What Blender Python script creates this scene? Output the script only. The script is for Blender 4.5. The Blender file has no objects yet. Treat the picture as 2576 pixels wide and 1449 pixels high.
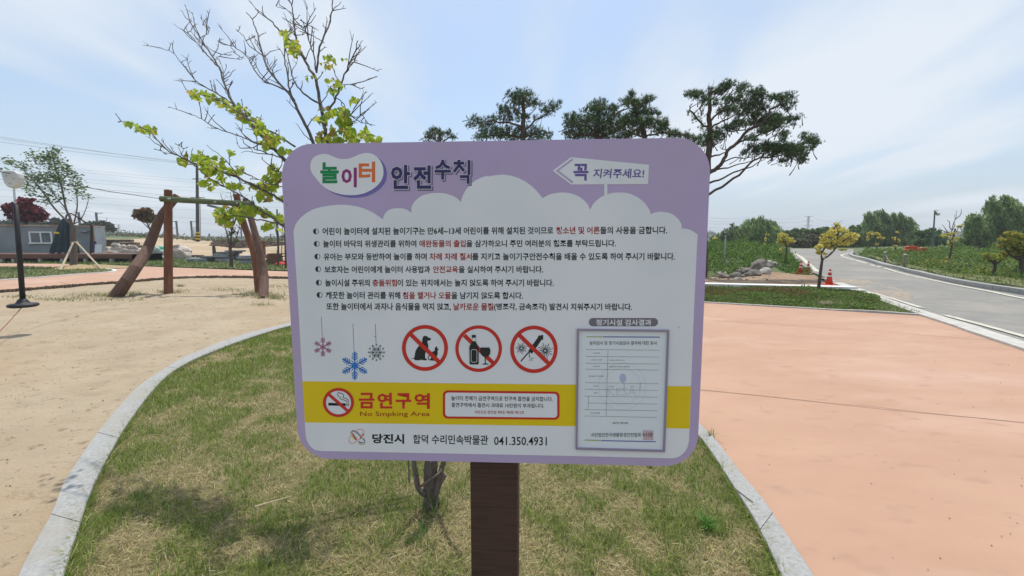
import bpy, bmesh, math, random
import numpy as np
from mathutils import Vector, Matrix

R = math.radians
random.seed(7)
rng = np.random.default_rng(7)
SC = bpy.context.scene
COL = SC.collection

# ------------------------------------------------------------------ camera
F = 1100.0                      # focal length in units of a 2576-wide picture
PITCH = math.atan(124.5 / F)
CAMH = 1.5
cam_data = bpy.data.cameras.new('camera')
cam = bpy.data.objects.new('camera', cam_data)
COL.objects.link(cam)
cam.location = (0, 0, CAMH)
cam.rotation_euler = (R(90) - PITCH, 0, 0)
cam_data.sensor_width = 36
cam_data.lens = 36 * F / 2576
cam_data.clip_start = 0.05
cam_data.clip_end = 3000
SC.camera = cam

# ------------------------------------------------------------------ light
SUN_EL = R(71)
SUN_AZ = R(3)          # clockwise from +Y, the sun stands high behind the sign
sd = bpy.data.lights.new('sun', 'SUN')
sd.energy = 3.3
sd.angle = R(0.6)
sd.color = (1.0, 0.95, 0.87)
sun = bpy.data.objects.new('sun', sd)
COL.objects.link(sun)
to_sun = Vector((math.cos(SUN_EL) * math.sin(SUN_AZ), math.cos(SUN_EL) * math.cos(SUN_AZ), math.sin(SUN_EL)))
sun.rotation_euler = to_sun.to_track_quat('Z', 'Y').to_euler()
sun.location = (0, 0, 60)

world = bpy.data.worlds.new('World')
SC.world = world
world.use_nodes = True
wn, wl = world.node_tree.nodes, world.node_tree.links
wn.clear()
sky = wn.new('ShaderNodeTexSky')
sky.sky_type = 'NISHITA'
sky.sun_disc = False
sky.sun_elevation = SUN_EL
sky.sun_rotation = SUN_AZ
sky.air_density = 1.0
sky.dust_density = 2.5
sky.ozone_density = 1.6
bg = wn.new('ShaderNodeBackground')
bg.inputs['Strength'].default_value = 0.1
wo = wn.new('ShaderNodeOutputWorld')
tc = wn.new('ShaderNodeTexCoord')
sep = wn.new('ShaderNodeSeparateXYZ')
wl.new(tc.outputs['Generated'], sep.inputs[0])


def wmath(op, a, b=None, clamp=False):
    n = wn.new('ShaderNodeMath')
    n.operation = op
    n.use_clamp = clamp
    for i, s in enumerate((a, b)):
        if s is None:
            continue
        if isinstance(s, (int, float)):
            n.inputs[i].default_value = s
        else:
            wl.new(s, n.inputs[i])
    return n.outputs[0]


zc = wmath('ADD', wmath('MAXIMUM', sep.outputs['Z'], 0.0), 0.16)
ux = wmath('DIVIDE', sep.outputs['X'], zc)
uy = wmath('DIVIDE', sep.outputs['Y'], zc)
comb = wn.new('ShaderNodeCombineXYZ')
wl.new(ux, comb.inputs[0])
wl.new(uy, comb.inputs[1])


def wnoise(scale, detail, rough, dist, rot, stretch, off=(0, 0, 0)):
    mp = wn.new('ShaderNodeMapping')
    mp.inputs['Rotation'].default_value = (0, 0, R(rot))
    mp.inputs['Scale'].default_value = (stretch[0], stretch[1], 1)
    mp.inputs['Location'].default_value = off
    wl.new(comb.outputs[0], mp.inputs[0])
    nz = wn.new('ShaderNodeTexNoise')
    nz.inputs['Scale'].default_value = scale
    nz.inputs['Detail'].default_value = detail
    nz.inputs['Roughness'].default_value = rough
    nz.inputs['Distortion'].default_value = dist
    wl.new(mp.outputs[0], nz.inputs['Vector'])
    return nz.outputs['Fac']


def wramp(src, lo, hi, o0=0.0, o1=1.0):
    n = wn.new('ShaderNodeMapRange')
    n.interpolation_type = 'SMOOTHSTEP'
    n.inputs['From Min'].default_value = lo
    n.inputs['From Max'].default_value = hi
    n.inputs['To Min'].default_value = o0
    n.inputs['To Max'].default_value = o1
    wl.new(src, n.inputs['Value'])
    return n.outputs['Result']


big = wnoise(0.75, 3, 0.5, 0.3, -35, (1.0, 0.4), (0.3, 4.2, 0))
fine = wnoise(2.2, 7, 0.58, 0.5, -35, (1.0, 0.3), (0.4, 5.2, 0))
cl = wmath('ADD', wmath('MULTIPLY', big, 0.8), wmath('MULTIPLY', fine, 0.2))
mask = wramp(cl, 0.40, 0.60, 0.10, 0.96)
# cloud veil thickens towards the horizon, as thin high cloud does
hor = wramp(sep.outputs['Z'], 0.0, 0.40, 0.75, 0.10)
mask2 = wmath('MAXIMUM', mask, hor)
skyg = wn.new('ShaderNodeVectorMath')
skyg.operation = 'MULTIPLY'
wl.new(sky.outputs[0], skyg.inputs[0])
skyg.inputs[1].default_value = (1.46, 1.56, 1.58)
mixc = wn.new('ShaderNodeMix')
mixc.data_type = 'RGBA'
wl.new(mask2, mixc.inputs['Factor'])
wl.new(skyg.outputs[0], mixc.inputs['A'])
cloudcol = wn.new('ShaderNodeMix')
cloudcol.data_type = 'RGBA'
cloudcol.inputs['A'].default_value = (5.4, 6.4, 7.6, 1)
cloudcol.inputs['B'].default_value = (7.1, 7.7, 8.4, 1)
wl.new(wramp(cl, 0.44, 0.62), cloudcol.inputs['Factor'])
wl.new(cloudcol.outputs['Result'], mixc.inputs['B'])
wl.new(mixc.outputs['Result'], bg.inputs[0])
wl.new(bg.outputs[0], wo.inputs[0])

SC.view_settings.view_transform = 'Standard'
SC.view_settings.look = 'None'
SC.view_settings.gamma = 1
SC.view_settings.exposure = 0.2
SC.view_settings.use_curve_mapping = False
SC.cycles.max_bounces = 6
SC.cycles.transparent_max_bounces = 6
SC.cycles.use_denoising = True

# ------------------------------------------------------------------ rays and terrain
CP, SP = math.cos(PITCH), math.sin(PITCH)


def ray(px, py):
    a, b = px - 1288.0, 724.5 - py
    return Vector((a, F * CP + b * SP, -F * SP + b * CP))


def P(px, py, Y):
    d = ray(px, py)
    return Vector((0, 0, CAMH)) + d * (Y / d.y)


def G(px, py, z=0.0):
    d = ray(px, py)
    k = (z - CAMH) / d.z
    return Vector((0, 0, CAMH)) + d * k


COLS = [
    (-2500, [(0, 0), (33, 0), (36, 1.2), (80, 2.0), (200, 1.0), (800, 0)]),
    (0, [(0, 0), (33, 0), (40, 1.2), (60, 1.9), (90, 1.9), (200, 1.0), (800, 0)]),
    (262, [(0, 0), (35.8, 0), (36.0, 1.33), (60, 1.9), (90, 1.8), (200, 1.0), (800, 0)]),
    (400, [(0, 0), (34.8, 0), (35.0, 0.72), (60, 1.7), (90, 1.6), (200, 1.0), (800, 0)]),
    (500, [(0, 0), (33.9, 0), (34.1, 0.22), (55, 1.25), (90, 1.2), (200, 1.0), (800, 0)]),
    (600, [(0, 0), (33, 0), (44, 0.5), (50, 1.1), (90, 1.1), (200, 1.0), (800, 0)]),
    (730, [(0, 0), (33, 0), (40, 0.2), (41, 0.8), (50, 1.2), (200, 1.0), (800, 0)]),
    (1288, [(0, 0), (33, 0), (45, 0.8), (90, 1.0), (800, 0)]),
    (1700, [(0, 0), (17, 0), (21, 0.55), (27, 1.0), (60, 0.9), (800, 0)]),
    (1860, [(0, 0), (17, 0), (21, 0.55), (27, 1.0), (60, 0.9), (800, 0)]),
    (1950, [(0, 0), (18.5, 0), (23, 0.45), (30, 0.8), (60, 0.6), (800, 0)]),
    (1985, [(0, 0), (20, 0), (26, 0.35), (33, 0.5), (60, 0.3), (800, 0)]),
    (2150, [(0, 0), (19, 0), (35, 0.48), (60, 0.3), (800, 0)]),
    (2210, [(0, 0), (22, 0.08), (28, 0.42), (60, 0.4), (800, 0)]),
    (2300, [(0, 0), (19, 0.02), (25, 0.52), (60, 0.5), (800, 0)]),
    (2420, [(0, 0), (17, 0), (23, 0.58), (60, 0.5), (800, 0)]),
    (2600, [(0, 0), (14.5, 0), (21, 0.55), (60, 0.5), (800, 0)]),
    (5200, [(0, 0), (14.5, 0), (21, 0.55), (60, 0.5), (800, 0)]),
]
CT = np.array([(c[0] - 1288.0) / 1107.0 for c in COLS])


def H(x, y):
    y = max(y, 1e-3)
    t = x / y
    i = int(np.searchsorted(CT, t)) - 1
    i = min(max(i, 0), len(CT) - 2)
    u = min(max((t - CT[i]) / (CT[i + 1] - CT[i]), 0), 1)

    def prof(c):
        pr = COLS[c][1]
        for (a, za), (b, zb) in zip(pr, pr[1:]):
            if y <= b:
                return za + (zb - za) * (y - a) / (b - a)
        return pr[-1][1]
    return prof(i) * (1 - u) + prof(i + 1) * u


def GH(px, py):
    d = ray(px, py)
    Y = 1.0
    while Y < 400:
        p = Vector((0, 0, CAMH)) + d * (Y / d.y)
        if p.z <= H(p.x, Y):
            lo, hi = Y / 1.01, Y
            for _ in range(14):
                m = (lo + hi) / 2
                p = Vector((0, 0, CAMH)) + d * (m / d.y)
                if p.z <= H(p.x, m):
                    hi = m
                else:
                    lo = m
            return Vector((p.x, p.y, H(p.x, p.y)))
        Y *= 1.01
    return Vector((p.x, p.y, H(p.x, p.y)))


# ------------------------------------------------------------------ materials
def S(r, g, b):
    def f(c):
        c /= 255.0
        return c / 12.92 if c <= 0.04045 else ((c + 0.055) / 1.055) ** 2.4
    return (f(r), f(g), f(b), 1)


def L(r, g, b):
    return (r, g, b, 1)


def mat(name, a, b=None, rough=0.7, scale=5.0, detail=6, lo=0.35, hi=0.65, bump=0.0, bscale=None, bdist=0.01,
        metal=0.0, spec=0.3, spots=None, stretch=None, c3=None, c3scale=0.6, c3lo=0.5, c3hi=0.7):
    m = bpy.data.materials.new(name)
    m.use_nodes = True
    nt = m.node_tree
    bs = nt.nodes['Principled BSDF']
    bs.inputs['Roughness'].default_value = rough
    bs.inputs['Metallic'].default_value = metal
    bs.inputs['Specular IOR Level'].default_value = spec
    co = nt.nodes.new('ShaderNodeTexCoord')
    vec = co.outputs['Object']
    if stretch:
        mp = nt.nodes.new('ShaderNodeMapping')
        mp.inputs['Scale'].default_value = stretch
        nt.links.new(vec, mp.inputs[0])
        vec = mp.outputs[0]

    def noise(sc, dt, v=vec):
        n = nt.nodes.new('ShaderNodeTexNoise')
        n.inputs['Scale'].default_value = sc
        n.inputs['Detail'].default_value = dt
        n.inputs['Roughness'].default_value = 0.6
        nt.links.new(v, n.inputs['Vector'])
        return n.outputs['Fac']

    def ramp(src, l0, h0):
        n = nt.nodes.new('ShaderNodeMapRange')
        n.inputs['From Min'].default_value = l0
        n.inputs['From Max'].default_value = h0
        nt.links.new(src, n.inputs['Value'])
        return n.outputs['Result']

    def mix(fac, x, y):
        n = nt.nodes.new('ShaderNodeMix')
        n.data_type = 'RGBA'
        nt.links.new(fac, n.inputs['Factor'])
        for k, s in (('A', x), ('B', y)):
            if isinstance(s, tuple):
                n.inputs[k].default_value = s
            else:
                nt.links.new(s, n.inputs[k])
        return n.outputs['Result']
    if b is None:
        b = tuple(c * 0.85 for c in a[:3]) + (1,)
    cur = mix(ramp(noise(scale, detail), lo, hi), a, b)
    if c3:
        cur = mix(ramp(noise(c3scale, 4), c3lo, c3hi), cur, c3)
    if spots:
        sc, cc, l0, h0 = spots
        cur = mix(ramp(noise(sc, 2), l0, h0), cur, cc)
    nt.links.new(cur, bs.inputs['Base Color'])
    if bump:
        bp = nt.nodes.new('ShaderNodeBump')
        bp.inputs['Strength'].default_value = bump
        bp.inputs['Distance'].default_value = bdist
        nt.links.new(noise(bscale or scale * 4, 5), bp.inputs['Height'])
        nt.links.new(bp.outputs[0], bs.inputs['Normal'])
    return m


def leafmat(name, trans=0.35, rough=0.6):
    m = bpy.data.materials.new(name)
    m.use_nodes = True
    nt = m.node_tree
    bs = nt.nodes['Principled BSDF']
    at = nt.nodes.new('ShaderNodeAttribute')
    at.attribute_name = 'col'
    nt.links.new(at.outputs['Color'], bs.inputs['Base Color'])
    bs.inputs['Roughness'].default_value = rough
    bs.inputs['Specular IOR Level'].default_value = 0.25
    tr = nt.nodes.new('ShaderNodeBsdfTranslucent')
    nt.links.new(at.outputs['Color'], tr.inputs['Color'])
    mx = nt.nodes.new('ShaderNodeMixShader')
    mx.inputs[0].default_value = trans
    nt.links.new(bs.outputs[0], mx.inputs[1])
    nt.links.new(tr.outputs[0], mx.inputs[2])
    nt.links.new(mx.outputs[0], nt.nodes['Material Output'].inputs[0])
    return m


M = {}
M['ground'] = mat('ground_soil', L(.20, .19, .10), L(.10, .13, .05), scale=0.6, bump=.6, bscale=6, bdist=.05)
M['farfield'] = mat('weedy_soil', L(.12, .15, .05), L(.07, .10, .03), scale=0.8, bump=.7, bscale=4, bdist=.06)
M['sand'] = mat('coarse_sand', L(.40, .325, .23), L(.335, .265, .18), rough=.95, scale=1.1, c3=L(.355, .265, .165), c3scale=.35,
                spots=(13, L(.22, .165, .105), .60, .74), bump=.9, bscale=48, bdist=.016)  # dark spots paint in the shade of small dents
M['pink'] = mat('pink_concrete', L(.45, .28, .195), L(.405, .246, .168), rough=.85, scale=1.1, c3=L(.50, .34, .262), c3scale=.45,
                c3lo=.52, c3hi=.75, spots=(5, L(.33, .205, .145), .58, .85), bump=.3, bscale=90, bdist=.004, stretch=(.7, 1.5, 1))
M['granite'] = mat('granite', L(.36, .36, .35), L(.27, .27, .26), rough=.85, scale=60, c3=L(.30, .275, .225), c3scale=1.8, c3lo=.52, c3hi=.78, spots=(30, L(.26, .24, .21), .66, .74),
                   bump=.25, bscale=120, bdist=.004)
M['concrete'] = mat('pale_concrete', L(.52, .50, .46), L(.40, .39, .36), rough=.9, scale=8, bump=.3, bscale=60, bdist=.004)
M['whitecurb'] = mat('white_concrete', L(.74, .73, .70), L(.66, .65, .62), rough=.85, scale=4)
M['asphalt'] = mat('worn_asphalt', L(.255, .246, .225), L(.21, .202, .185), rough=.9, scale=2.2, c3=L(.32, .29, .25), c3scale=.35,
                   c3lo=.5, c3hi=.75, spots=(60, L(.14, .135, .13), .6, .7), bump=.4, bscale=120, bdist=.006)
M['paint'] = mat('road_paint', L(.60, .57, .47), L(.42, .40, .34), rough=.8, scale=9)
M['joint'] = mat('dark_joint', L(.12, .075, .06), L(.2, .13, .1), rough=.95)  # dark tone of the paving joint lines
M['lawn'] = mat('lawn_ground', L(.11, .135, .045), L(.19, .16, .085), rough=.95, scale=5, c3=L(.07, .11, .03), c3scale=1.2,
                bump=.7, bscale=60, bdist=.02)
M['thatch'] = mat('lawn_thatch', L(.26, .215, .125), L(.17, .15, .075), rough=.95, scale=16, c3=L(.12, .13, .05), c3scale=2.0,
                  bump=.8, bscale=90, bdist=.015)
M['dirt'] = mat('bare_dirt', L(.46, .35, .23), L(.36, .27, .17), rough=.95, scale=1.2, c3=L(.50, .42, .32), c3scale=.3,
                spots=(14, L(.24, .18, .12), .62, .72), bump=.8, bscale=14, bdist=.05)
M['redsoil'] = mat('brown_soil', L(.27, .175, .11), L(.35, .25, .17), rough=.95, scale=1.6, spots=(8, L(.15, .10, .065), .55, .7),
                   bump=.9, bscale=12, bdist=.05)
M['rock'] = mat('rock', L(.235, .205, .18), L(.12, .105, .095), rough=.9, scale=3, c3=L(.36, .32, .28), c3scale=2, bump=.8, bscale=9, bdist=.05)
M['palerock'] = mat('pale_rock', L(.55, .52, .46), L(.34, .31, .27), rough=.9, scale=4, bump=.7, bscale=12, bdist=.04)
M['postgrey'] = mat('grey_wood_post', L(.30, .26, .21), L(.22, .19, .155), rough=.8, scale=9)
M['bark'] = mat('dark_bark', L(.075, .058, .045), L(.12, .10, .085), rough=.9, scale=20, stretch=(1, 1, .3), bump=.8, bscale=40, bdist=.01)
M['graybark'] = mat('grey_bark', L(.18, .145, .12), L(.10, .08, .065), rough=.9, scale=30, stretch=(1, 1, .4), bump=.9, bscale=50, bdist=.01,
                    spots=(60, L(.32, .30, .27), .64, .7))
M['twig'] = mat('twig_bark', L(.085, .07, .062), L(.13, .105, .09), rough=.8, scale=20)
M['pinebark'] = mat('pine_bark', L(.06, .045, .038), L(.11, .075, .055), rough=.95, scale=8, bump=.8, bscale=20, bdist=.03)
M['logwood'] = mat('stained_log', L(.19, .075, .040), L(.12, .05, .030), rough=.8, scale=9, stretch=(3, 3, .5), c3=L(.24, .12, .07),
                   c3scale=2.5, bump=.5, bscale=26, bdist=.01)
M['graylog'] = mat('weathered_log', L(.16, .095, .068), L(.10, .062, .048), rough=.85, scale=9, stretch=(3, 3, .5), bump=.5, bscale=26, bdist=.01)
M['greenbeam'] = mat('mossy_beam', L(.12, .15, .075), L(.075, .10, .045), rough=.85, scale=6, stretch=(.3, 3, 3), c3=L(.10, .062, .04),
                     c3scale=3, bump=.5, bscale=20, bdist=.01)
M['edgelog'] = mat('edging_log', L(.20, .15, .10), L(.11, .085, .06), rough=.9, scale=10, bump=.5)
M['palewood'] = mat('stake_wood', L(.50, .42, .31), L(.38, .31, .22), rough=.8, scale=12, stretch=(3, 3, .4))
M['deckwood'] = mat('deck_wood', L(.16, .085, .06), L(.10, .055, .042), rough=.8, scale=4, stretch=(.2, 6, 6))
M['blackrub'] = mat('black_rubber', L(.018, .018, .022), L(.03, .03, .035), rough=.55, scale=8)
M['steel'] = mat('galvanised_steel', L(.42, .44, .45), L(.33, .35, .36), rough=.45, metal=.6, scale=6)
M['silver'] = mat('pale_plastic', L(.62, .62, .60), L(.52, .52, .51), rough=.5, scale=6)
M['polegrey'] = mat('grey_pole', L(.13, .15, .16), L(.10, .115, .12), rough=.5, metal=.2, scale=5)
M['dkpole'] = mat('dark_concrete_pole', L(.06, .06, .065), L(.09, .09, .09), rough=.8, scale=3)
M['paleconc'] = mat('far_concrete', L(.36, .38, .39), L(.28, .30, .31), rough=.9, scale=.6)
M['container'] = mat('grey_container_paint', L(.25, .28, .295), L(.20, .225, .24), rough=.6, scale=1.2, c3=L(.26, .20, .16), c3scale=.8,
                     c3lo=.62, c3hi=.8)
M['containerlight'] = mat('pale_container_paint', L(.46, .50, .53), L(.38, .41, .44), rough=.6, scale=2)
M['rust'] = mat('rusty_rim', L(.40, .36, .30), L(.30, .17, .10), rough=.8, scale=1.5)
M['white'] = mat('white_paint', L(.75, .76, .76), L(.66, .67, .68), rough=.5, scale=5)
M['glass'] = mat('window_glass', L(.06, .08, .10), L(.12, .15, .19), rough=.12, spec=.6, scale=2)
M['canvas'] = mat('dark_teal_canvas', L(.012, .030, .040), L(.02, .045, .055), rough=.85, scale=5, bump=.4, bscale=9, bdist=.05)
M['stonewall'] = mat('wall_block', L(.22, .17, .135), L(.13, .10, .08), rough=.95, scale=2.2, bump=.9, bscale=9, bdist=.05)
M['bagwhite'] = mat('woven_white', L(.62, .58, .54), L(.48, .38, .31), rough=.8, scale=2.2, bump=.8, bscale=4, bdist=.1)
M['bagtan'] = mat('woven_tan', L(.50, .37, .28), L(.60, .53, .47), rough=.8, scale=2, bump=.8, bscale=4, bdist=.1)
M['baggreen'] = mat('woven_green', L(.02, .25, .17), L(.45, .5, .5), rough=.7, scale=2, lo=.52, hi=.6, bump=.8, bscale=4, bdist=.1)
M['slab'] = mat('grey_slab', L(.34, .37, .39), L(.24, .26, .28), rough=.8, scale=4)
M['slate'] = mat('dark_slab', L(.10, .105, .12), L(.15, .15, .16), rough=.8, scale=4)
M['plankbrown'] = mat('old_timber', L(.22, .12, .07), L(.12, .07, .045), rough=.9, scale=6)
M['cone'] = mat('cone_orange', L(.62, .065, .03), L(.48, .05, .03), rough=.5, scale=7)
M['coneband'] = mat('reflective_band', L(.78, .78, .76), L(.66, .66, .65), rough=.4, scale=7)
M['barrier'] = mat('orange_barrier', L(.68, .09, .04), L(.52, .07, .03), rough=.5, scale=4)
M['hazyellow'] = mat('hazard_yellow', L(.70, .48, .03), L(.6, .4, .03), rough=.6)
M['black'] = mat('black_paint', L(.02, .02, .02), L(.03, .03, .03), rough=.6)
M['red'] = mat('red_plastic', L(.6, .04, .03), L(.5, .03, .03), rough=.5)
M['ropered'] = mat('red_rope', L(.30, .10, .07), L(.22, .08, .06), rough=.8)
M['rope'] = mat('natural_rope', L(.42, .36, .26), L(.3, .25, .18), rough=.9)
M['wire'] = mat('wire', L(.06, .065, .07), L(.08, .085, .09), rough=.6)
M['farwire'] = mat('bare_wire', L(.20, .22, .24), L(.25, .27, .29), rough=.5)
M['pylon'] = mat('pylon_steel', L(.42, .40, .40), L(.50, .30, .28), rough=.6, scale=.08, lo=.49, hi=.51)
M['leaf'] = leafmat('leaf', .5, .45)
M['farleaf'] = leafmat('tree_leaf', .45)
M['needle'] = leafmat('pine_needle', .22)
M['grass'] = leafmat('grass_blade', .30)
M['lamp'] = mat('lamp_glass', L(.62, .62, .58), L(.5, .5, .47), rough=.3)


# ------------------------------------------------------------------ objects
def settag(o, label=None, cat=None, group=None, kind=None):
    if label:
        o['label'] = label
    if cat:
        o['category'] = cat
    if group:
        o['group'] = group
    if kind:
        o['kind'] = kind
    return o


def thing(name, label=None, cat=None, loc=(0, 0, 0), group=None, kind=None):
    o = bpy.data.objects.new(name, None)
    o.empty_display_size = 0.1
    COL.objects.link(o)
    o.location = loc
    return settag(o, label, cat, group, kind)


def rootloc(o):
    v = Vector((0, 0, 0))
    while o is not None:
        v += o.location
        o = o.parent
    return v


def npmesh(name, V, faces, mats, cols=None, smooth=False):
    """V (n,3); faces: (m,k) int array, or list of them."""
    me = bpy.data.meshes.new(name)
    V = np.ascontiguousarray(V, dtype=np.float32)
    if not isinstance(faces, list):
        faces = [faces]
    me.vertices.add(len(V))
    me.vertices.foreach_set('co', V.ravel())
    li = np.concatenate([f.ravel() for f in faces]).astype(np.int32)
    cnt = np.concatenate([np.full(len(f), f.shape[1]) for f in faces])
    st = np.concatenate([[0], np.cumsum(cnt)[:-1]]).astype(np.int32)
    me.loops.add(len(li))
    me.loops.foreach_set('vertex_index', li)
    me.polygons.add(len(cnt))
    me.polygons.foreach_set('loop_start', st)
    if smooth:
        me.polygons.foreach_set('use_smooth', np.ones(len(cnt), dtype=bool))
    if cols is not None:
        at = me.attributes.new('col', 'FLOAT_COLOR', 'POINT')
        c = np.ones((len(V), 4), dtype=np.float32)
        c[:, :3] = cols
        at.data.foreach_set('color', c.ravel())
    me.update(calc_edges=True)
    me.materials.append(mats)
    return me


def link(name, me, parent=None, loc=None):
    o = bpy.data.objects.new(name, me)
    COL.objects.link(o)
    if parent is not None:
        o.parent = parent
    if loc is not None:
        o.location = loc
    return o


def npobj(name, V, faces, m, parent=None, cols=None, smooth=False):
    V = np.asarray(V, dtype=np.float64)
    if parent is not None:
        V = V - np.array(rootloc(parent))
    return link(name, npmesh(name, V, faces, m, cols, smooth), parent)


class MB:
    def __init__(self):
        self.v, self.f = [], []

    def add(self, vs, fs):
        n = len(self.v)
        self.v += [tuple(p) for p in vs]
        self.f += [tuple(n + i for i in f) for f in fs]
        return self

    def box(self, c, s, rz=0.0, rx=0.0, ry=0.0, taper=1.0):
        m = Matrix.Rotation(rz, 3, 'Z') @ Matrix.Rotation(ry, 3, 'Y') @ Matrix.Rotation(rx, 3, 'X')
        vs = []
        for z in (-1, 1):
            k = taper if z > 0 else 1
            for x, y in ((-1, -1), (1, -1), (1, 1), (-1, 1)):
                vs.append(Vector(c) + m @ Vector((x * s[0] / 2 * k, y * s[1] / 2 * k, z * s[2] / 2)))
        return self.add(vs, [(3, 2, 1, 0), (4, 5, 6, 7), (0, 1, 5, 4), (1, 2, 6, 5), (2, 3, 7, 6), (3, 0, 4, 7)])

    def tube(self, pts, rad, n=8, caps=True, wob=0.0):
        pts = [Vector(p) for p in pts]
        if not hasattr(rad, '__len__'):
            rad = [rad] * len(pts)
        vs = []
        prev = None
        for i, p in enumerate(pts):
            a = pts[max(i - 1, 0)]
            b = pts[min(i + 1, len(pts) - 1)]
            d = (b - a)
            if d.length < 1e-9:
                d = Vector((0, 0, 1))
            d.normalize()
            if prev is None:
                u = d.orthogonal().normalized()
            else:
                u = prev - d * prev.dot(d)
                u = u.normalized() if u.length > 1e-6 else d.orthogonal().normalized()
            prev = u
            w = d.cross(u)
            for k in range(n):
                t = 2 * math.pi * k / n
                r = rad[i] * (1 + (random.uniform(-wob, wob) if wob else 0))
                vs.append(p + (u * math.cos(t) + w * math.sin(t)) * r)
        fs = []
        for i in range(len(pts) - 1):
            for k in range(n):
                a, b = i * n + k, i * n + (k + 1) % n
                fs.append((a, b, b + n, a + n))
        if caps:
            fs.append(tuple(range(n - 1, -1, -1)))
            fs.append(tuple((len(pts) - 1) * n + k for k in range(n)))
        return self.add(vs, fs)

    def lathe(self, prof, c=(0, 0, 0), n=16):
        vs, fs = [], []
        for r, z in prof:
            for k in range(n):
                t = 2 * math.pi * k / n
                vs.append((c[0] + r * math.cos(t), c[1] + r * math.sin(t), c[2] + z))
        for i in range(len(prof) - 1):
            for k in range(n):
                a, b = i * n + k, i * n + (k + 1) % n
                fs.append((a, b, b + n, a + n))
        fs.append(tuple(range(n - 1, -1, -1)))
        fs.append(tuple((len(prof) - 1) * n + k for k in range(n)))
        return self.add(vs, fs)

    def build(self, name, m, parent=None, smooth=False, bevel=0.0, kind=None):
        me = bpy.data.meshes.new(name)
        off = rootloc(parent) if parent is not None else Vector((0, 0, 0))
        me.from_pydata([tuple(Vector(p) - off) for p in self.v], [], self.f)
        me.materials.append(m)
        if smooth:
            me.polygons.foreach_set('use_smooth', np.ones(len(me.polygons), dtype=bool))
        me.update()
        o = link(name, me, parent)
        if bevel:
            b = o.modifiers.new('bevel', 'BEVEL')
            b.width = bevel
            b.segments = 2
            b.limit_method = 'ANGLE'
        if kind:
            o['kind'] = kind
        return o


def resample(pts, n):
    """Catmull-Rom through 3D points"""
    pts = [Vector(p) for p in pts]
    if len(pts) == 2:
        return [pts[0].lerp(pts[1], i / n) for i in range(n + 1)]
    e = [pts[0] * 2 - pts[1]] + pts + [pts[-1] * 2 - pts[-2]]
    out = []
    k = len(pts) - 1
    for i in range(n + 1):
        s = i / n * k
        j = min(int(s), k - 1)
        t = s - j
        a, b, c, d = e[j], e[j + 1], e[j + 2], e[j + 3]
        out.append(0.5 * ((2 * b) + (c - a) * t + (2 * a - 5 * b + 4 * c - d) * t * t + (3 * b - a - 3 * c + d) * t ** 3))
    return out


def limb(mb, pts, r0, r1, n=6, seg=3, jit=0.0):
    q = resample(pts, max(2, (len(pts) - 1) * seg))
    if jit:
        for i in range(1, len(q) - 1):
            q[i] += Vector((random.uniform(-1, 1), random.uniform(-1, 1), random.uniform(-1, 1))) * jit
    m = len(q) - 1
    mb.tube(q, [r0 + (r1 - r0) * (i / m) for i in range(m + 1)], n, caps=True)
    return q


# ------------------------------------------------------------------ value noise
def vnoise(x, y, seed=0):
    def h(i, j):
        n = (i.astype(np.int64) * 374761393 + j.astype(np.int64) * 668265263 + seed * 1442695041) & 0xffffffff
        n = ((n ^ (n >> 13)) * 1274126177) & 0xffffffff
        return ((n ^ (n >> 16)) & 0xffff) / 65535.0
    xi, yi = np.floor(x), np.floor(y)
    fx, fy = x - xi, y - yi
    fx, fy = fx * fx * (3 - 2 * fx), fy * fy * (3 - 2 * fy)
    a, b, c, d = h(xi, yi), h(xi + 1, yi), h(xi, yi + 1), h(xi + 1, yi + 1)
    return (a * (1 - fx) + b * fx) * (1 - fy) + (c * (1 - fx) + d * fx) * fy


def fbm(x, y, seed=0, o=4):
    s, a, t = 0, 1.0, 0
    for k in range(o):
        s = s + a * vnoise(x * 2 ** k, y * 2 ** k, seed + k)
        t += a
        a *= .5
    return s / t


# ------------------------------------------------------------------ leaf clouds
def unit(n):
    v = rng.normal(size=(n, 3))
    return v / np.linalg.norm(v, axis=1, keepdims=True)


def pickcol(cols, n, var=0.18):
    c = np.array(cols)[rng.integers(0, len(cols), n)]
    return np.clip(c * (1 + rng.uniform(-var, var, (n, 1))), 0, 1)


def leaves(C, length, width, cols, axis=None, fold=0.25):
    """rhombic leaves, 2 triangles each, folded on the midrib"""
    n = len(C)
    a = unit(n) if axis is None else axis
    b = np.cross(a, unit(n))
    b /= np.linalg.norm(b, axis=1, keepdims=True) + 1e-9
    nn = np.cross(a, b)
    l = (length * rng.uniform(.6, 1.25, n))[:, None]
    w = (width * rng.uniform(.6, 1.25, n))[:, None]
    V = np.empty((n, 4, 3))
    V[:, 0] = C - a * l / 2
    V[:, 1] = C + b * w / 2 + nn * w * fold - a * l * .08
    V[:, 2] = C + a * l / 2
    V[:, 3] = C - b * w / 2 + nn * w * fold - a * l * .08
    idx = np.arange(n)[:, None] * 4
    Fc = np.concatenate([idx + [0, 1, 2], idx + [0, 2, 3]])
    return V.reshape(-1, 3), Fc, np.repeat(cols, 4, axis=0)


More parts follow.
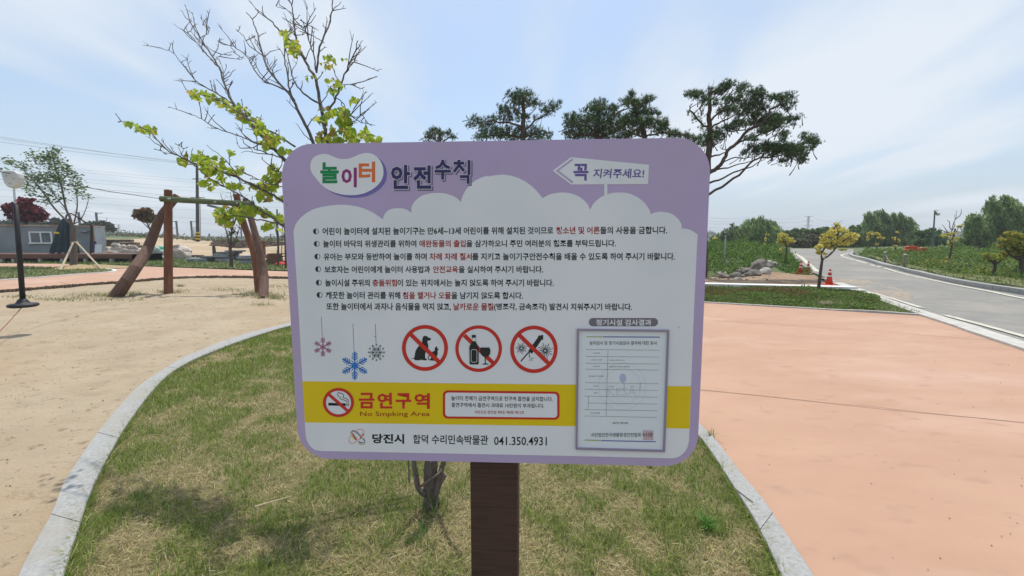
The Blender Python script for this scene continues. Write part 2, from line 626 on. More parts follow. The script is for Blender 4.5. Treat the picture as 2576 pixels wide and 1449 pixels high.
def tufts(C, length, width, cols, k=9, up=0.35):
    """needle tufts: k thin triangles from each centre"""
    n = len(C) * k
    CC = np.repeat(C, k, axis=0)
    d = unit(n)
    ax = unit(len(C))
    ax[:, 2] = np.abs(ax[:, 2]) + .3
    d = d + np.repeat(ax, k, axis=0) * .9
    d[:, 2] += up
    d /= np.linalg.norm(d, axis=1, keepdims=True)
    s = np.cross(d, unit(n))
    s /= np.linalg.norm(s, axis=1, keepdims=True) + 1e-9
    l = (length * rng.uniform(.6, 1.2, n))[:, None]
    V = np.empty((n, 3, 3))
    V[:, 0] = CC - s * width / 2
    V[:, 1] = CC + s * width / 2
    V[:, 2] = CC + d * l
    return V.reshape(-1, 3), np.arange(n * 3).reshape(-1, 3), np.repeat(np.repeat(cols, k, axis=0), 3, axis=0)


def ellpts(ells, Y, n, depth=1.0, dy=0.0, shell=0.0, yf=None):
    """points in ellipsoids; ells in picture units at distance Y, depth radius = mean radius*depth"""
    area = np.array([e[2] * e[3] for e in ells], float)
    cnt = np.maximum(2, (n * area / area.sum()).astype(int))
    out = []
    for i, (e, c) in enumerate(zip(ells, cnt)):
        yy = Y + (rng.uniform(-dy, dy) if dy else 0)
        if len(e) > 4:
            yy = Y + e[4]
        p = P(e[0], e[1], yy)
        k = yy / 1107.0
        u = unit(c) * (rng.uniform(shell ** 3, 1, c) ** (1 / 3))[:, None]
        r = np.array([e[2] * k, (e[2] + e[3]) / 2 * k * depth, e[3] * k])
        out.append(np.array(p) + u * r)
    return np.concatenate(out)


# ================================================================== GROUND
tt = sorted(set(list(np.linspace(-4, -3, 4)) + list(CT) + list(np.linspace(-3, 4.5, 130))))
yy = np.concatenate([np.linspace(1, 14, 14), np.arange(14.5, 62, .5), np.array([33.05, 34.2, 35.1]), np.geomspace(64, 900, 20)])
yy = np.unique(np.sort(yy))
V = np.array([[t * y, y, H(t * y, y) - .03 - (.12 if y < 18 and t < 2 else 0)] for y in yy for t in tt])
nt_ = len(tt)
ii, jj = np.meshgrid(np.arange(len(yy) - 1), np.arange(nt_ - 1), indexing='ij')
a = (ii * nt_ + jj).ravel()
Fq = np.stack([a, a + 1, a + 1 + nt_, a + nt_], 1)
nb = len(V)
V = np.concatenate([V, [[-900, -400, -.15], [900, -400, -.15], [900, 1, -.15], [-900, 1, -.15]]])
g = npobj('ground', V, [Fq, np.array([[nb, nb + 1, nb + 2, nb + 3]])], M['farfield'])
g['kind'] = 'structure'


def sheet(name, pts, m, lift=0.0, cell=None, parent=None, kind=None, thick=None):
    """flat-ish area laid over the terrain from world XY points"""
    bm = bmesh.new()
    vs = [bm.verts.new((p[0], p[1], 0)) for p in pts]
    f = bm.faces.new(vs)
    if f.normal.z < 0 or f.calc_area() and (bm.normal_update() or f.normal.z < 0):
        f.normal_flip()
    if cell:
        xs = [p[0] for p in pts]
        ys = [p[1] for p in pts]
        y = math.floor(min(ys) / cell) * cell + cell
        while y < max(ys):
            bmesh.ops.bisect_plane(bm, geom=bm.verts[:] + bm.edges[:] + bm.faces[:], plane_co=(0, y, 0), plane_no=(0, 1, 0))
            y += cell
        x = math.floor(min(xs) / cell) * cell + cell
        while x < max(xs):
            bmesh.ops.bisect_plane(bm, geom=bm.verts[:] + bm.edges[:] + bm.faces[:], plane_co=(x, 0, 0), plane_no=(1, 0, 0))
            x += cell
    bmesh.ops.triangulate(bm, faces=bm.faces[:])
    off = rootloc(parent) if parent is not None else Vector((0, 0, 0))
    for v in bm.verts:
        v.co.z = H(v.co.x, v.co.y) + lift
        v.co -= off
    me = bpy.data.meshes.new(name)
    bm.to_mesh(me)
    bm.free()
    me.materials.append(m)
    o = link(name, me, parent)
    if kind:
        o['kind'] = kind
    return o


def W(*pp):
    return [GH(x, y) for x, y in pp]


def smoothline(pts, n):
    return resample([Vector(p) for p in pts], n)


# island outline (granite kerb between lawn and sand / plaza)
outerL = [G(*p) for p in [(-60, 1800), (20, 1540), (62.9, 1424), (131.5, 1298.6), (163.5, 1220.8), (218.5, 1133.9), (273.4, 1060.7),
                          (337.4, 987.5), (392.3, 946), (456.4, 907.4), (543.3, 868.5), (634.8, 838.8), (730.9, 814.6)]]
innerL = [G(*p) for p in [(90, 1800), (140, 1540), (163.5, 1449), (205, 1320), (232, 1240), (275, 1152), (322, 1072), (378, 996), (422, 949),
                          (478, 914), (555, 880), (645, 848), (733, 822)]]
back_o = [G(*p) for p in [(850, 792), (1000, 778), (1180, 780), (1350, 806), (1500, 860), (1620, 935), (1700, 1010)]]
back_i = [G(*p) for p in [(856, 799), (1000, 786), (1178, 789), (1338, 816), (1484, 872), (1604, 953), (1690, 1036)]]
outerR = [G(*p) for p in [(1760, 1072.9), (1801, 1115.3), (1856.7, 1190), (1921, 1269), (1971, 1342.4), (2041.3, 1449), (2110, 1560), (2260, 1800)]]
innerR = [G(*p) for p in [(1757, 1103), (1794, 1152), (1843, 1230), (1893, 1310), (1932, 1385), (1962, 1449), (2010, 1560), (2090, 1800)]]
OUT = smoothline(outerL + back_o + outerR, 220)
INN = smoothline(innerL + back_i + innerR, 220)

sheet('lawn_island', INN, M['thatch'], -.012, kind='structure')

kerb = thing('granite_kerb', 'curved band of pale granite kerb stones round the foreground lawn', 'kerb', kind='structure')
# walk along the outline and cut it into stones
acc, last, step = 0.0, 0, 0.0
lens = []
k0 = 0
dist = 0
cuts = [0]
for i in range(1, len(OUT)):
    dist += (OUT[i] - OUT[i - 1]).length
    if dist > 0.60:
        cuts.append(i)
        dist = 0
cuts.append(len(OUT) - 1)
for a, b in zip(cuts, cuts[1:]):
    if b - a < 1:
        continue
    mb = MB()
    top = .028 + random.uniform(-.003, .003)
    o_, i_ = OUT[a:b + 1], INN[a:b + 1]
    eps = 0.0016
    vo, vi = [p.copy() for p in o_], [p.copy() for p in i_]
    vo[0] += (o_[1] - o_[0]).normalized() * eps
    vi[0] += (i_[1] - i_[0]).normalized() * eps
    vo[-1] -= (o_[-1] - o_[-2]).normalized() * eps
    vi[-1] -= (i_[-1] - i_[-2]).normalized() * eps
    n = len(vo)
    ch = .006
    vs = []
    for k in range(n):
        c = (vi[k] - vo[k]).normalized() * ch
        vs += [(vo[k].x, vo[k].y, -.12), (vo[k].x, vo[k].y, top - ch), (vo[k].x + c.x, vo[k].y + c.y, top),
               (vi[k].x - c.x, vi[k].y - c.y, top), (vi[k].x, vi[k].y, top - ch), (vi[k].x, vi[k].y, -.12)]
    fs = []
    for k in range(n - 1):
        for q in range(5):
            s = k * 6 + q
            fs.append((s, s + 1, s + 7, s + 6))
    fs += [tuple(range(5, -1, -1)), tuple((n - 1) * 6 + q for q in range(6))]
    mb.add(vs, fs)
    mb.build('kerb_stone', M['granite'], kerb)

# sand pit surface: displaced grid clipped to outline
edge_far = [G(*p) for p in [(-900, 800), (-400, 762), (0, 734.6), (120, 725), (243, 715.5), (323, 709.7), (416, 701.7), (503, 698), (620, 698),
                            (725, 700), (850, 708), (960, 722), (1020, 745), (1010, 768), (960, 777)]]
# fix ordering: far edge (left->right), kerb back to near, then round the left
sand = sheet('sand_pit', edge_far + [G(850, 790)] + [G(*p) for p in reversed([(100, 1800), (80, 1540), (110, 1424), (150, 1298.6), (190, 1220.8), (240, 1133.9), (295, 1060.7), (355, 990), (405, 950), (465, 912), (550, 873), (640, 842), (735, 818)])] + [Vector((-1.4, -1.5, 0)), Vector((-16, -1.5, 0)), Vector((-16, 4, 0))], M['sand'], -.02, cell=None, kind='structure')
# replace by regular grid with dents (cells outside the outline dropped)
poly = np.array([(v.x, v.y) for v in (edge_far + [G(850, 790)] + [G(*p) for p in reversed([(100, 1800), (80, 1540), (110, 1424), (150, 1298.6), (190, 1220.8), (240, 1133.9), (295, 1060.7), (355, 990), (405, 950), (465, 912), (550, 873), (640, 842), (735, 818)])] + [Vector((-1.4, -1.5, 0)), Vector((-16, -1.5, 0)), Vector((-16, 4, 0))])])


def inside(X, Y, poly):
    c = np.zeros(X.shape, bool)
    n = len(poly)
    j = n - 1
    for i in range(n):
        xi, yi = poly[i]
        xj, yj = poly[j]
        cond = ((yi > Y) != (yj > Y))
        with np.errstate(divide='ignore', invalid='ignore'):
            xx = (xj - xi) * (Y - yi) / (yj - yi + 1e-12) + xi
        c ^= cond & (X < xx)
        j = i
    return c


gx = np.arange(-15, .0, .045)
gy = np.arange(.6, 17.5, .045)
GX, GY = np.meshgrid(gx, gy)
ins = inside(GX, GY, poly)
Z = -.022 + .030 * (fbm(GX * 2.2, GY * 3.0, 3, 4) - .5) + .022 * (fbm(GX * 8, GY * 10, 9, 3) - .5)
dent = np.clip(fbm(GX * 5.5, GY * 6.5, 21, 2) - .62, 0, 1)
Z -= dent * .13
V = np.stack([GX, GY, Z], -1).reshape(-1, 3)
nx = len(gx)
i2, j2 = np.meshgrid(np.arange(len(gy) - 1), np.arange(nx - 1), indexing='ij')
ok = ins[:-1, :-1] & ins[1:, 1:] & ins[:-1, 1:] & ins[1:, :-1]
a = (i2 * nx + j2)[ok]
Fq = np.stack([a, a + 1, a + 1 + nx, a + nx], 1)
used, inv = np.unique(Fq.ravel(), return_inverse=True)
old = sand.data
sand.data = npmesh('sand_pit', V[used] , inv.reshape(-1, 4), M['sand'], smooth=True)
under = sheet('sand_bed', poly, M['sand'], -.10, kind='structure')

# pink path and plaza
plaza_pts = [G(*p) for p in [(-1500, 765), (-400, 752)]] + edge_far[2:] + [G(850, 790)] + \
    [G(*p) for p in [(1000, 776), (1180, 778), (1350, 804), (1500, 858), (1620, 933), (1700, 1008), (1760, 1072.9), (1801, 1115.3), (1856.7, 1190),
                     (1921, 1269), (1971, 1342.4), (2041.3, 1449), (2110, 1560), (2260, 1800)]] + \
    [Vector((1.3, -2, 0)), GH(2576, 874) + (GH(2576, 874) - GH(2331, 794)) * 4 + Vector((-1, -1, 0))] + \
    [G(*p) for p in [(2576, 877), (2430, 828), (2331, 796), (2025.5, 777), (1772, 762), (1600, 752), (1400, 735), (1200, 712), (1000, 696), (725, 683),
                     (555, 677.5), (361, 670.5), (257, 667), (153, 663.5), (0, 662.5), (-600, 662), (-1500, 665)]]
sheet('pink_path', plaza_pts, M['pink'], 0.0, kind='structure')


def strip(name, pts, w, m, lift, parent=None, kind=None, seg=4, h=None):
    """ribbon of width w along world points, draped; h gives it a height"""
    q = smoothline([Vector((p[0], p[1], 0)) for p in pts], max(2, (len(pts) - 1) * seg))
    vs, fs = [], []
    for i, p in enumerate(q):
        d = (q[min(i + 1, len(q) - 1)] - q[max(i - 1, 0)])
        d.z = 0
        d.normalize()
        s = Vector((-d.y, d.x, 0)) * w / 2
        l, r = p + s, p - s
        z1, z2 = H(l.x, l.y) + lift, H(r.x, r.y) + lift
        if h is None:
            vs += [(l.x, l.y, z1), (r.x, r.y, z2)]
            if i:
                k = (i - 1) * 2
                fs.append((k, k + 1, k + 3, k + 2))
        else:
            vs += [(l.x, l.y, z1 - .1), (l.x, l.y, z1 + h), (r.x, r.y, z2 + h), (r.x, r.y, z2 - .1)]
            if i:
                k = (i - 1) * 4
                fs += [(k, k + 1, k + 5, k + 4), (k + 1, k + 2, k + 6, k + 5), (k + 2, k + 3, k + 7, k + 6)]
    if h is not None:
        fs += [(3, 2, 1, 0), tuple(len(vs) - 4 + k for k in range(4))]
    mb = MB()
    mb.add(vs, fs)
    return mb.build(name, m, parent, kind=kind)


plaza = bpy.data.objects['pink_path']
for a in ([(1762, 981), (1950, 1000), (2200, 1027), (2576, 1064), (2800, 1090)], [(1772, 805), (2100, 827), (2518, 858)],):
    strip('expansion_joint', [G(*p) for p in a], .008, M['joint'], .004, plaza)
strip('expansion_joint', [G(*p) for p in [(150, 710), (175, 716), (180, 722)]], .02, M['joint'], .004, plaza)

# left grass island on the path, with pale kerb
isl = [G(*p) for p in [(-700, 690), (-300, 676), (0, 672), (80, 672), (153, 674), (230, 675.5), (268, 678), (284.5, 681), (271, 684), (208, 688), (104, 696.5), (0, 705), (-300, 728), (-700, 752)]]
sheet('lawn', smoothline(isl, 60), M['lawn'], .03, kind='structure')
strip('path_kerb', [G(*p) for p in [(-300, 730), (0, 706), (104, 698), (208, 689.5), (274, 685), (289, 681), (270, 677), (230, 674.5)]], .12, M['whitecurb'], .0, kind='structure', h=.035)
# grass strip behind the path, far dirt etc.
sheet('lawn_strip', W((-1500, 662), (0, 660), (153, 661), (257, 664), (361, 668), (555, 675), (725, 681), (1000, 694), (1200, 710), (1600, 735),
                      (1600, 690), (1200, 664), (725, 657.5), (560, 650.5), (420, 648.2), (260, 651), (0, 648), (-1500, 650)), M['lawn'], .012, cell=2.0, kind='structure')
sheet('dirt_terrace', W((262, 601), (262, 648.5), (420, 647), (560, 650), (725, 657), (1250, 664), (1250, 612), (725, 607), (500, 604), (400, 598)),
      M['dirt'], .02, cell=.5, kind='structure')
# right: soil patch, planter bed
sheet('soil_patch', W((1600, 700), (1773, 692), (1795, 698), (1860, 700), (1943, 683.5), (2009, 691.5), (2048, 693), (2078, 713), (2110, 720), (2114, 724), (1774, 716), (1600, 712)),
      M['redsoil'], .012, cell=1.0, kind='structure')
bed_pts = [(1500, 712), (1772, 722), (2139, 732), (2190, 744), (2255.5, 766.5), (2331, 794.5), (2025.5, 775.6), (1772, 760.8), (1500, 746)]
sheet('planting_bed', W(*bed_pts), mat('bed_soil', L(.10, .095, .05), L(.16, .12, .08), scale=6, bump=.8, bscale=20, bdist=.03), .006, kind='structure')
strip('bed_edging', [G(*p) for p in [(1500, 746.5), (1772, 761.5), (2025.5, 776.3), (2331, 795)]], .07, M['concrete'], 0, kind='structure', h=.025)
wc = thing('white_kerb', kind='structure')
pa, pb = G(1600, 715.5), G(2150, 729.5)
nseg = 11
for k in range(nseg):
    a, b = pa.lerp(pb, (k + .006) / nseg), pa.lerp(pb, (k + .994) / nseg)
    strip('kerb_stone', [a, b], .42, M['whitecurb'], .01, wc, seg=1, h=.09)

# road
r_a, r_b = GH(2331, 794), GH(2576, 874)
r_end = r_b + (r_b - r_a) * 4
road = sheet('road', W((2114, 717), (2209.5, 752), (2331, 794), (2430, 826), (2576, 874)) + [r_end, r_end + Vector((8, 0, 0))] +
             W((2700, 770), (2576, 746), (2485.6, 731), (2387, 713), (2288.4, 689.5), (2206, 668), (2160, 653), (2138, 645.7), (2140, 640), (2147, 637)) +
             [GH(2147, 637) * 1.35, GH(1984, 632) * 1.35] + W((1982.7, 632), (2002.4, 654), (2025.5, 675.3), (2078, 701), (2097.8, 713)), M['asphalt'], .03, cell=.7, kind='structure')
strip('gutter', W((2085, 703), (2114, 716), (2160, 733), (2209.5, 751), (2331, 793.7), (2430, 825), (2576, 874)) + [r_end], .30, M['concrete'], .012, road, h=.026)
strip('edge_line', W((1996, 637.5), (2004, 642), (2014, 648), (2038.6, 670.4), (2058, 686)), .22, M['paint'], .045, road)
strip('edge_line', W((2196, 741), (2250, 757), (2318, 779)), .12, M['paint'], .045, road)
strip('edge_line', W((2377, 798), (2470, 823), (2576, 853), (2700, 890)), .12, M['paint'], .045, road)
strip('edge_line', W((2143.8, 638), (2125, 641), (2117, 645), (2145, 655), (2182, 665)), .16, M['paint'], .045, road)
strip('edge_line', W((2190, 667.6), (2199, 670.3)), .16, M['paint'], .045, road)
strip('edge_line', W((2207, 672.3), (2216, 674.6)), .16, M['paint'], .045, road)
strip('edge_line', W((2222.7, 676), (2288.4, 695), (2387, 716.4), (2485.6, 736), (2576, 755), (2800, 797)), .15, M['paint'], .045, road)
rk = thing('road_kerb', kind='structure')
kp = smoothline(W((2147, 640), (2139, 643), (2152, 650), (2206, 665), (2240, 675), (2288.4, 687), (2387, 710), (2485.6, 728), (2576, 742), (2800, 778)), 36)
for a, b in zip(kp, kp[1:]):
    d = (b - a).normalized() * .006
    low = .02 if (2210 < 0) else .14
    strip('kerb_stone', [a + d, b - d], .2, M['granite'], .03, rk, seg=1, h=.13)
# mud dust on the road
sheet('road_dirt', W((2060, 700), (2100, 702), (2180, 708), (2260, 728), (2300, 748), (2290, 760), (2215, 748), (2130, 722), (2095, 712)),
      mat('road_mud', L(.36, .29, .21), L(.27, .235, .195), scale=3, lo=.4, hi=.6, spots=(10, L(.18, .14, .10), .55, .65), bump=.7, bscale=20, bdist=.03), .034, cell=1, parent=road)
sheet('verge_lawn', W((2150, 637), (2210, 661), (2290, 681), (2390, 704), (2490, 722), (2576, 735), (2800, 768), (2800, 735), (2576, 716), (2420, 700), (2330, 684), (2240, 664), (2160, 640)),
      M['lawn'], .16, cell=1.0, kind='structure')

# ================================================================== GRASS
def blades(XY, zz, hgt, wid, cols, lean=0.5, seg=True):
    n = len(XY)
    base = np.column_stack([XY, zz])
    az = rng.uniform(0, 2 * np.pi, n)
    ln = rng.uniform(.1, 1, n) * lean
    d = np.column_stack([np.cos(az) * ln, np.sin(az) * ln, np.ones(n)])
    h = (hgt * rng.uniform(.55, 1.3, n))[:, None]
    s = np.column_stack([-np.sin(az + rng.normal(0, .8, n)), np.cos(az + rng.normal(0, .8, n)), np.zeros(n)]) * (wid * rng.uniform(.6, 1.2, n) / 2)[:, None]
    mid = base + d * h * .5
    tip = base + np.column_stack([d[:, 0] * 1.9, d[:, 1] * 1.9, np.full(n, .95)]) * h
    if seg:
        V = np.stack([base - s, base + s, mid + s * .8, mid - s * .8, tip], 1).reshape(-1, 3)
        i = np.arange(n)[:, None] * 5
        return V, [np.concatenate([i + [0, 1, 2, 3]]), i + [3, 2, 4]], np.repeat(cols, 5, axis=0)
    V = np.stack([base - s, base + s, tip], 1).reshape(-1, 3)
    i = np.arange(n)[:, None] * 3
    return V, [i + [0, 1, 2]], np.repeat(cols, 3, axis=0)


def scatter(poly, dens_fn, maxd, zf=None):
    p = np.array([(v[0], v[1]) for v in poly])
    lo, hi = p.min(0), p.max(0)
    n = int((hi - lo).prod() * maxd)
    X = rng.uniform(lo, hi, (n, 2))
    keep = inside(X[:, 0], X[:, 1], p)
    X = X[keep]
    pr = dens_fn(X[:, 0], X[:, 1])
    return X[rng.uniform(0, 1, len(X)) < pr]


INNP = [Vector((p.x * 1.0, p.y, 0)) for p in INN]
GREEN = np.array([[.17, .245, .04], [.225, .305, .055], [.29, .35, .08], [.13, .20, .035]])
STRAW = np.array([[.52, .43, .22], [.42, .35, .16], [.58, .50, .29], [.33, .27, .12]])


def lawncol(X, green):
    n = len(X)
    g = rng.uniform(0, 1, n) < green
    c = np.where(g[:, None], GREEN[rng.integers(0, 4, n)], STRAW[rng.integers(0, 4, n)])
    return np.clip(c * rng.uniform(.75, 1.25, (n, 1)), 0, 1)


def greenness(x, y):
    b = fbm(x * 1.6, y * 1.6, 31, 3)
    s = fbm(x * 6, y * 6, 41, 2)
    g = (b - .5) * 1.6 + (s - .5) * 2.2 + .61
    # lusher by the kerbs and at the back of the lawn
    g = g + np.clip((x - (.72 + .12 * y)) * 1.4, 0, .5) + np.clip((y - 2.6) * .18, 0, .3)
    return np.clip(g, .12, .97)


X = scatter(INNP, lambda x, y: np.clip((1.9 / np.maximum(y, .9)) ** 1.1, .12, 1) * (x > -6), 17000)
X = X[X[:, 1] > .95]
gr = greenness(X[:, 0], X[:, 1])
c = lawncol(X, gr)
dead = c[:, 0] > c[:, 1] * 1.1
k = np.clip(X[:, 1] / 3.0, 1, 2.2)
hh = np.where(dead, .022, .032) * (.8 + .6 * gr) * (1 + .15 * (k - 1))
V1, F1, C1 = blades(X, np.full(len(X), -.012), hh, .0030 * k ** .9, c, lean=np.where(dead, 1.5, .75))
g = npobj('lawn_grass', V1, F1, M['grass'], cols=C1)
settag(g, 'short patchy lawn, green and straw coloured, under the sign', 'grass', kind='stuff')

# dry flattened straw
X = scatter(INNP, lambda x, y: np.clip((1.9 / np.maximum(y, .9)) ** 1.6, .05, 1) * (1.1 - greenness(x, y)), 2600)
X = X[X[:, 1] > .95]
n = len(X)
az = rng.uniform(0, 2 * np.pi, n)
ax = np.column_stack([np.cos(az), np.sin(az), rng.uniform(-.1, .35, n)])
ctr = np.column_stack([X, rng.uniform(-.002, .02, n)])
V1, F1, C1 = leaves(ctr, .055, .0028, lawncol(X, np.zeros(n)), axis=ax)
g = npobj('dead_straw', V1, F1, M['grass'], cols=C1)
settag(g, 'dry straw lying flat between the lawn blades', 'straw', kind='stuff')


def grassfield(name, label, px, dens, h, w, greens, zoff=0, lean=.6, cat='grass', kind='stuff', noise=1.0):
    poly = W(*px) if not isinstance(px[0], Vector) else px
    X = scatter(poly, lambda x, y: np.clip(.35 + fbm(x * noise, y * noise, 5, 3), 0, 1), dens)
    z = np.array([H(a, b) for a, b in X]) + zoff
    cols = pickcol(greens, len(X), .3)
    V1, F1, C1 = blades(X, z, np.full(len(X), h), w, cols, lean=lean, seg=False)
    g = npobj(name, V1, F1, M['grass'], cols=C1)
    return settag(g, label, cat, kind=kind)


GL = [[.085, .15, .03], [.11, .19, .04], [.15, .22, .06]]
grassfield('path_island_grass', 'mown green grass of the island inside the pink path', isl, 130, .07, .035, [[.10, .17, .04], [.15, .19, .06], [.2, .21, .08]], .03)
grassfield('far_lawn_grass', 'green grass strip beyond the pink path', [(-50, 662), (257, 666), (361, 669), (555, 676), (725, 682), (725, 658), (560, 651), (420, 648.5), (262, 651), (-50, 649)], 50, .12, .06, GL + [[.2, .2, .1]], .012)
grassfield('verge_grass', 'green lawn verge behind the road kerb', [(2150, 639), (2210, 662), (2290, 682), (2390, 705), (2490, 723), (2600, 737), (2600, 716), (2420, 700), (2330, 684), (2240, 664), (2160, 640)], 90, .07, .04, [[.13, .20, .05], [.17, .23, .06], [.20, .24, .08]], .16)
# sparse tufts in the sand
Xs = []
for px, py, rx, ry, n in [(250, 742, 70, 6, 500), (330, 738, 40, 5, 260), (150, 752, 90, 4, 220), (430, 733, 45, 5, 300), (560, 728, 60, 5, 160), (640, 738, 50, 9, 500), (690, 745, 30, 8, 300), (660, 765, 30, 3, 60),
                          (455, 718, 10, 1.6, 90), (700, 720, 40, 6, 160), (300, 752, 80, 3, 120), (60, 745, 60, 4, 120)]:
    for _ in range(n):
        p = G(px + random.gauss(0, .5) * rx, py + random.gauss(0, .5) * ry)
        Xs.append((p.x, p.y))
Xs = np.array(Xs)
V1, F1, C1 = blades(Xs, np.full(len(Xs), -.03), np.full(len(Xs), .085), .016, pickcol([[.20, .22, .08], [.30, .28, .14], [.13, .18, .05], [.42, .36, .22]], len(Xs), .3), lean=.9, seg=False)
settag(npobj('sand_weeds', V1, F1, M['grass'], cols=C1), 'thin dry weeds growing in the sand round the log posts', 'weeds', kind='stuff')


def weeds(name, label, poly, n, size, cols, hmax, cat='weeds', width=.6, noise=.6, thr=.0):
    X = scatter(poly, lambda x, y: (fbm(x * noise, y * noise, 11, 3) > thr).astype(float), max(1, n))
    lump = np.clip((fbm(X[:, 0] * 1.1, X[:, 1] * 1.1, 61, 3) - .32) * 2.6, 0, 1.6)
    hh = hmax * (.12 + 1.25 * lump)
    z = np.array([H(a, b) for a, b in X]) + rng.uniform(0, 1, len(X)) * hh
    C = np.column_stack([X, z])
    V1, F1, C1 = leaves(C, size, size * width, pickcol(cols, len(C), .3))
    return settag(npobj(name, V1, F1, M['farleaf'], cols=C1), label, cat, kind='stuff')


weeds('bank_weeds', 'rough green weeds covering the bank left of the road', W((1600, 680), (1775, 690), (1800, 697), (1860, 690), (1900, 675), (1950, 672), (2000, 690), (2045, 694), (2024, 676), (2001, 655), (1983, 634)) +
      [P(1950, 630, 34), P(1850, 618, 32), P(1600, 618, 32)], 220, .11, [[.095, .17, .035], [.125, .22, .045], [.17, .26, .06], [.07, .13, .03]], .36)
weeds('verge_weeds', 'rough green weeds on the bank behind the rope posts', W((2160, 640), (2240, 665), (2330, 685), (2420, 701), (2580, 717), (2800, 740)) + [P(2800, 640, 26), P(2500, 640, 28), P(2300, 636, 32), P(2180, 634, 36)],
      170, .11, [[.09, .165, .035], [.12, .205, .045], [.16, .24, .055], [.19, .23, .07]], .34)
weeds('yellow_flowers', 'low yellow green flowering plants along the foot of the bank', W((2300, 672), (2420, 700), (2540, 712), (2560, 700), (2480, 688), (2380, 672), (2320, 664)), 140, .09,
      [[.38, .36, .04], [.26, .27, .05], [.12, .16, .04]], .45, cat='flowers', thr=.5)
weeds('bed_shrubs', 'low green and rust red ground cover in the bed by the white kerb', W((1740, 722), (2139, 733), (2190, 745), (2215, 757), (2200, 782), (2025, 775), (1740, 758)), 2300, .055,
      [[.11, .20, .04], [.14, .25, .05], [.18, .30, .06], [.12, .18, .05], [.20, .20, .08], [.15, .12, .06]], .085, cat='ground cover', noise=1.4)
weeds('red_shrubs', 'rust red seedlings scattered in the planting bed', W((1740, 726), (2139, 737), (2190, 749), (2240, 765), (2100, 757), (1740, 744)), 900, .045,
      [[.20, .07, .04], [.15, .07, .04], [.26, .10, .06], [.14, .11, .05]], .15, cat='ground cover', noise=1.1, thr=.55)
weeds('far_weeds', 'ragged weeds along the top of the far embankment', [P(264, 600, 56), P(725, 605, 50), P(725, 603, 62), P(264, 592, 72)], 5, .3, [[.12, .12, .06], [.08, .11, .04], [.2, .17, .1]], .5)
grassfield('bed_grass', 'short grass at the pointed right end of the planting bed', [(2080, 733), (2139, 734), (2190, 746), (2255, 768), (2325, 793), (2100, 778)], 1500, .07, .012, [[.13, .21, .045], [.17, .25, .06], [.22, .27, .09]], .006)
# grass creeping over the inner edge of the granite kerb
pe = []
for i in range(1, len(INN) - 1):
    a, b = INN[i], INN[i + 1]
    if a.y < .9:
        continue
    out_ = (OUT[i] - INN[i]).normalized()
    L_ = (b - a).length
    for _ in range(int(L_ * 900 / max(1, a.y * .5))):
        q = a.lerp(b, random.random()) + out_ * abs(random.gauss(0, .012)) - out_ * random.uniform(0, .03)
        pe.append((q.x, q.y))
pe = np.array(pe)
V1, F1, C1 = blades(pe, np.full(len(pe), -.01), np.full(len(pe), .05), .0042, lawncol(pe, np.full(len(pe), .8)), lean=1.0)
settag(npobj('kerb_grass', V1, F1, M['grass'], cols=C1), 'lusher grass creeping over the inner edge of the granite kerb', 'grass', kind='stuff')
# grit and small pebbles on paving, kerb and sand
def grit(name, label, poly, dens, size, z, cols, maxy=9):
    X = scatter(poly, lambda x, y: np.clip((2.0 / np.maximum(y, 1)) ** 1.3, .02, 1) * (y < maxy) * (y > 1), dens)
    n = len(X)
    ctr = np.column_stack([X, np.full(n, z) + size * .2])
    ax_ = np.column_stack([rng.normal(size=(n, 2)), rng.uniform(-.2, .2, n)])
    ax_ /= np.linalg.norm(ax_, axis=1, keepdims=True)
    v, f, c = leaves(ctr, size, size * .8, pickcol(cols, n, .3), axis=ax_, fold=.5)
    settag(npobj(name, v, f, M['grass'], cols=c), label, 'grit', kind='stuff')
grit('paving_grit', 'dark specks of grit and leaf litter on the pink paving', [Vector(p) for p in ((1.2, 1, 0), (6.5, 1, 0), (7.5, 9, 0), (1.0, 9, 0), (1.0, 3.2, 0), (.72, 2.3, 0), (.95, 1.6, 0))], 13, .009, .004, [[.16, .12, .08], [.25, .18, .12], [.10, .08, .06]])
grit('sand_pebbles', 'small dark and pale pebbles lying in the sand', [Vector(p) for p in ((-1.9, 1.4, 0), (-2.4, 3, 0), (-2.6, 5, 0), (-1.6, 7.5, 0), (-9, 9, 0), (-7, 1, 0), (-2.2, 1, 0))], 70, .014, -.02, [[.22, .17, .11], [.50, .44, .36], [.14, .11, .08]])

# ================================================================== LOG EDGING, ZIP LINE
le = thing('log_edging', kind='structure')
q = smoothline(edge_far[2:13], 3000)
pts_, dacc = [q[0]], 0
for a, b in zip(q, q[1:]):
    dacc += (b - a).length
    if dacc > .088:
        pts_.append(b)
        dacc = 0
logmesh = None
for p in pts_[:299]:
    if logmesh is None:
        mb = MB()
        mb.lathe([(.045, -.12), (.046, .055), (.038, .065)], n=7)
        logmesh = mb.build('log', M['edgelog'], le).data
        o = [x for x in bpy.data.objects if x.name == 'log'][0]
    else:
        o = link('log', logmesh, le)
    o.location = (p.x, p.y, random.uniform(-.012, .012))
    o.rotation_euler = (random.uniform(-.05, .05), random.uniform(-.05, .05), random.uniform(0, 6))

fr = thing('log_frame', 'four leaning log posts carrying a mossy green crossbeam at the end of the zip line', 'zip line frame', tuple(G(424, 733)))


def post(a, b, r0, r1, m, bend=None, n=12):
    pts = [a, b] if bend is None else [a] + bend + [b]
    mb = MB()
    q = resample(pts, 10)
    mb.tube(q, [(r0 + (r1 - r0) * i / 10) * (1 + random.uniform(-.02, .02)) for i in range(11)], n)
    return mb.build('post', m, fr, smooth=False, bevel=.012)


def Gd(px, py):
    v = G(px, py)
    return v - Vector((0, 0, .08))


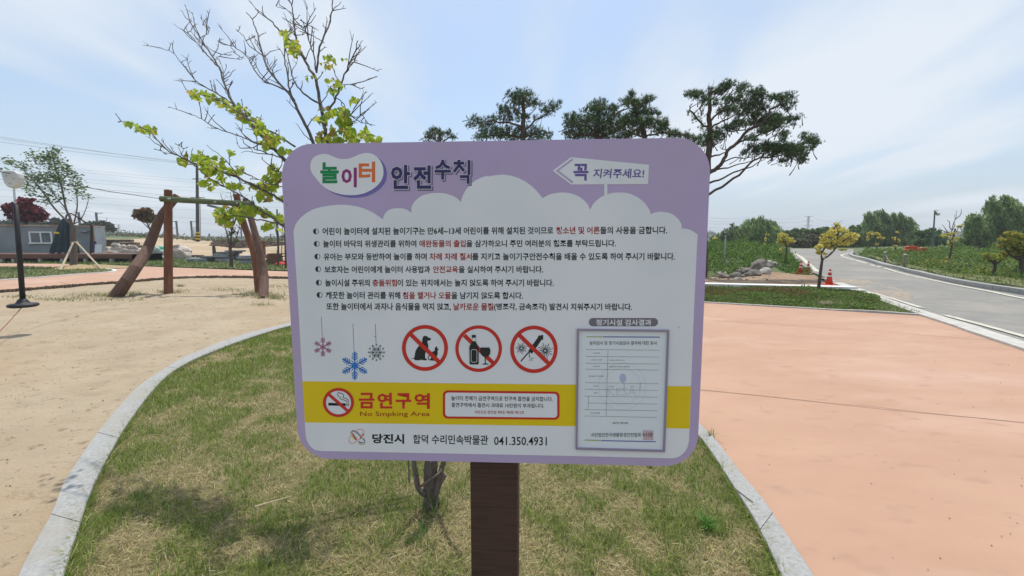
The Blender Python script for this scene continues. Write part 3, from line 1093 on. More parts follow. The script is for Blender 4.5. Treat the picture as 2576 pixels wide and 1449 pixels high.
YB = G(424, 733).y
post(Gd(423, 736), P(423, 478, YB), .108, .098, M['logwood'])
YL = G(288, 745).y
post(Gd(287, 744), P(447, 492, YB + .35), .16, .10, M['graylog'], bend=[P(330, 690, YL + .1), P(372, 625, YB), P(403, 548, YB + .2)])
YR = G(650, 732).y
post(Gd(651, 735), P(594, 489, YR), .10, .085, M['logwood'], bend=[P(640, 640, YR), P(612, 560, YR)])
post(Gd(661, 746), P(617, 500, YR - .2), .125, .07, M['graylog'], bend=[P(664, 690, YR - .6), P(645, 600, YR - .4)])
mb = MB()
bq = resample([P(404, 500, YB - .2), P(520, 507, YR - .2), P(636, 514, YR - .25)], 8)
mb.tube(bq, [.078 + random.uniform(-.003, .003) for _ in bq], 12)
mb.build('crossbeam', M['greenbeam'], fr, bevel=.01)
for px, py in ((424, 500), (597, 511), (541, 508)):
    mb = MB()
    p = P(px, py, YB - .31 if px < 450 else YR - .31)
    mb.tube([p + Vector((0, -.03, 0)), p + Vector((0, .06, 0))], .022, 8)
    mb.build('bolt', M['steel'], fr)

# cable
zc0, zc1 = P(411, 501, YB - .32), P(30, 437, 6.9)
far_end = zc1 + (zc1 - zc0) * .9
cb = MB()
cb.tube([zc0, (zc0 + zc1) / 2 - Vector((0, 0, .03)), zc1, far_end], .0075, 6)
settag(cb.build('zip_line_cable', M['wire']), 'steel cable running from the log frame crossbeam out past the left edge', 'cable')
zs = thing('zip_line', 'pale round pulley box on the cable with chain, black pole and black disc seat', 'zip line', tuple(P(58, 765, 6.9)))
pc = P(35, 452, 6.9)
mb = MB()
prof = [(-.5, .0), (-.1, .02)]
ov = []
outl = [(-22, -12), (-20, -20), (-8, -22), (10, -21), (18, -14), (20, -4), (17, 8), (8, 18), (-2, 22), (-12, 18), (-18, 8)]
k = 6.9 / 1107
nO = len(outl)
for dy in (-.05, .05):
    for (x, y) in outl:
        ov.append(pc + Vector((x * k, dy, -y * k)))
fs = [tuple(range(nO - 1, -1, -1)), tuple(range(nO, 2 * nO))] + [(i, (i + 1) % nO, (i + 1) % nO + nO, i + nO) for i in range(nO)]
mb.add(ov, fs)
mb.build('pulley_cover', M['silver'], zs, bevel=.018)
for dx, dy in ((-8, -8), (8, -2), (-2, 10)):
    mb = MB()
    p = pc + Vector((dx * k, -.062, -dy * k))
    mb.tube([p, p + Vector((0, .02, 0))], .008, 6)
    mb.build('rivet', M['steel'], zs)
mb = MB()
p = P(21, 443, 6.9)
mb.box(p + Vector((-.02, 0, 0)), (.06, .08, .06))
mb.build('bump_stop', M['black'], zs, bevel=.008)
p0, p1 = P(35, 474, 6.9), P(38, 516, 6.9)
nl = 9
for i in range(nl):
    a, b = p0.lerp(p1, i / nl), p0.lerp(p1, (i + 1.25) / nl)
    mb = MB()
    c = (a + b) / 2
    h = (b - a).length / 2
    w = .011
    s = Vector((w, 0, 0)) if i % 2 else Vector((0, w, 0))
    loop = [c + Vector((0, 0, h)), c + Vector((0, 0, h * .6)) + s, c + Vector((0, 0, -h * .6)) + s, c + Vector((0, 0, -h)), c + Vector((0, 0, -h * .6)) - s,
            c + Vector((0, 0, h * .6)) - s, c + Vector((0, 0, h))]
    mb.tube(loop, .0045, 5)
    mb.build('chain_link', M['steel'], zs)
mb = MB()
mb.tube([P(39, 514, 6.9), P(49, 640, 6.9), P(57, 752, 6.9)], [.03, .034, .034], 12)
mb.build('pole', M['blackrub'], zs, smooth=True)
sc_ = P(58, 767, 6.9)
mb = MB()
mb.lathe([(.0, -.035), (.15, -.035), (.178, -.02), (.182, .0), (.172, .018), (.14, .024), (.09, .03), (.075, .05), (.055, .085), (.038, .10), (0, .10)], c=sc_, n=28)
mb.build('disc_seat', M['blackrub'], zs, smooth=True)
mb = MB()
ra_, rb_ = sc_ + Vector((0, -.02, -.035)), G(-90, 905)
mb.tube([ra_.lerp(rb_, i / 10) - Vector((0, 0, .05 * math.sin(math.pi * i / 10))) for i in range(11)], .006, 5)
settag(mb.build('pull_rope', M['ropered'], None), 'thin faded red rope trailing from the disc seat over the sand', 'rope')

# ================================================================== LEFT BACKGROUND
# deck
DY = G(150, 661).y
dk = thing('wooden_deck', 'low dark wooden deck on short grey legs in front of the container', 'deck', tuple(P(150, 661, DY)))
ztop = P(150, 640.5, DY).z
x0, x1 = P(-700, 640, DY).x, P(330, 640, DY).x
mb = MB()
mb.box(((x0 + x1) / 2, DY, ztop - .12), (x1 - x0, .08, .24))
mb.build('fascia', M['deckwood'], dk)
nb_ = 14
bw = 2.6 / nb_
for k in range(nb_):
    mb = MB()
    mb.box(((x0 + x1) / 2, DY - .05 + bw * (k + .5), ztop + .015), (x1 - x0 + .05, bw - .015, .03))
    mb.build('deck_board', M['deckwood'], dk)
for px in (-250, -120, 0, 30, 97, 153, 211, 277, 323):
    mb = MB()
    x = P(px, 650, DY).x
    mb.box((x, DY + .1, (ztop - .26) / 2 - .02), (.16, .16, ztop - .22))
    mb.build('leg', M['concrete'] if px != 323 else M['deckwood'], dk)
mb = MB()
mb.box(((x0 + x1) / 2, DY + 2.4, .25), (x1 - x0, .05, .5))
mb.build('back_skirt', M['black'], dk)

# container
CY = DY + 2.7
ct = thing('container_office', 'long grey container office with a small white window and rusty roof rim', 'container', tuple(P(120, 655, CY)))
CB = P(236, 600, 33.0)
CB.z = 0
fdir, edir = Vector((-.879, -.477, 0)), Vector((-.477, .879, 0))     # along the front to the left, along the end away
crz = math.atan2(-fdir.y, -fdir.x)
cz0, cz1 = .25, 2.42


def cpt(a, b, z):
    return CB + fdir * a + edir * b + Vector((0, 0, z))


def con_at(px, py):
    """place on the front wall seen through a spot"""
    d = ray(px, py)
    k = (CB - Vector((0, 0, CAMH))).dot(edir) / d.dot(edir)
    q = Vector((0, 0, CAMH)) + d * k
    return (q - CB).dot(fdir), q.z


mb = MB()
mb.box(cpt(6, 1.22, (cz0 + cz1) / 2), (12, 2.40, cz1 - cz0), rz=crz)
mb.build('body', M['container'], ct)
mb = MB()
vs, fs = [], []
ne = 40
for i in range(ne + 1):
    q = cpt(-.02 - (.05 if i % 2 else 0), .04 + 2.36 * i / ne, 0)
    vs += [(q.x, q.y, cz0), (q.x, q.y, cz1 - .04)]
    if i:
        k = 2 * (i - 1)
        fs.append((k, k + 2, k + 3, k + 1))
mb.add(vs, fs)
mb.build('corrugated_wall', M['containerlight'], ct)
mb = MB()
mb.box(cpt(6, -.02, cz1 + .0), (12.1, .07, .12), rz=crz)
mb.build('roof_rim', M['rust'], ct)
mb = MB()
mb.box(cpt(-.04, 1.22, cz1 + .0), (.09, 2.5, .09), rz=crz)
mb.box(cpt(-.02, -.01, (cz0 + cz1) / 2 - .04), (.10, .10, cz1 - cz0 - .12), rz=crz)
mb.box(cpt(-.02, 2.44, (cz0 + cz1) / 2 - .04), (.10, .10, cz1 - cz0 - .12), rz=crz)
mb.build('frame_trim', M['rust'], ct)
wa, wz1 = con_at(129, 585)
wb, wz0 = con_at(78, 611)
wz1, wz0 = con_at(104, 584)[1], con_at(104, 611.5)[1]
wm_, hc_, ww_ = (wa + wb) / 2, (wz0 + wz1) / 2, wb - wa
t = .09
mb = MB()
mb.box(cpt(wm_, -.05, wz1), (ww_ + t, .08, t), rz=crz)
mb.box(cpt(wm_, -.07, wz0), (ww_ + t * 2.2, .12, t * 1.1), rz=crz)
mb.box(cpt(wa, -.05, hc_), (t, .08, wz1 - wz0 - t), rz=crz)
mb.box(cpt(wb, -.05, hc_), (t, .08, wz1 - wz0 - t), rz=crz)
mb.box(cpt(wm_, -.05, hc_), (t * .8, .07, wz1 - wz0 - t), rz=crz)
wf = mb.build('window', M['white'], ct)
for sgn in (-1, 1):
    mb = MB()
    mb.box(cpt(wm_ + sgn * ww_ / 4, -.02, hc_), (ww_ / 2 - t * .9, .02, wz1 - wz0 - t), rz=crz)
    mb.build('pane', M['glass'], wf)
for i in range(8):
    mb = MB()
    mb.box(cpt(wb - t - i * (ww_ / 2 - t) / 8, -.075, hc_), (.02, .02, wz1 - wz0 - t), rz=crz)
    mb.build('window_bar', M['steel'], wf)
la, lz = con_at(212, 583)
mb = MB()
q = cpt(la, -.12, lz)
mb.lathe([(.0, -.06), (.16, -.05), (.2, 0), (.16, .05), (0, .06)], c=q, n=12)
mb.box(cpt(la - .3, -.05, lz), (.2, .06, .12), rz=crz)
mb.build('wall_lamp', M['polegrey'], ct)
ls = thing('leaning_poster_board', 'small white poster board leaning at the right end of the container', 'board', tuple(P(247, 637, 32.0)))
mb = MB()
mb.box(P(247, 628, 32.0), (.42, .04, .75), rx=R(-12), rz=R(8))
mb.build('panel', M['white'], ls)
mb = MB()
mb.box(P(238, 627, 32.1), (.16, .1, .8), rx=R(-6))
mb.build('side_panel', mat('purple_board', L(.10, .06, .16), rough=.6), ls)
dp = thing('downpipe', 'dark drainpipe with a small purple box on the container corner', 'drainpipe', tuple(P(231, 636, 32.7)))
mb = MB()
mb.tube([P(231, 569, 32.7), P(232, 600, 32.7), P(232.5, 636, 32.7)], .06, 8)
mb.build('pipe', M['black'], dp)
mb = MB()
mb.box(P(237, 610, 32.4), (.22, .12, .16))
mb.build('box', mat('box_purple', L(.06, .04, .09)), dp)

# parasol
UY = DY + 1.0
um = thing('closed_parasol', 'closed dark teal cantilever parasol hanging from a curved arm over the deck', 'parasol', tuple(P(160, 640, UY)))
mb = MB()
top = P(166, 550, UY)
vs, fs = [], []
nr = 22
ang = R(6)
levels = [(0, .16), (.12, .24), (.4, .34), (.7, .43), (.9, .50), (1.0, .54)]
bot = P(163, 634, UY)
for li, (u, r) in enumerate(levels):
    c = top.lerp(bot, u)
    for k in range(nr):
        th = 2 * math.pi * k / nr
        rr = r * (1 + (.16 if k % 2 else -.10) * min(1, u * 2)) * 1.25
        zz = -.14 * (k % 2) if u == 1.0 else 0
        vs.append(c + Vector((rr * math.cos(th) * 1.1, rr * math.sin(th) * .7, zz)))
for li in range(len(levels) - 1):
    for k in range(nr):
        a, b = li * nr + k, li * nr + (k + 1) % nr
        fs.append((a, b, b + nr, a + nr))
fs.append(tuple(range(nr)))
mb.add(vs, fs)
mb.build('canopy', M['canvas'], um)
mb = MB()
mb.tube(resample([P(165, 552, UY), P(168, 541, UY), P(176, 537, UY), P(187, 541, UY), P(205, 553, UY), P(230, 568, UY)], 16), .045, 8)
mb.build('arm', M['black'], um, smooth=True)
mb = MB()
mb.box(P(201, 550, UY), (.16, .12, .16), ry=R(30))
mb.build('crank_box', M['black'], um)
mb = MB()
mb.tube([P(230, 568, UY), P(228, 640, UY)], .05, 8)
mb.build('mast', M['black'], um)
mb = MB()
mb.box(P(172, 586, UY) + Vector((0, -.75, 0)), (.35, .02, .1), ry=R(5))
mb.build('strap', M['hazyellow'], um)


# ------------------------------------------------------------------ trees
def C1_(c, k=.347, ox=0.0, oy=345.9):
    return [(ox + x * k, oy + y * k) for x, y in c]


def tree(name, label, cat, base, Y, limbs_, foliage, bark, leafm, parts=('trunk', 'crown'), group=None, depth=.8, jit=0.0, twig=None):
    """limbs_: list of (points2d, r0, r1) ; first is the trunk. foliage: callable returning list of (V,F,C)"""
    t = thing(name, label, cat, tuple(base), group)
    mb = MB()
    for pts, r0, r1 in limbs_[:1]:
        limb(mb, [P(x[0], x[1], Y + (x[2] if len(x) > 2 else 0)) for x in pts], r0, r1, 8, jit=jit)
    mb.build(parts[0], bark, t)
    if len(limbs_) > 1 or twig:
        mb = MB()
        for pts, r0, r1 in limbs_[1:]:
            dd = random.uniform(-1, 1) * depth * .4
            q = limb(mb, [P(x[0], x[1], Y + (x[2] if len(x) > 2 else dd * i / max(1, len(pts) - 1))) for i, x in enumerate(pts)], r0, r1, 6, jit=jit)
            if twig:
                for p in q[2:]:
                    for _ in range(twig[0]):
                        d = Vector((random.uniform(-1, 1), random.uniform(-1, 1), random.uniform(-.1, 1.2))).normalized() * twig[1] * random.uniform(.4, 1.2)
                        m_ = p + d * .5 + Vector((random.uniform(-.1, .1), 0, random.uniform(-.1, .1))) * twig[1]
                        mb.tube([p, m_, p + d], [r1 * .8, r1 * .6, r1 * .3], 4)
        mb.build('branches', bark, t)
    if foliage:
        vs, fs, cs, n = [], [], [], 0
        for (v, f, c) in foliage:
            vs.append(v)
            fs.append(f + n)
            cs.append(c)
            n += len(v)
        npobj(parts[1], np.concatenate(vs), np.concatenate(fs), leafm, t, np.concatenate(cs))
    return t


# staked tree left
TY = G(185, 672).y
TREEC = C1_([(60, 170), (100, 190), (180, 210), (30, 240), (220, 110), (260, 140), (300, 150), (340, 130), (390, 90), (420, 110), (380, 150), (340, 190), (400, 210), (460, 190),
             (470, 240), (510, 260), (540, 290), (420, 270), (380, 290), (300, 280), (220, 280), (160, 320), (220, 370), (300, 350), (420, 330), (540, 350), (600, 350), (380, 420),
             (340, 460), (560, 400), (620, 420), (460, 440), (230, 410), (300, 310)])
TRR = [(35, 20), (40, 20), (50, 25), (30, 12), (30, 15), (30, 20), (40, 30), (30, 25), (40, 20), (25, 15), (60, 30), (50, 25), (50, 25), (35, 20), (50, 25), (40, 30), (25, 25),
       (50, 30), (60, 25), (60, 30), (60, 30), (50, 30), (50, 20), (50, 30), (50, 30), (50, 20), (30, 20), (60, 30), (50, 15), (40, 25), (25, 20), (30, 15), (40, 15), (60, 25)]
ells = [(x, y, a * .347 * .95, b * .347 * 1.25) for (x, y), (a, b) in zip(TREEC, TRR)]
C = ellpts(ells, TY, 2000, 1.3, dy=.5)
C = C + rng.normal(0, .09, C.shape)
ax = np.column_stack([rng.uniform(-1, -.3, len(C)), rng.uniform(-.5, .5, len(C)), rng.uniform(-.35, .35, len(C))])
fol = leaves(C, .17, .085, pickcol([[.11, .18, .07], [.15, .23, .09], [.20, .28, .12], [.10, .14, .07]], len(C), .3), axis=ax / np.linalg.norm(ax, axis=1, keepdims=True))
LB = [([(185, 675), (186, 640), (184.5, 600), (184, 566)], .16, .115)]
for c, r in [([(525, 640), (500, 560), (480, 520), (440, 330), (400, 210), (375, 110)], .06), ([(520, 635), (400, 520), (300, 380), (230, 300), (150, 220), (60, 170)], .045),
             ([(535, 630), (560, 500), (555, 400), (545, 320)], .035), ([(540, 625), (590, 590), (635, 480), (640, 420)], .03), ([(515, 620), (460, 580), (370, 480), (340, 450)], .035),
             ([(480, 520), (430, 460), (400, 420), (330, 330)], .03), ([(440, 330), (480, 280), (530, 270)], .025), ([(400, 210), (340, 170), (280, 140)], .022), ([(300, 380), (220, 350), (150, 320)], .022),
             ([(440, 330), (400, 280), (330, 230)], .02)]:
    LB.append((C1_(c), r, r * .35))
tree('staked_tree', 'young windblown green tree on the path island propped by two pale stakes', 'tree', G(185, 672), TY, LB, [fol], M['graybark'], M['farleaf'], twig=(1, .35))
for (a, b, lab) in (((148, 682), (184, 610), 'left'), ((260, 678), (192, 609), 'right')):
    mb = MB()
    mb.tube([G(*a) - Vector((0, 0, .1)), P(b[0], b[1], TY - .12)], .042, 7)
    mb.tube([P(b[0], b[1], TY - .12) + Vector((-.12, 0, 0)), P(b[0], b[1], TY - .12) + Vector((.12, 0, 0))], .03, 6)
    settag(mb.build('tree_stake', M['palewood']), 'pale wooden stake propping the island tree from its %s' % lab, 'tree stake', 'stakes propping the island tree')
# mound of straw soil at its foot
mb = MB()
vs, fs = [], []
c0 = G(212, 676)
for r_i in range(6):
    for k in range(24):
        th = 2 * math.pi * k / 24
        rr = r_i / 5 * (1 + .15 * math.sin(3 * th))
        vs.append((c0.x + rr * 1.75 * math.cos(th), c0.y + .2 + rr * 1.1 * math.sin(th), .03 + .17 * (1 - (r_i / 5) ** 2) + random.uniform(-.015, .015)))
for r_i in range(5):
    for k in range(24):
        a, b = r_i * 24 + k, r_i * 24 + (k + 1) % 24
        fs.append((a, b, b + 24, a + 24))
mb.add(vs, fs)
o = mb.build('soil_mound', mat('straw_soil', L(.42, .32, .18), L(.28, .22, .11), rough=.95, scale=6, bump=.8, bscale=20, bdist=.04), smooth=True)
o['kind'] = 'structure'

# maroon maple behind container
MY = 33.0
ells = [(x, y, a * .347, b * .347) for (x, y), (a, b) in zip(C1_([(180, 470), (120, 510), (210, 520), (290, 560), (60, 510), (240, 450), (100, 550), (200, 585), (150, 440)]),
                                                          [(50, 30), (80, 35), (80, 40), (50, 40), (40, 25), (20, 12), (60, 30), (130, 25), (15, 10)])]
C = ellpts(ells, MY, 1500, 1.0)
fol = leaves(C, .30, .18, pickcol([[.13, .02, .03], [.20, .03, .05], [.09, .02, .03], [.28, .08, .09]], len(C), .3))
tree('maroon_maple', 'dark maroon leaved maple standing behind the container', 'tree', P(65, 640, MY + .0) * 1 - Vector((0, 0, .4)), MY,
     [([(66, 650), (66, 590), (65, 550), (62, 520)], .18, .08), (C1_([(185, 600), (120, 530), (60, 505)]), .06, .02), (C1_([(188, 600), (240, 540), (290, 540)]), .06, .02)],
     [fol], M['bark'], M['farleaf'], twig=(1, .5))

# brown-leaved tree
BY = 40.0
ells = [(x, y, a * .347, b * .347) for (x, y), (a, b) in zip(C1_([(1010, 560), (1060, 540), (1085, 590), (1040, 590), (1120, 580), (990, 530)]), [(45, 35), (45, 30), (50, 30), (40, 20), (30, 20), (20, 12)])]
C = ellpts(ells, BY, 750, 1.0)
fol = leaves(C, .36, .2, pickcol([[.16, .085, .03], [.10, .06, .025], [.22, .13, .05], [.08, .09, .03]], len(C), .3))
bp_ = P(381, 600, BY)
bp_.z = H(bp_.x, bp_.y)
tree('russet_tree', 'small russet brown leaved tree on the dirt slope behind the leaning log', 'tree', bp_, BY,
     [([(381, 605), (379, 585), (374, 570), (369, 560)], .09, .05), (C1_([(1075, 655), (1040, 620), (1020, 590)]), .04, .02), (C1_([(1070, 650), (1100, 610), (1115, 585)]), .04, .02)],
     [fol], M['bark'], M['farleaf'], twig=(1, .4))


def treemass(name, label, ells, Y, n, size, cols, trunkx, group=None, depth=1.0, hang=False, base=None, nbranch=5, dy=0, width=.55):
    C = ellpts(ells, Y, n, depth, dy=dy, shell=.15)
    rng.shuffle(C)
    cen = C[:max(6, len(C) // (90 if hang else 45))]
    o_ = []
    for ch in np.array_split(C, 12):
        j = ((ch[:, None, :] - cen[None]) ** 2).sum(2).argmin(1)
        o_.append(ch * .58 + cen[j] * .42)
    C = np.concatenate(o_)
    if hang:
        L_ = 5
        m_ = len(C) // L_
        S_ = C[:m_]
        dr = np.column_stack([rng.uniform(-.2, .9, m_), rng.uniform(-.2, .2, m_), -rng.uniform(.5, 1.1, m_)])
        parts = []
        axs = []
        for j in range(L_):
            parts.append(S_ + dr * size * .9 * j + rng.normal(0, size * .12, (m_, 3)))
            axs.append(dr + rng.normal(0, .35, (m_, 3)))
        C = np.concatenate(parts)
        A = np.concatenate(axs)
        A /= np.linalg.norm(A, axis=1, keepdims=True)
        fol = leaves(C, size * 1.5, size * width * .6, pickcol(cols, len(C), .3), axis=A)
    else:
        fol = leaves(C, size, size * width, pickcol(cols, len(C), .3))
    e = np.array([x[:4] for x in ells])
    bx = trunkx
    b = P(bx, 600, Y)
    b.z = H(b.x, b.y)
    pyb = 600 + (CAMH - b.z) * 1107 / Y
    cy = (e[:, 1] * e[:, 2] * e[:, 3]).sum() / (e[:, 2] * e[:, 3]).sum()
    r = .012 * Y * .25
    lb = [([(bx, pyb + 2), (bx + random.uniform(-3, 3), (pyb + cy) / 2), (bx, cy)], r, r * .5)]
    idx = sorted(range(len(ells)), key=lambda i: -ells[i][2] * ells[i][3])[:nbranch]
    for i in idx:
        x_, y_ = ells[i][0], ells[i][1]
        lb.append(([(bx, pyb + (cy - pyb) * random.uniform(.4, .8)), ((bx + x_) / 2, (cy + y_) / 2 + 3), (x_, y_ - ells[i][3] * .4)], r * .4, r * .12))
    return tree(name, label, 'tree', b, Y, lb, [fol], M['bark'], M['farleaf'], group=group, depth=2)


DK = [[.025, .045, .02], [.035, .06, .025], [.05, .075, .03]]
treemass('dark_evergreen', 'dark evergreen clump far behind the container roof, right of the parasol', [(x, y, a * .347, b * .347) for (x, y), (a, b) in zip(C1_([(720, 645), (620, 655), (790, 655), (680, 630), (760, 625), (820, 660)]), [(90, 40), (80, 35), (50, 35), (60, 25), (50, 20), (20, 20)])],
         95, 1500, 1.0, DK, 255)
treemass('dark_evergreen', 'dark evergreen clump far behind the left half of the container roof', [(100, 562, 50, 12), (30, 565, 50, 10), (145, 560, 20, 12), (-60, 560, 60, 14)], 90, 1500, 1.0, DK, 90)


# bare and sapling trees at right of the log frame
def bare(name, label, pts2d, Y, r, twg, leafells=None, k=.347, cols=None, base=None):
    lb = [(C1_(pts2d[0]), r, r * .6)] + [(C1_(c), r * .45, r * .12) for c in pts2d[1:]]
    fol = []
    if leafells:
        C = ellpts([(x, y, a, b) for (x, y), (a, b) in zip(C1_([e[:2] for e in leafells]), [(e[2] * .347, e[3] * .347) for e in leafells])], Y, 90, 1)
        fol = [leaves(C, .14, .09, pickcol(cols or [[.08, .16, .03], [.05, .11, .03]], len(C), .3))]
    b = P(*C1_([pts2d[0][0]])[0], Y)
    b.z = 0
    return tree(name, label, 'tree', b, Y, lb, fol, M['bark'], M['farleaf'], twig=twg)


SY = G(581, 672).y
bare('bare_sapling', 'knotty sapling with thin bare twigs between the log posts, few green leaves at its stem',
     [[(1675, 945), (1676, 880), (1668, 800), (1672, 760)], [(1668, 810), (1655, 740), (1640, 680), (1620, 620), (1585, 560)], [(1676, 800), (1700, 780), (1715, 720), (1735, 660), (1740, 600)],
      [(1672, 760), (1680, 680), (1690, 600), (1685, 500), (1670, 400)], [(1680, 680), (1660, 600), (1645, 520), (1600, 420)], [(1690, 640), (1720, 560), (1740, 480), (1735, 420)], [(1685, 520), (1700, 450), (1690, 380)]],
     SY, .10, (2, .45), [(1670, 700, 20, 30), (1700, 680, 20, 30), (1690, 760, 15, 20), (1665, 860, 10, 15), (1720, 750, 10, 10)])
bare('tree_stump', 'short dead pruned trunk standing beside the grey slabs', [[(1556, 902), (1555, 850), (1550, 800), (1549, 785)], [(1552, 800), (1543, 792), (1540, 790)]], G(539.6, 658).y, .13, None)
bare('bare_sapling', 'thin leafless sapling right of the log posts, beside the stacked timber', [[(2015, 942), (2018, 860), (2015, 740), (2010, 600), (2008, 520)], [(2020, 890), (2040, 840), (2045, 700), (2050, 600)], [(2015, 740), (1995, 660), (1980, 600)], [(2015, 860), (2005, 820)]],
     G(699, 671).y, .06, (1, .4))
bare('bare_sapling', 'thin leafless sapling closest to the left edge of the sign', [[(2072, 952), (2070, 850), (2066, 700), (2058, 580)], [(2068, 750), (2055, 700), (2045, 640)], [(2066, 700), (2080, 640)]],
     G(718, 675).y, .055, (1, .4))

# retaining wall of blocks stepping down to the right
rw = thing('retaining_wall', 'low stepped retaining wall of rough brown blocks behind the sacks', 'wall', tuple(P(380, 648, 35)))
segs = []
blk = 0
blocks = {}
for row in range(6):
    x = 255 + random.uniform(-4, 4)
    while x < 505:
        u = (x - 262) / (500 - 262)
        Yw = 35.7 + (33.9 - 35.7) * u
        topz = (1.32 if x < 330 else 1.0) - max(0, (x - 330)) * .0048
        if x < 300:
            topz = 1.45
        hgt = .24
        w = random.uniform(.42, .75)
        if (row + 1) * hgt <= topz + .12:
            p = P(x, 600, Yw)
            mb = MB()
            mb.box((p.x + w / 2, Yw - .02 * row * -1 + random.uniform(-.03, .03), row * hgt + hgt / 2), (w - .03, .34, hgt - .025), rz=R(random.uniform(-3, 3)), taper=random.uniform(.92, 1))
            mb.build('stone_block', M['stonewall'], rw)
            blk += 1
        x += w * 1107 / Yw
rw2 = thing('terrace_wall', 'long terraced block wall beyond the dirt slope, right of the log frame', 'wall', tuple(P(640, 625, 44)))
for row in range(5):
    x = 520 + row * 4
    while x < 740:
        Yw = 45 - (x - 520) / 220 * 4 + row * .35
        w = random.uniform(.5, 1.0)
        p = P(x, 600, Yw)
        zb = .35 + row * .22 - (x - 520) / 220 * .15
        if not (600 < x < 622 and row < 2):
            mb = MB()
            mb.box((p.x + w / 2, Yw + random.uniform(-.05, .05), zb), (w - .03, .4, .21), rz=R(random.uniform(-3, 3)))
            mb.build('stone_block', M['stonewall'], rw2)
        x += w * 1107 / Yw


# bulk bags
def bag(name, label, cx, cy, rx, ry, Y, m, seed, mouth=None, low=False):
    r_ = np.random.default_rng(seed)
    bm = bmesh.new()
    bmesh.ops.create_icosphere(bm, subdivisions=4, radius=1)
    rx, ry = rx * 1.12, ry * 1.25
    base = P(cx, cy, Y)
    k = Y / 1107
    ph = r_.uniform(0, 6, 12)
    for v in bm.verts:
        n = v.co.copy()
        f = 1 + .10 * math.sin(3 * n.x + ph[0] + 2 * n.z) + .08 * math.sin(5 * n.z + 4 * n.y + ph[1]) + .05 * math.sin(9 * n.x + 7 * n.z + ph[2]) + .035 * math.sin(15 * n.x - 11 * n.z + ph[3]) \
            + .03 * math.sin(21 * n.z + 13 * n.x + ph[4])
        c = Vector((math.copysign(abs(n.x) ** .6, n.x), math.copysign(abs(n.y) ** .6, n.y), math.copysign(abs(n.z) ** .7, n.z))) * f
        v.co = Vector((c.x * rx * k, c.y * rx * k * .7, c.z * ry * k))
    me = bpy.data.meshes.new('bag_body')
    bm.to_mesh(me)
    bm.free()
    me.polygons.foreach_set('use_smooth', np.ones(len(me.polygons), dtype=bool))
    me.materials.append(m)
    t = thing(name, label, 'sack', (base.x, base.y, 0), 'bulk sacks dumped behind the deck')
    o = link('body', me, t, (0, 0, base.z))
    if mouth:
        # folded-over flaps and loops of loose cloth on top
        for j in range(mouth[0]):
            mb = MB()
            x = r_.uniform(-.8, .6) * rx * k
            z = ry * k * r_.uniform(.55, 1.0)
            pts = [(x, -.3 * rx * k, z), (x + r_.uniform(.1, .25), -.35 * rx * k, z + r_.uniform(.08, .3)), (x + r_.uniform(.25, .5), -.3 * rx * k, z + r_.uniform(.0, .15)), (x + r_.uniform(.4, .8), -.25 * rx * k, z - .1)]
            mb.tube([Vector(p) + base for p in resample(pts, 8)], [.05, .1, .12, .13, .12, .1, .09, .07, .04], 7, wob=.25)
            mb.build('flap', mouth[1], t)
    return t


bag('bulk_sack', 'open tan and white bulk sack spilling cloth at the right end of the deck', 304, 638, 26, 15, 33.2, M['bagtan'], 1, (4, M['bagwhite']))
bag('bulk_sack', 'rumpled white sack behind the leaning log', 338, 640, 20, 13, 32.9, M['bagwhite'], 2, (3, M['bagtan']))
bag('bulk_sack', 'low tan sack between the leaning log and the green sack', 364, 648, 12, 8, 32.3, M['bagtan'], 5, (2, M['bagwhite']))
bag('bulk_sack', 'green woven sack with white patches left of the upright log', 390, 637, 22, 13, 33.0, M['baggreen'], 3, (2, M['bagwhite']))
bag('bulk_sack', 'small tan sack lying in front of the green sack', 400, 650, 13, 6, 31.6, M['bagtan'], 6)
bag('bulk_sack', 'full cream bulk sack right of the upright log', 447, 641, 23, 15, 33.0, M['bagwhite'], 4, (2, M['bagtan']))
for x_, l_ in ((316, 'white plastic bucket under the right end of the deck'), (331, 'white plastic bucket outside the right end of the deck')):
    mb = MB()
    p = P(x_, 652, 31.5)
    mb.lathe([(.13, 0), (.17, .42), (.185, .43), (.185, .46), (.0, .46)], c=(p.x, p.y, 0), n=14)
    settag(mb.build('bucket', M['white']), l_, 'bucket')

# slab stacks


def stack(name, label, x0, x1, ybase, n, h, m, Y=None, cat='slab stack', group=None):
    p0, p1 = G(x0, ybase), G(x1, ybase)
    Y = p0.y
    t = thing(name, label, cat, (p0.x, p0.y, 0), group)
    L_ = (p1 - p0).length
    for i in range(n):
        mb = MB()
        o = random.uniform(-.25, .25)
        mb.box(((p0.x + p1.x) / 2 + o, Y + .4 + random.uniform(-.08, .08), h * (i + .5)), (L_ * random.uniform(.75, 1.0), .9, h - .015), rz=R(random.uniform(-2, 2)))
        mb.build('slab', m if i % 3 != 2 else M['slate'], t)
    return t


stack('slab_stack', 'low stack of grey stone slabs just right of the cream sack', 468, 497, 659, 2, .12, M['slab'])
stack('slab_stack', 'grey slab pile left of the pruned stump', 498, 532, 660, 3, .13, M['slab'])
stack('slab_stack', 'tallest grey slab pile behind the pruned stump', 545, 570, 660, 6, .11, M['slab'])
stack('slab_stack', 'dark slab pile behind the knotty sapling', 560, 596, 657, 6, .12, M['slate'])
stack('slab_stack', 'long pale slab stack right of the knotty sapling', 590, 638, 664, 5, .10, M['slab'])
t = thing('timber_stack', 'stack of old brown planks right of the log posts', 'timber stack', tuple(G(680, 667)))
p0, p1 = G(668, 667), G(702, 667)
for i in range(9):
    for j in range(2):
        mb = MB()
        mb.box(((p0.x + p1.x) / 2 + random.uniform(-.1, .1), p0.y + .2 + j * .35, .05 + i * .072), ((p1 - p0).length * random.uniform(.85, 1.05), .3, .06), rz=R(random.uniform(-2, 2)))
        mb.build('plank', M['plankbrown'], t)
mb = MB()
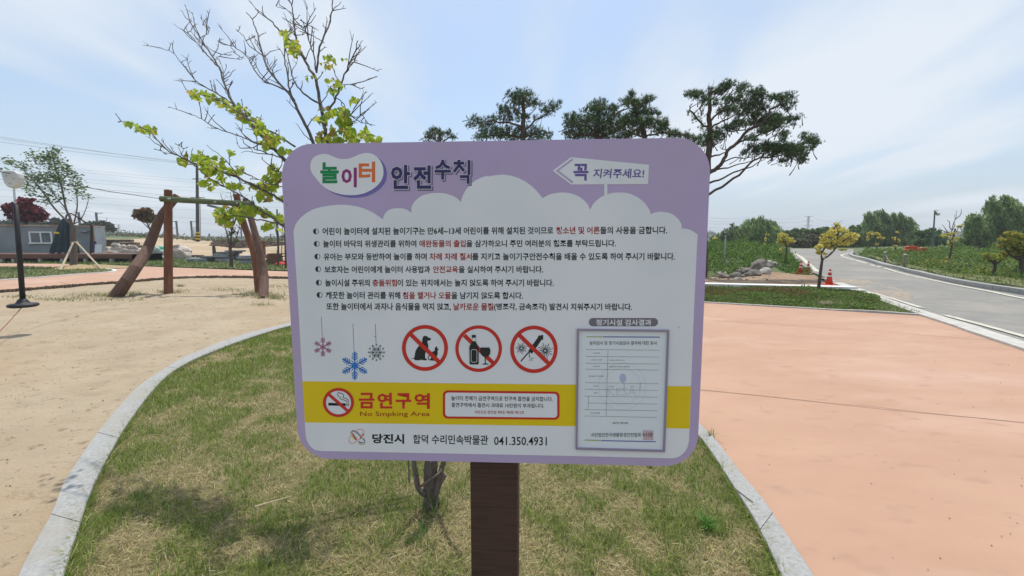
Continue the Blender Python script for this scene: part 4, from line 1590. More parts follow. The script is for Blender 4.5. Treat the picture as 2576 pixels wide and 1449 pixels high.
p = G(708, 668)
mb.lathe([(.0, 0), (.28, .0), (.33, .08), (.25, .18), (.0, .22)], c=p, n=12)
settag(mb.build('red_lid', M['red']), 'small red plastic lid lying by the timber stack', 'lid')
# brown sign board post
t = thing('brown_board', 'narrow rusty brown upright board behind the right log post', 'board', tuple(P(659, 640, 36)))
mb = MB()
p = P(659, 625, 36)
mb.box(p, (.55, .06, 1.2))
mb.build('panel', M['logwood'], t)
mb = MB()
mb.box(p - Vector((0, 0, .9)), (.09, .09, .8))
mb.build('post', M['logwood'], t)

# guardrails and viaduct
vd = thing('viaduct', 'long pale concrete railway viaduct parapet along the left horizon', 'viaduct', tuple(P(450, 598, 130)))
mb = MB()
v0, v1 = P(150, 579, 95), P(760, 604.5, 230)
vm = [v0.lerp(v1, i / 24) for i in range(25)]
for a, b in zip(vm, vm[1:]):
    pass
vs, fs = [], []
for i, p in enumerate(vm):
    top_ = P(150 + (760 - 150) * i / 24, [578, 581.2, 585, 589, 593, 597, 600.5, 603, 604.6][min(8, i // 3)], p.y)
    zt = np.interp(p.x * 1107 / p.y + 1288, [150, 264, 360, 440, 555, 718, 760], [577, 581, 588.5, 594.5, 600.5, 604, 604.6])
    zt = CAMH + (600 - zt) / 1107 * p.y
    vs += [(p.x, p.y, zt), (p.x, p.y + .5, zt), (p.x, p.y + .5, zt - 1.3), (p.x, p.y, zt - 1.3), (p.x, p.y + .2, zt - 4)]
for i in range(24):
    k = i * 5
    fs += [(k, k + 5, k + 6, k + 1), (k + 3, k + 8, k + 5, k), (k + 4, k + 9, k + 8, k + 3), (k + 1, k + 6, k + 7, k + 2)]
mb.add(vs, fs)
mb.build('parapet', M['paleconc'], vd)
mb = MB()
for i in range(60):
    u = i / 59
    xx = 150 + 610 * u
    Yp = v0.lerp(v1, u).y
    zt = np.interp(xx, [150, 264, 360, 440, 555, 718, 760], [577, 581, 588.5, 594.5, 600.5, 604, 604.6])
    p = P(xx, zt, v0.lerp(v1, u).y)
    mb.box(p + Vector((0, 0, .35)), (.15, .15, .7))
mb.build('railing_posts', M['paleconc'], vd, kind='stuff')


def guardrail(label, pts, Y0, Y1, h=.35, n=12):
    t = thing('guardrail', label, 'guardrail', tuple(P(pts[0][0], pts[0][1], Y0)), 'steel guardrails along the far road')
    q = [P(x, y, Y0 + (Y1 - Y0) * i / (len(pts) - 1)) for i, (x, y) in enumerate(pts)]
    q = resample(q, n)
    mb = MB()
    vs, fs = [], []
    for i, p in enumerate(q):
        vs += [(p.x, p.y, p.z), (p.x, p.y - .06, p.z - h * .25), (p.x, p.y, p.z - h * .5), (p.x, p.y - .06, p.z - h * .75), (p.x, p.y, p.z - h)]
        if i:
            k = (i - 1) * 5
            fs += [(k + j, k + j + 1, k + j + 6, k + j + 5) for j in range(4)]
    mb.add(vs, fs)
    mb.build('rail', M['steel'], t)
    for p in q:
        mb = MB()
        mb.box(p + Vector((0, .1, -.45)), (.12, .12, .95))
        mb.build('post', M['steel'], t)
    return t


guardrail('short steel guardrail just right of the container', [(262, 590), (300, 593), (350, 597)], 58, 60, .5, 6)
guardrail('long steel guardrail running right behind the log frame', [(360, 591), (430, 598), (520, 601.5), (620, 604), (740, 606.5)], 62, 66, .35, 14)

# utility pole
UPY = 52.0
up = thing('utility_pole', 'tall dark utility pole with crossarm and yellow black band at its foot', 'utility pole', tuple(P(498, 610, UPY)))
pb_, pt_ = P(497.5, 612, UPY), P(495.5, 411, UPY)
mb = MB()
mb.tube([pb_, pt_], [.20, .13], 12)
mb.build('pole', M['dkpole'], up)
for i in range(6):
    a, b = pb_.lerp(pt_, .03 + i * .019), pb_.lerp(pt_, .03 + (i + 1) * .019)
    mb = MB()
    vs, fs = [], []
    mb.tube([a, b], .215, 12)
    mb.build('hazard_band', M['hazyellow'] if i % 2 else M['black'], up)
mb = MB()
pa_ = P(495.5, 413, UPY)
mb.box(pa_, (2.4, .12, .14))
mb.build('crossarm', M['steel'], up)
for dx in (-1.1, -.4, .5, 1.1):
    mb = MB()
    mb.lathe([(.03, 0), (.06, .05), (.04, .1), (.06, .15), (.02, .22)], c=pa_ + Vector((dx, 0, .07)), n=8)
    mb.build('insulator', M['dkpole'], up)
mb = MB()
mb.box(P(495.5, 450, UPY), (1.0, .1, .1))
mb.build('cable_bracket', M['steel'], up)
mb = MB()
mb.box(P(497, 497, UPY), (1.6, .1, .1))
mb.build('cable_bracket', M['steel'], up)
mb = MB()
mb.tube([P(503, 497, UPY - .3), P(512, 497, UPY - .5), P(524, 507, UPY - .9)], .04, 6)
mb.build('lamp_arm', M['steel'], up)
mb = MB()
mb.box(P(535, 519, UPY - 1.2), (1.2, .42, .26), ry=R(14), taper=.8)
mb.build('lamp_head', M['polegrey'], up, bevel=.05)
t = thing('steel_pole', 'thin pale steel pole standing right beside the dark utility pole', 'pole', tuple(P(505, 610, 54)))
mb = MB()
mb.tube([P(505, 609, 54), P(502.5, 495, 54)], .05, 8)
mb.build('shaft', M['steel'], t)
mb = MB()
mb.box(P(503, 497, 54), (.5, .08, .08))
mb.build('bracket', M['steel'], t)

# catenary masts
for i, (x, yt, yb_, Y, lab) in enumerate([(200, 534, 580, 110, 'railway mast rising behind the closed parasol'), (244, 535, 582, 112, 'railway mast rising behind the right end of the container'),
                                          (445, 556, 594, 125, 'railway mast just right of the upright log'), (482, 556, 596, 125, 'railway mast just left of the dark utility pole'),
                                          (607, 571, 601, 150, 'railway mast behind the right log posts'), (681, 588, 604, 170, 'farthest railway mast, near the left edge of the sign'),
                                          (696, 548, 604, 165, 'tall railway mast next to the left edge of the sign')]):
    t = thing('railway_mast', lab, 'railway mast', tuple(P(x, yb_, Y)), 'railway masts along the viaduct')
    mb = MB()
    mb.box(P(x, (yt + yb_) / 2, Y), (.35, .35, (yb_ - yt) * Y / 1107))
    mb.build('mast', M['polegrey'], t)
    mb = MB()
    s = 1 if i % 2 else -1
    a = P(x, yt + 2, Y)
    mb.tube([a, a + Vector((s * 1.4, 0, .1))], .08, 5)
    mb.tube([a + Vector((0, 0, -1.6)), a + Vector((s * 2.2, 0, -1.9)), a + Vector((s * 2.4, 0, -1.0))], .06, 5)
    mb.build('bracket_arm', M['polegrey'], t)


def pylon(label, x, yt, yb_, w, Y, m):
    t = thing('pylon', label, 'pylon', tuple(P(x, yb_, Y)))
    k = Y / 1107
    top_, bot_ = P(x, yt, Y), P(x, yb_, Y)
    hgt = top_.z - bot_.z
    r = max(.14, Y * .00042)
    mb = MB()
    wb, wt = w * k * .42, w * k * .12

    def wd(u):
        return wb + (wt - wb) * min(1, u * 1.45) if u < .69 else wt
    for sx in (-1, 1):
        for sy in (-1, 1):
            mb.tube([bot_ + Vector((sx * wd(0) / 2, sy * wd(0) / 2, 0)), bot_ + Vector((sx * wd(.69) / 2, sy * wd(.69) / 2, hgt * .69)), bot_ + Vector((sx * wt / 2, sy * wt / 2, hgt))], r, 4)
    us = np.linspace(0, 1, 11)
    for a, b in zip(us, us[1:]):
        for s in (-1, 1):
            mb.tube([bot_ + Vector((s * wd(a) / 2, -wd(a) / 2, hgt * a)), bot_ + Vector((-s * wd(b) / 2, -wd(b) / 2, hgt * b))], r * .7, 4)
        mb.tube([bot_ + Vector((-wd(b) / 2, -wd(b) / 2, hgt * b)), bot_ + Vector((wd(b) / 2, -wd(b) / 2, hgt * b))], r * .7, 4)
    mb.build('lattice', m, t)
    for u, ww in ((1.0, .9), (.80, 1.15), (.60, 1.15)):
        mb = MB()
        c = bot_ + Vector((0, 0, hgt * u))
        s = w * k * ww / 2
        mb.tube([c + Vector((-s, 0, 0)), c + Vector((s, 0, 0))], r * .8, 4)
        mb.tube([c + Vector((-s, 0, 0)), c + Vector((-wt / 2, 0, -hgt * .05 if u == 1 else hgt * .05)), c + Vector((wt / 2, 0, -hgt * .05 if u == 1 else hgt * .05)), c + Vector((s, 0, 0))], r * .7, 4)
        mb.build('crossarm', m, t)
    return t


pylon('tall lattice pylon above the tree line right of the sign', 2029.5, 544, 605, 24, 330, M['pylon'])
pylon('tiny lattice pylon on the horizon right of the container', 300, 565, 583, 9, 420, M['pylon'])
pylon('tiny lattice pylon on the horizon just left of the utility pole', 489, 576, 599, 9, 420, M['pylon'])


# power lines
def wires(label, segs, r, m, group=None):
    mb = MB()
    for (a, b, Ya, Yb, sag) in segs:
        p, q = P(a[0], a[1], Ya), P(b[0], b[1], Yb)
        pts = [p.lerp(q, i / 10) - Vector((0, 0, sag * 4 * (i / 10) * (1 - i / 10))) for i in range(11)]
        mb.tube(pts, r, 4, caps=False)
    return settag(mb.build('power_line', m), label, 'power line', group)


GRP = 'overhead wires'
wires('uppermost wire slanting from the upper left edge to the utility pole crossarm', [((-300, 298), (478, 412), 30, 52, .1)], .014, M['farwire'], GRP)
wires('second wire slanting from the left edge to the crossarm, just under the uppermost', [((-300, 312), (482, 412.5), 30.5, 52, .25)], .014, M['farwire'], GRP)
wires('third wire from the left edge to the right end of the crossarm', [((-300, 305), (519, 412), 31, 52, .2)], .012, M['farwire'], GRP)
wires('lower wire from the left edge to the bracket halfway up the utility pole', [((-300, 420), (497, 497), 32, 52, .1)], .014, M['wire'], GRP)
for i, (ya, yb_) in enumerate([(392, 450), (398, 457), (420, 468), (428, 476), (452, 492), (470, 505), (488, 520), (510, 540), (524, 552)]):
    wires('faint far transmission wire crossing the sky behind the utility pole', [((-300, ya - 22), (720, yb_ + 18), 150, 260, 1.5)], .045, M['farwire'], 'faint far transmission wires')
for i, (ya, yb_) in enumerate([(548, 556), (556, 563), (565, 573), (574, 581), (583, 588)]):
    wires('faint wire strung between the sign edge and the tall pylon', [((1700, ya - 4), (2016 if i else 2012, [549, 558, 559, 570, 571][i]), 240, 330, 1.0)], .05, M['farwire'], 'wires strung to the right pylon')
wires('wire leaving the right pylon towards the willows', [((2048, 551), (2330, 580), 330, 400, 2)], .05, M['farwire'])

# ================================================================== RIGHT SIDE
def c2(pts, k=.3287, ox=1729.6, oy=440.3):
    return [(ox + x * k, oy + y * k) for x, y in pts]


def ce2(es, k=.3287, ox=1729.6, oy=440.3):
    return [(ox + e[0] * k, oy + e[1] * k, e[2] * k, e[3] * k) for e in es]


# cones
cone_mats = (M['cone'], M['coneband'])
cone0 = None
for px, py, h, lab in [(2013, 690, .50, 'leftmost orange cone with white bands, at the edge of the soil'), (2032, 688.5, .49, 'orange cone standing directly right of the leftmost cone'),
                       (2085, 720, .51, 'nearest orange cone, standing alone on the white kerb')]:
    p = GH(px, py)
    hz = .50
    if cone0 is None:
        cone0 = thing('traffic_cone', lab, 'traffic cone', (0, 0, 0), 'orange traffic cones by the road')
        mb = MB()
        mb.box((0, 0, .012), (.34, .34, .024))
        mb.build('base', M['cone'], cone0, bevel=.008)

        def rr(z):
            return .105 + (.030 - .105) * (z / .48)
        mb = MB()
        mb.lathe([(rr(.0), .024), (rr(.24), .24), (rr(.46), .46), (rr(.5) * .8, .50)], n=20)
        mb.build('cone_body', M['cone'], cone0, smooth=True)
        for za, zb in ((.255, .295), (.385, .425)):
            mb = MB()
            mb.lathe([(rr(za) + .004, za), (rr(zb) + .004, zb)], n=20)
            mb.build('reflective_band', M['coneband'], cone0, smooth=True)
        c = cone0
    else:
        c = cone0.copy()
        COL.objects.link(c)
        c['label'] = lab
        for ch in list(cone0.children):
            d = ch.copy()
            COL.objects.link(d)
            d.parent = c
    c.location = (p.x, p.y, p.z + (.05 if px == 2085 else .03))
    c.rotation_euler = (0, 0, random.uniform(0, 1))
    c.scale = (h / .5,) * 3 if False else (1, 1, 1)


# rocks
def rock(label, cx, cy, rx, ry, m, rot=0, seed=0, group='rocks heaped by the road', Yo=0):
    r_ = np.random.default_rng(seed + 100)
    base = c2([(cx, cy + ry)])[0]
    g0 = GH(*base)
    Y = g0.y + rx * .3287 * g0.y / 1107 * .8 + Yo
    k = Y / 1107 * .3287
    bm = bmesh.new()
    bmesh.ops.create_icosphere(bm, subdivisions=3, radius=1)
    pl = [(Vector(r_.normal(size=3)).normalized(), r_.uniform(.6, .9)) for _ in range(9)]
    for v in bm.verts:
        for n_, d in pl:
            e = v.co.dot(n_) - d
            if e > 0:
                v.co -= n_ * e
        v.co *= 1 + .05 * math.sin(7 * v.co.x + seed) + .03 * r_.uniform(-1, 1)
        v.co = Vector((v.co.x * rx * k * 1.32, v.co.y * (rx + ry) / 2 * k * 1.15, v.co.z * ry * k * 1.62))
    bmesh.ops.rotate(bm, verts=bm.verts, cent=(0, 0, 0), matrix=Matrix.Rotation(R(-rot), 3, 'Y'))
    zc_ = P(base[0], c2([(cx, cy)])[0][1], Y)
    me = bpy.data.meshes.new('rock')
    bm.to_mesh(me)
    bm.free()
    me.materials.append(m)
    o = link('rock', me, None, (zc_.x, Y, zc_.z))
    return settag(o, label, 'rock', group)


rock('largest dark grey boulder leaning at the top of the rock heap', 528, 706, 62, 32, M['rock'], 42, 1)
rock('narrow dark boulder leaning behind the largest one', 492, 700, 36, 20, M['rock'], 48, 2, Yo=.3)
rock('rounded grey boulder right of the largest one', 600, 705, 45, 24, M['rock'], 12, 3)
rock('pale white flat boulder at the upper right of the rock heap', 645, 680, 40, 20, M['palerock'], -15, 4, Yo=.4)
rock('tan boulder at the lower right of the rock heap', 592, 742, 42, 24, M['palerock'], -5, 5)
rock('brown boulder in front of the largest one', 520, 752, 45, 22, M['rock'], 8, 6)
rock('grey rock left below the largest boulder', 452, 735, 35, 20, M['rock'], -10, 7)
rock('low grey rock in the middle of the heap', 462, 762, 30, 14, M['rock'], 6, 8)
rock('dark round rock left of the middle of the heap', 368, 770, 34, 20, M['rock'], 4, 9)
rock('small upright grey rock above the dark round one', 392, 745, 24, 18, M['rock'], 20, 10)
rock('pale flat rock on the left shoulder of the heap', 408, 718, 26, 10, M['palerock'], 8, 11)
rock('grey boulder at the far left of the rock heap', 275, 775, 40, 18, M['rock'], -4, 12)
rock('small tan rock just behind the leftmost boulder', 262, 752, 28, 12, M['palerock'], 0, 13)
rock('small brown rock between the left and middle boulders', 415, 775, 22, 10, M['rock'], 0, 14)
rock('flat tan stone at the front of the heap', 385, 795, 26, 8, M['palerock'], 0, 15)
rock('tiny white stone at the left front of the heap', 208, 790, 14, 6, M['palerock'], 0, 16)
for i in range(10):
    rock('small loose stone in the soil in front of the heap', random.uniform(230, 660), random.uniform(785, 806), random.uniform(6, 12), random.uniform(4, 7), M['rock'] if i % 2 else M['palerock'], 0, 30 + i,
         group='small loose stones in front of the rock heap')

# yellow leaved trees
YEL = [[.70, .62, .12], [.78, .70, .22], [.60, .52, .10], [.74, .66, .30], [.48, .44, .09]]


def ytree(label, trunk, branches, es, n, size, cols=YEL, r=.05, Y=None, bark='bark', width=.5, wind=True, zoff=0):
    t2 = c2(trunk)
    if Y is None:
        g0 = GH(*t2[0])
        Y = g0.y
    else:
        g0 = P(t2[0][0], t2[0][1], Y)
    C = ellpts(ce2(es), Y, n, 1.1, dy=.15)
    rng.shuffle(C)
    cen = C[:max(5, len(C) // 26)]
    j = ((C[:, None, :] - cen[None]) ** 2).sum(2).argmin(1)
    C = C * .6 + cen[j] * .4
    if wind:
        ax = np.column_stack([rng.uniform(.1, 1, len(C)), rng.uniform(-.5, .5, len(C)), rng.uniform(-.6, .5, len(C))])
        ax /= np.linalg.norm(ax, axis=1, keepdims=True)
    else:
        ax = None
    fol = leaves(C, size, size * width, pickcol(cols, len(C), .25), axis=ax)
    lb = [(t2, r, r * .7)] + [(c2(b), r * .6, r * .2) for b in branches]
    return tree('yellow_tree', label, 'tree', g0, Y, lb, [fol], M[bark], M['farleaf'], group='young trees with yellow spring leaves', twig=(1, size * 3))


ytree('largest yellow leaved tree, forked, growing from the bed by the white kerb', [(1000, 888), (1008, 820), (1018, 740), (1026, 680), (1032, 645)],
      [[(1032, 650), (1024, 620), (1026, 590), (1010, 550)], [(1032, 645), (1070, 625), (1110, 590), (1135, 550), (1150, 480), (1150, 410)], [(1135, 550), (1180, 510), (1250, 470)], [(1026, 600), (1060, 540), (1090, 500)],
       [(1150, 460), (1120, 420), (1140, 380)]],
      [(1150, 410, 55, 30), (1138, 380, 25, 20), (1185, 425, 55, 22), (1100, 440, 40, 28), (1060, 475, 45, 30), (1180, 480, 60, 28), (1250, 460, 50, 26), (1290, 470, 38, 18), (1130, 520, 60, 25), (1210, 520, 60, 22), (1050, 520, 50, 35),
       (1010, 560, 34, 36), (1000, 598, 24, 18), (1190, 573, 35, 12), (1040, 600, 34, 16), (1100, 560, 40, 15), (1040, 665, 12, 8), (1018, 770, 14, 10), (1280, 495, 30, 15)], 3900, .062, r=.046, cols=YEL[:4])
ytree('round yellow tree on the left bank beside the road edge', [(745, 682), (748, 640), (757, 590), (760, 545)], [[(760, 560), (735, 510), (715, 470)], [(760, 545), (775, 520), (805, 505)], [(758, 560), (750, 510), (745, 470)]],
      [(725, 460, 42, 22), (700, 505, 26, 18), (760, 500, 55, 28), (802, 510, 28, 12), (740, 535, 40, 12), (735, 480, 45, 20)], 1100, .11, r=.05)
ytree('thin yellow sapling immediately left of the round yellow tree', [(703, 652), (705, 615), (710, 580)], [[(710, 585), (715, 560)]], [(712, 585, 12, 18), (706, 625, 8, 8), (715, 560, 10, 8)], 90, .11, r=.03)
ytree('slim columnar yellow sapling against the left willow', [(590, 570), (592, 530), (602, 480), (612, 440)], [[(596, 510), (604, 480)]], [(612, 455, 18, 14), (600, 490, 10, 18), (596, 525, 7, 14), (592, 545, 5, 8)], 170, .14, Y=30, r=.04)
ytree('small yellow shrub tree at the left end of the bank, near the sign', [(212, 575), (210, 530), (208, 505)], [[(208, 520), (200, 500)]], [(210, 488, 22, 12), (205, 500, 14, 10)], 130, .16, Y=30, r=.04)
ytree('spreading yellow tree right of the road crest', [(1385, 600), (1388, 550), (1392, 490)], [[(1392, 510), (1400, 470), (1395, 445)], [(1392, 500), (1378, 480), (1370, 460)]],
      [(1388, 450, 22, 18), (1378, 485, 18, 22), (1405, 440, 16, 12), (1395, 470, 18, 14)], 260, .14, Y=31, r=.045)
ytree('flat topped yellow tree right of the road crest', [(1452, 610), (1448, 560), (1452, 490)], [[(1452, 500), (1480, 480), (1500, 480)], [(1452, 500), (1435, 460), (1430, 445)]],
      [(1440, 450, 38, 16), (1478, 482, 34, 12), (1448, 525, 14, 20), (1462, 460, 20, 12)], 330, .14, Y=30, r=.04)
ytree('narrow yellow tree between the rope posts', [(1575, 690), (1580, 620), (1590, 560), (1600, 480), (1606, 435)], [[(1590, 550), (1580, 520), (1578, 480)], [(1596, 510), (1612, 490)]],
      [(1608, 438, 14, 10), (1580, 478, 14, 9), (1604, 500, 24, 22), (1590, 543, 24, 11), (1582, 592, 12, 7), (1570, 625, 12, 5)], 380, .105, Y=26, r=.04)
ytree('tall wispy yellow tree in front of the right willow', [(1982, 742), (1992, 680), (2012, 600), (2022, 550), (2030, 480), (2050, 410)], [[(2022, 540), (2000, 490), (1975, 462)], [(2030, 480), (2060, 430), (2080, 392)]],
      [(2080, 388, 34, 16), (1978, 460, 38, 16), (2030, 448, 26, 14), (2040, 486, 38, 16), (2018, 520, 26, 14), (2050, 508, 26, 10), (1990, 662, 12, 9), (2000, 632, 18, 9), (2015, 545, 20, 9)], 620, .10, r=.045, Y=20)
OLV = [[.34, .40, .08], [.44, .45, .10], [.54, .50, .11], [.24, .32, .07]]
ytree('small olive yellow tree near the right edge, spreading over the lawn', [(2335, 795), (2342, 745), (2355, 690), (2350, 650)], [[(2352, 690), (2310, 640), (2270, 620)], [(2353, 690), (2400, 650), (2430, 620)]],
      [(2300, 608, 55, 16), (2350, 640, 75, 16), (2400, 615, 55, 18), (2275, 632, 36, 8), (2320, 660, 30, 8), (2400, 640, 40, 12)], 1500, .075, cols=OLV, r=.055)
ytree('broad olive and orange tree cut by the right edge of the view', [(2560, 740), (2565, 680), (2560, 600), (2550, 540)], [[(2560, 620), (2490, 560), (2440, 500)], [(2556, 600), (2530, 520), (2480, 450)], [(2560, 640), (2480, 620), (2430, 560)]],
      [(2470, 448, 55, 22), (2530, 470, 60, 30), (2450, 495, 68, 25), (2545, 535, 50, 40), (2420, 540, 50, 22), (2490, 590, 70, 28), (2560, 620, 40, 36), (2480, 530, 60, 25), (2620, 540, 70, 80)], 4200, .10,
      cols=OLV + [[.46, .32, .08]], Y=15.5, r=.10)

# willows and tree masses
WG = [[.19, .28, .10], [.24, .34, .13], [.30, .41, .18], [.14, .21, .08]]
WD = [[.13, .20, .065], [.17, .25, .085], [.22, .31, .11], [.095, .15, .05]]
WB = [[.13, .145, .08], [.15, .15, .085], [.11, .125, .065], [.18, .19, .11]]


def wtree(label, es, Y, n, size, cols, tx, hang=True, name='willow_tree', dy=2.0):
    return treemass(name, label, ce2(es), Y, n, size, cols, c2([(tx, 0)])[0][0], hang=hang, dy=dy, depth=.9)


wtree('big rounded willow on the bank just right of the sign', [(480, 360, 60, 30), (560, 350, 75, 28), (640, 375, 45, 40), (430, 405, 60, 45), (520, 420, 90, 60), (630, 440, 55, 60), (420, 490, 90, 60), (560, 510, 100, 50), (640, 520, 45, 45)], 55, 9000, .42, WG, 540)
wtree('lower dark willow at the left shoulder of the big rounded willow', [(350, 430, 60, 40), (300, 460, 50, 45), (340, 380, 14, 12), (250, 480, 40, 35), (240, 530, 50, 35), (340, 530, 70, 35), (200, 500, 30, 30), (170, 530, 30, 25)], 52, 3800, .42, WD + WB[:1], 300)
wtree('small round bright bush at the foot of the left willow', [(370, 535, 32, 18), (360, 545, 40, 12)], 45, 500, .3, WG[1:3], 365, hang=False, name='round_bush', dy=.5)
wtree('dark windblown tree row right of the big rounded willow', [(740, 440, 28, 18), (840, 425, 50, 22), (790, 460, 50, 30), (900, 425, 45, 18), (850, 480, 80, 40), (760, 520, 60, 40)], 62, 3400, .45, WD, 820, hang=False, name='dense_tree')
wtree('brownish tree thicket below the pylon', [(870, 530, 80, 50), (940, 500, 70, 50), (960, 450, 50, 22), (900, 560, 90, 25)], 57, 3200, .42, WB, 910, hang=False, name='dense_tree')
wtree('dark green tree right of the pylon', [(990, 425, 55, 20), (1050, 415, 48, 18), (1020, 470, 80, 45), (1080, 490, 90, 60), (1100, 430, 50, 20), (1040, 540, 80, 35)], 60, 4000, .45, WD, 1050, hang=False, name='dense_tree')
wtree('grey green tree behind the largest yellow tree', [(1200, 480, 80, 60), (1280, 410, 55, 25), (1270, 450, 60, 40), (1200, 550, 90, 35), (1290, 510, 60, 60)], 61, 3800, .45, WD + WG[:1], 1230, hang=False, name='dense_tree')
wtree('wide windblown willow behind the road crest', [(1390, 300, 45, 26), (1470, 288, 55, 22), (1600, 305, 55, 28), (1540, 330, 90, 30), (1660, 350, 55, 40), (1400, 370, 70, 45), (1500, 400, 110, 50), (1620, 420, 100, 55), (1350, 460, 70, 65),
                                                       (1480, 490, 110, 60), (1620, 510, 110, 60), (1700, 400, 30, 45), (1700, 520, 50, 45)], 63, 15000, .45, WG + WD[1:2], 1500)
wtree('dense dark green tree behind the orange barriers', [(1800, 440, 60, 28), (1880, 435, 55, 28), (1850, 490, 100, 50), (1930, 510, 50, 45), (1790, 520, 60, 45), (1860, 550, 100, 30)], 56, 5200, .42, [[.10, .20, .06], [.13, .25, .07], [.08, .15, .05]], 1860, hang=False, name='dense_tree')
wtree('tallest willow, near the right edge of the view', [(2400, 170, 65, 28), (2330, 205, 55, 32), (2480, 185, 60, 30), (2300, 265, 55, 38), (2400, 260, 95, 55), (2520, 265, 60, 55), (2200, 315, 55, 34), (2330, 350, 120, 65), (2480, 370, 100, 80),
                                                          (2150, 360, 45, 40), (2200, 430, 95, 65), (2350, 470, 130, 75), (2500, 480, 80, 80), (2620, 330, 80, 140)], 42, 17000, .30, WG, 2380)
wtree('low dark willow thicket under the tallest willow', [(2150, 510, 80, 55), (2300, 550, 130, 45), (2450, 540, 110, 60), (2050, 540, 60, 38), (2600, 540, 80, 60)], 40, 7000, .30, WD, 2250)
wtree('pale shrubs at the foot of the street lamp', [(1930, 560, 45, 22), (1990, 570, 40, 18), (1900, 575, 30, 14)], 33, 600, .22, WG[1:3], 1940, hang=False, name='round_bush', dy=.4)
bt = thing('bare_tree', 'leafless twiggy grey tree between the street lamp and the right willow', 'tree', tuple(P(c2([(2010, 0)])[0][0], 625, 38)))
mb = MB()
for b in [[(2010, 600), (2015, 500), (2020, 420), (2050, 330), (2060, 270)], [(2018, 470), (1980, 420), (1950, 380)], [(2018, 450), (1960, 430), (1925, 400)], [(2020, 420), (2000, 360), (1990, 340)], [(2050, 340), (2090, 300), (2095, 260)],
          [(2020, 440), (2040, 400), (2045, 300)]]:
    limb(mb, [P(x, y, 38 + random.uniform(-.3, .3)) for x, y in c2(b)], .045, .012, 5, jit=.04)
mb.build('branches', M['graybark'], bt)
# far hazy tree line so that the horizon is closed
FAR = [[.06, .09, .045], [.08, .11, .055], [.05, .075, .04]]
C = []
n = 9000
t_ = rng.uniform(-3.6, 3.6, n)
Yf = rng.uniform(380, 430, n)
hh = 5 + 6 * fbm(t_ * 9, t_ * 0 + 2, 71, 3)
C = np.column_stack([t_ * Yf, Yf, rng.uniform(-1, 1, n) * 0 + rng.uniform(0, 1, n) * hh])
C[:, 2] *= np.where(t_ > .30, 1.0, .30)
v_, f_, c_ = leaves(C, 5.0, 3.6, pickcol(FAR, n, .25))
settag(npobj('far_woodland', v_, f_, M['farleaf'], cols=c_), 'far belt of woodland along the horizon', 'woodland', kind='stuff')

# street lamps
t = thing('street_lamp', 'slim dark street lamp with a hanging round lantern beside the orange barriers', 'street lamp', tuple(P(*c2([(1872, 592)])[0], 34)))
a, b = P(*c2([(1872, 596)])[0], 34), P(*c2([(1893, 270)])[0], 34)
mb = MB()
mb.tube([a, a.lerp(b, .25)], .085, 10)
mb.tube([a.lerp(b, .25), b], [.06, .045], 10)
mb.build('pole', M['polegrey'], t)
mb = MB()
mb.tube([b - Vector((0, 0, .03)), b + Vector((.26, 0, -.03))], .02, 6)
mb.box(b + Vector((.07, 0, -.22)), (.1, .12, .2))
mb.build('bracket', M['polegrey'], t)
mb = MB()
cc = P(*c2([(1916, 298)])[0], 34)
mb.lathe([(0, -.13), (.09, -.11), (.14, -.03), (.13, .05), (.06, .10), (0, .11)], c=cc, n=14)
mb.build('lantern', M['lamp'], t, smooth=True)
LY2 = 20.0
a, b = P(*c2([(277, 712)])[0], LY2), P(*c2([(292, 452)])[0], LY2)
a.z = min(a.z, H(a.x, a.y))
t = thing('street_lamp', 'slim grey park lamp standing left of the rock heap', 'street lamp', tuple(a))
mb = MB()
mb.tube([a, b], [.04, .032], 8)
mb.build('pole', M['steel'], t)
mb = MB()
mb.lathe([(0, -.05), (.06, -.04), (.085, .02), (.05, .06), (0, .07)], c=b + Vector((0, 0, .02)), n=12)
mb.build('lantern', M['polegrey'], t, smooth=True)

# rope posts
posts = []
for (px, yt, yb_), lab in (((1505, 588, 684), 'left grey rope post with a pale cap on the verge'), ((1655, 606, 713), 'right grey rope post with a pale cap on the verge')):
    xx, yt2 = c2([(px, yt)])[0]
    _, yb2 = c2([(px, yb_)])[0]
    p = GH(xx, yb2)
    tz = P(xx, yt2, p.y).z
    t = thing('rope_post', lab, 'post', (p.x, p.y, p.z), 'posts carrying the slack rope')
    mb = MB()
    mb.tube([p - Vector((0, 0, .1)), Vector((p.x, p.y, tz - .03))], .062, 12)
    mb.build('shaft', M['postgrey'], t)
    mb = MB()
    mb.lathe([(.072, -.035), (.074, .0), (.05, .012), (0, .015)], c=(p.x, p.y, tz), n=14)
    mb.build('cap', M['silver'], t)
    posts.append(Vector((p.x, p.y, tz - .08)))
mb = MB()
a, b = posts
q = [a.lerp(b, i / 14) - Vector((0, 0, .46 * 4 * (i / 14) * (1 - i / 14))) for i in range(15)]
mb.tube(q, .016, 6)
settag(mb.build('slack_rope', M['rope']), 'slack pale rope sagging between the two verge posts', 'rope')

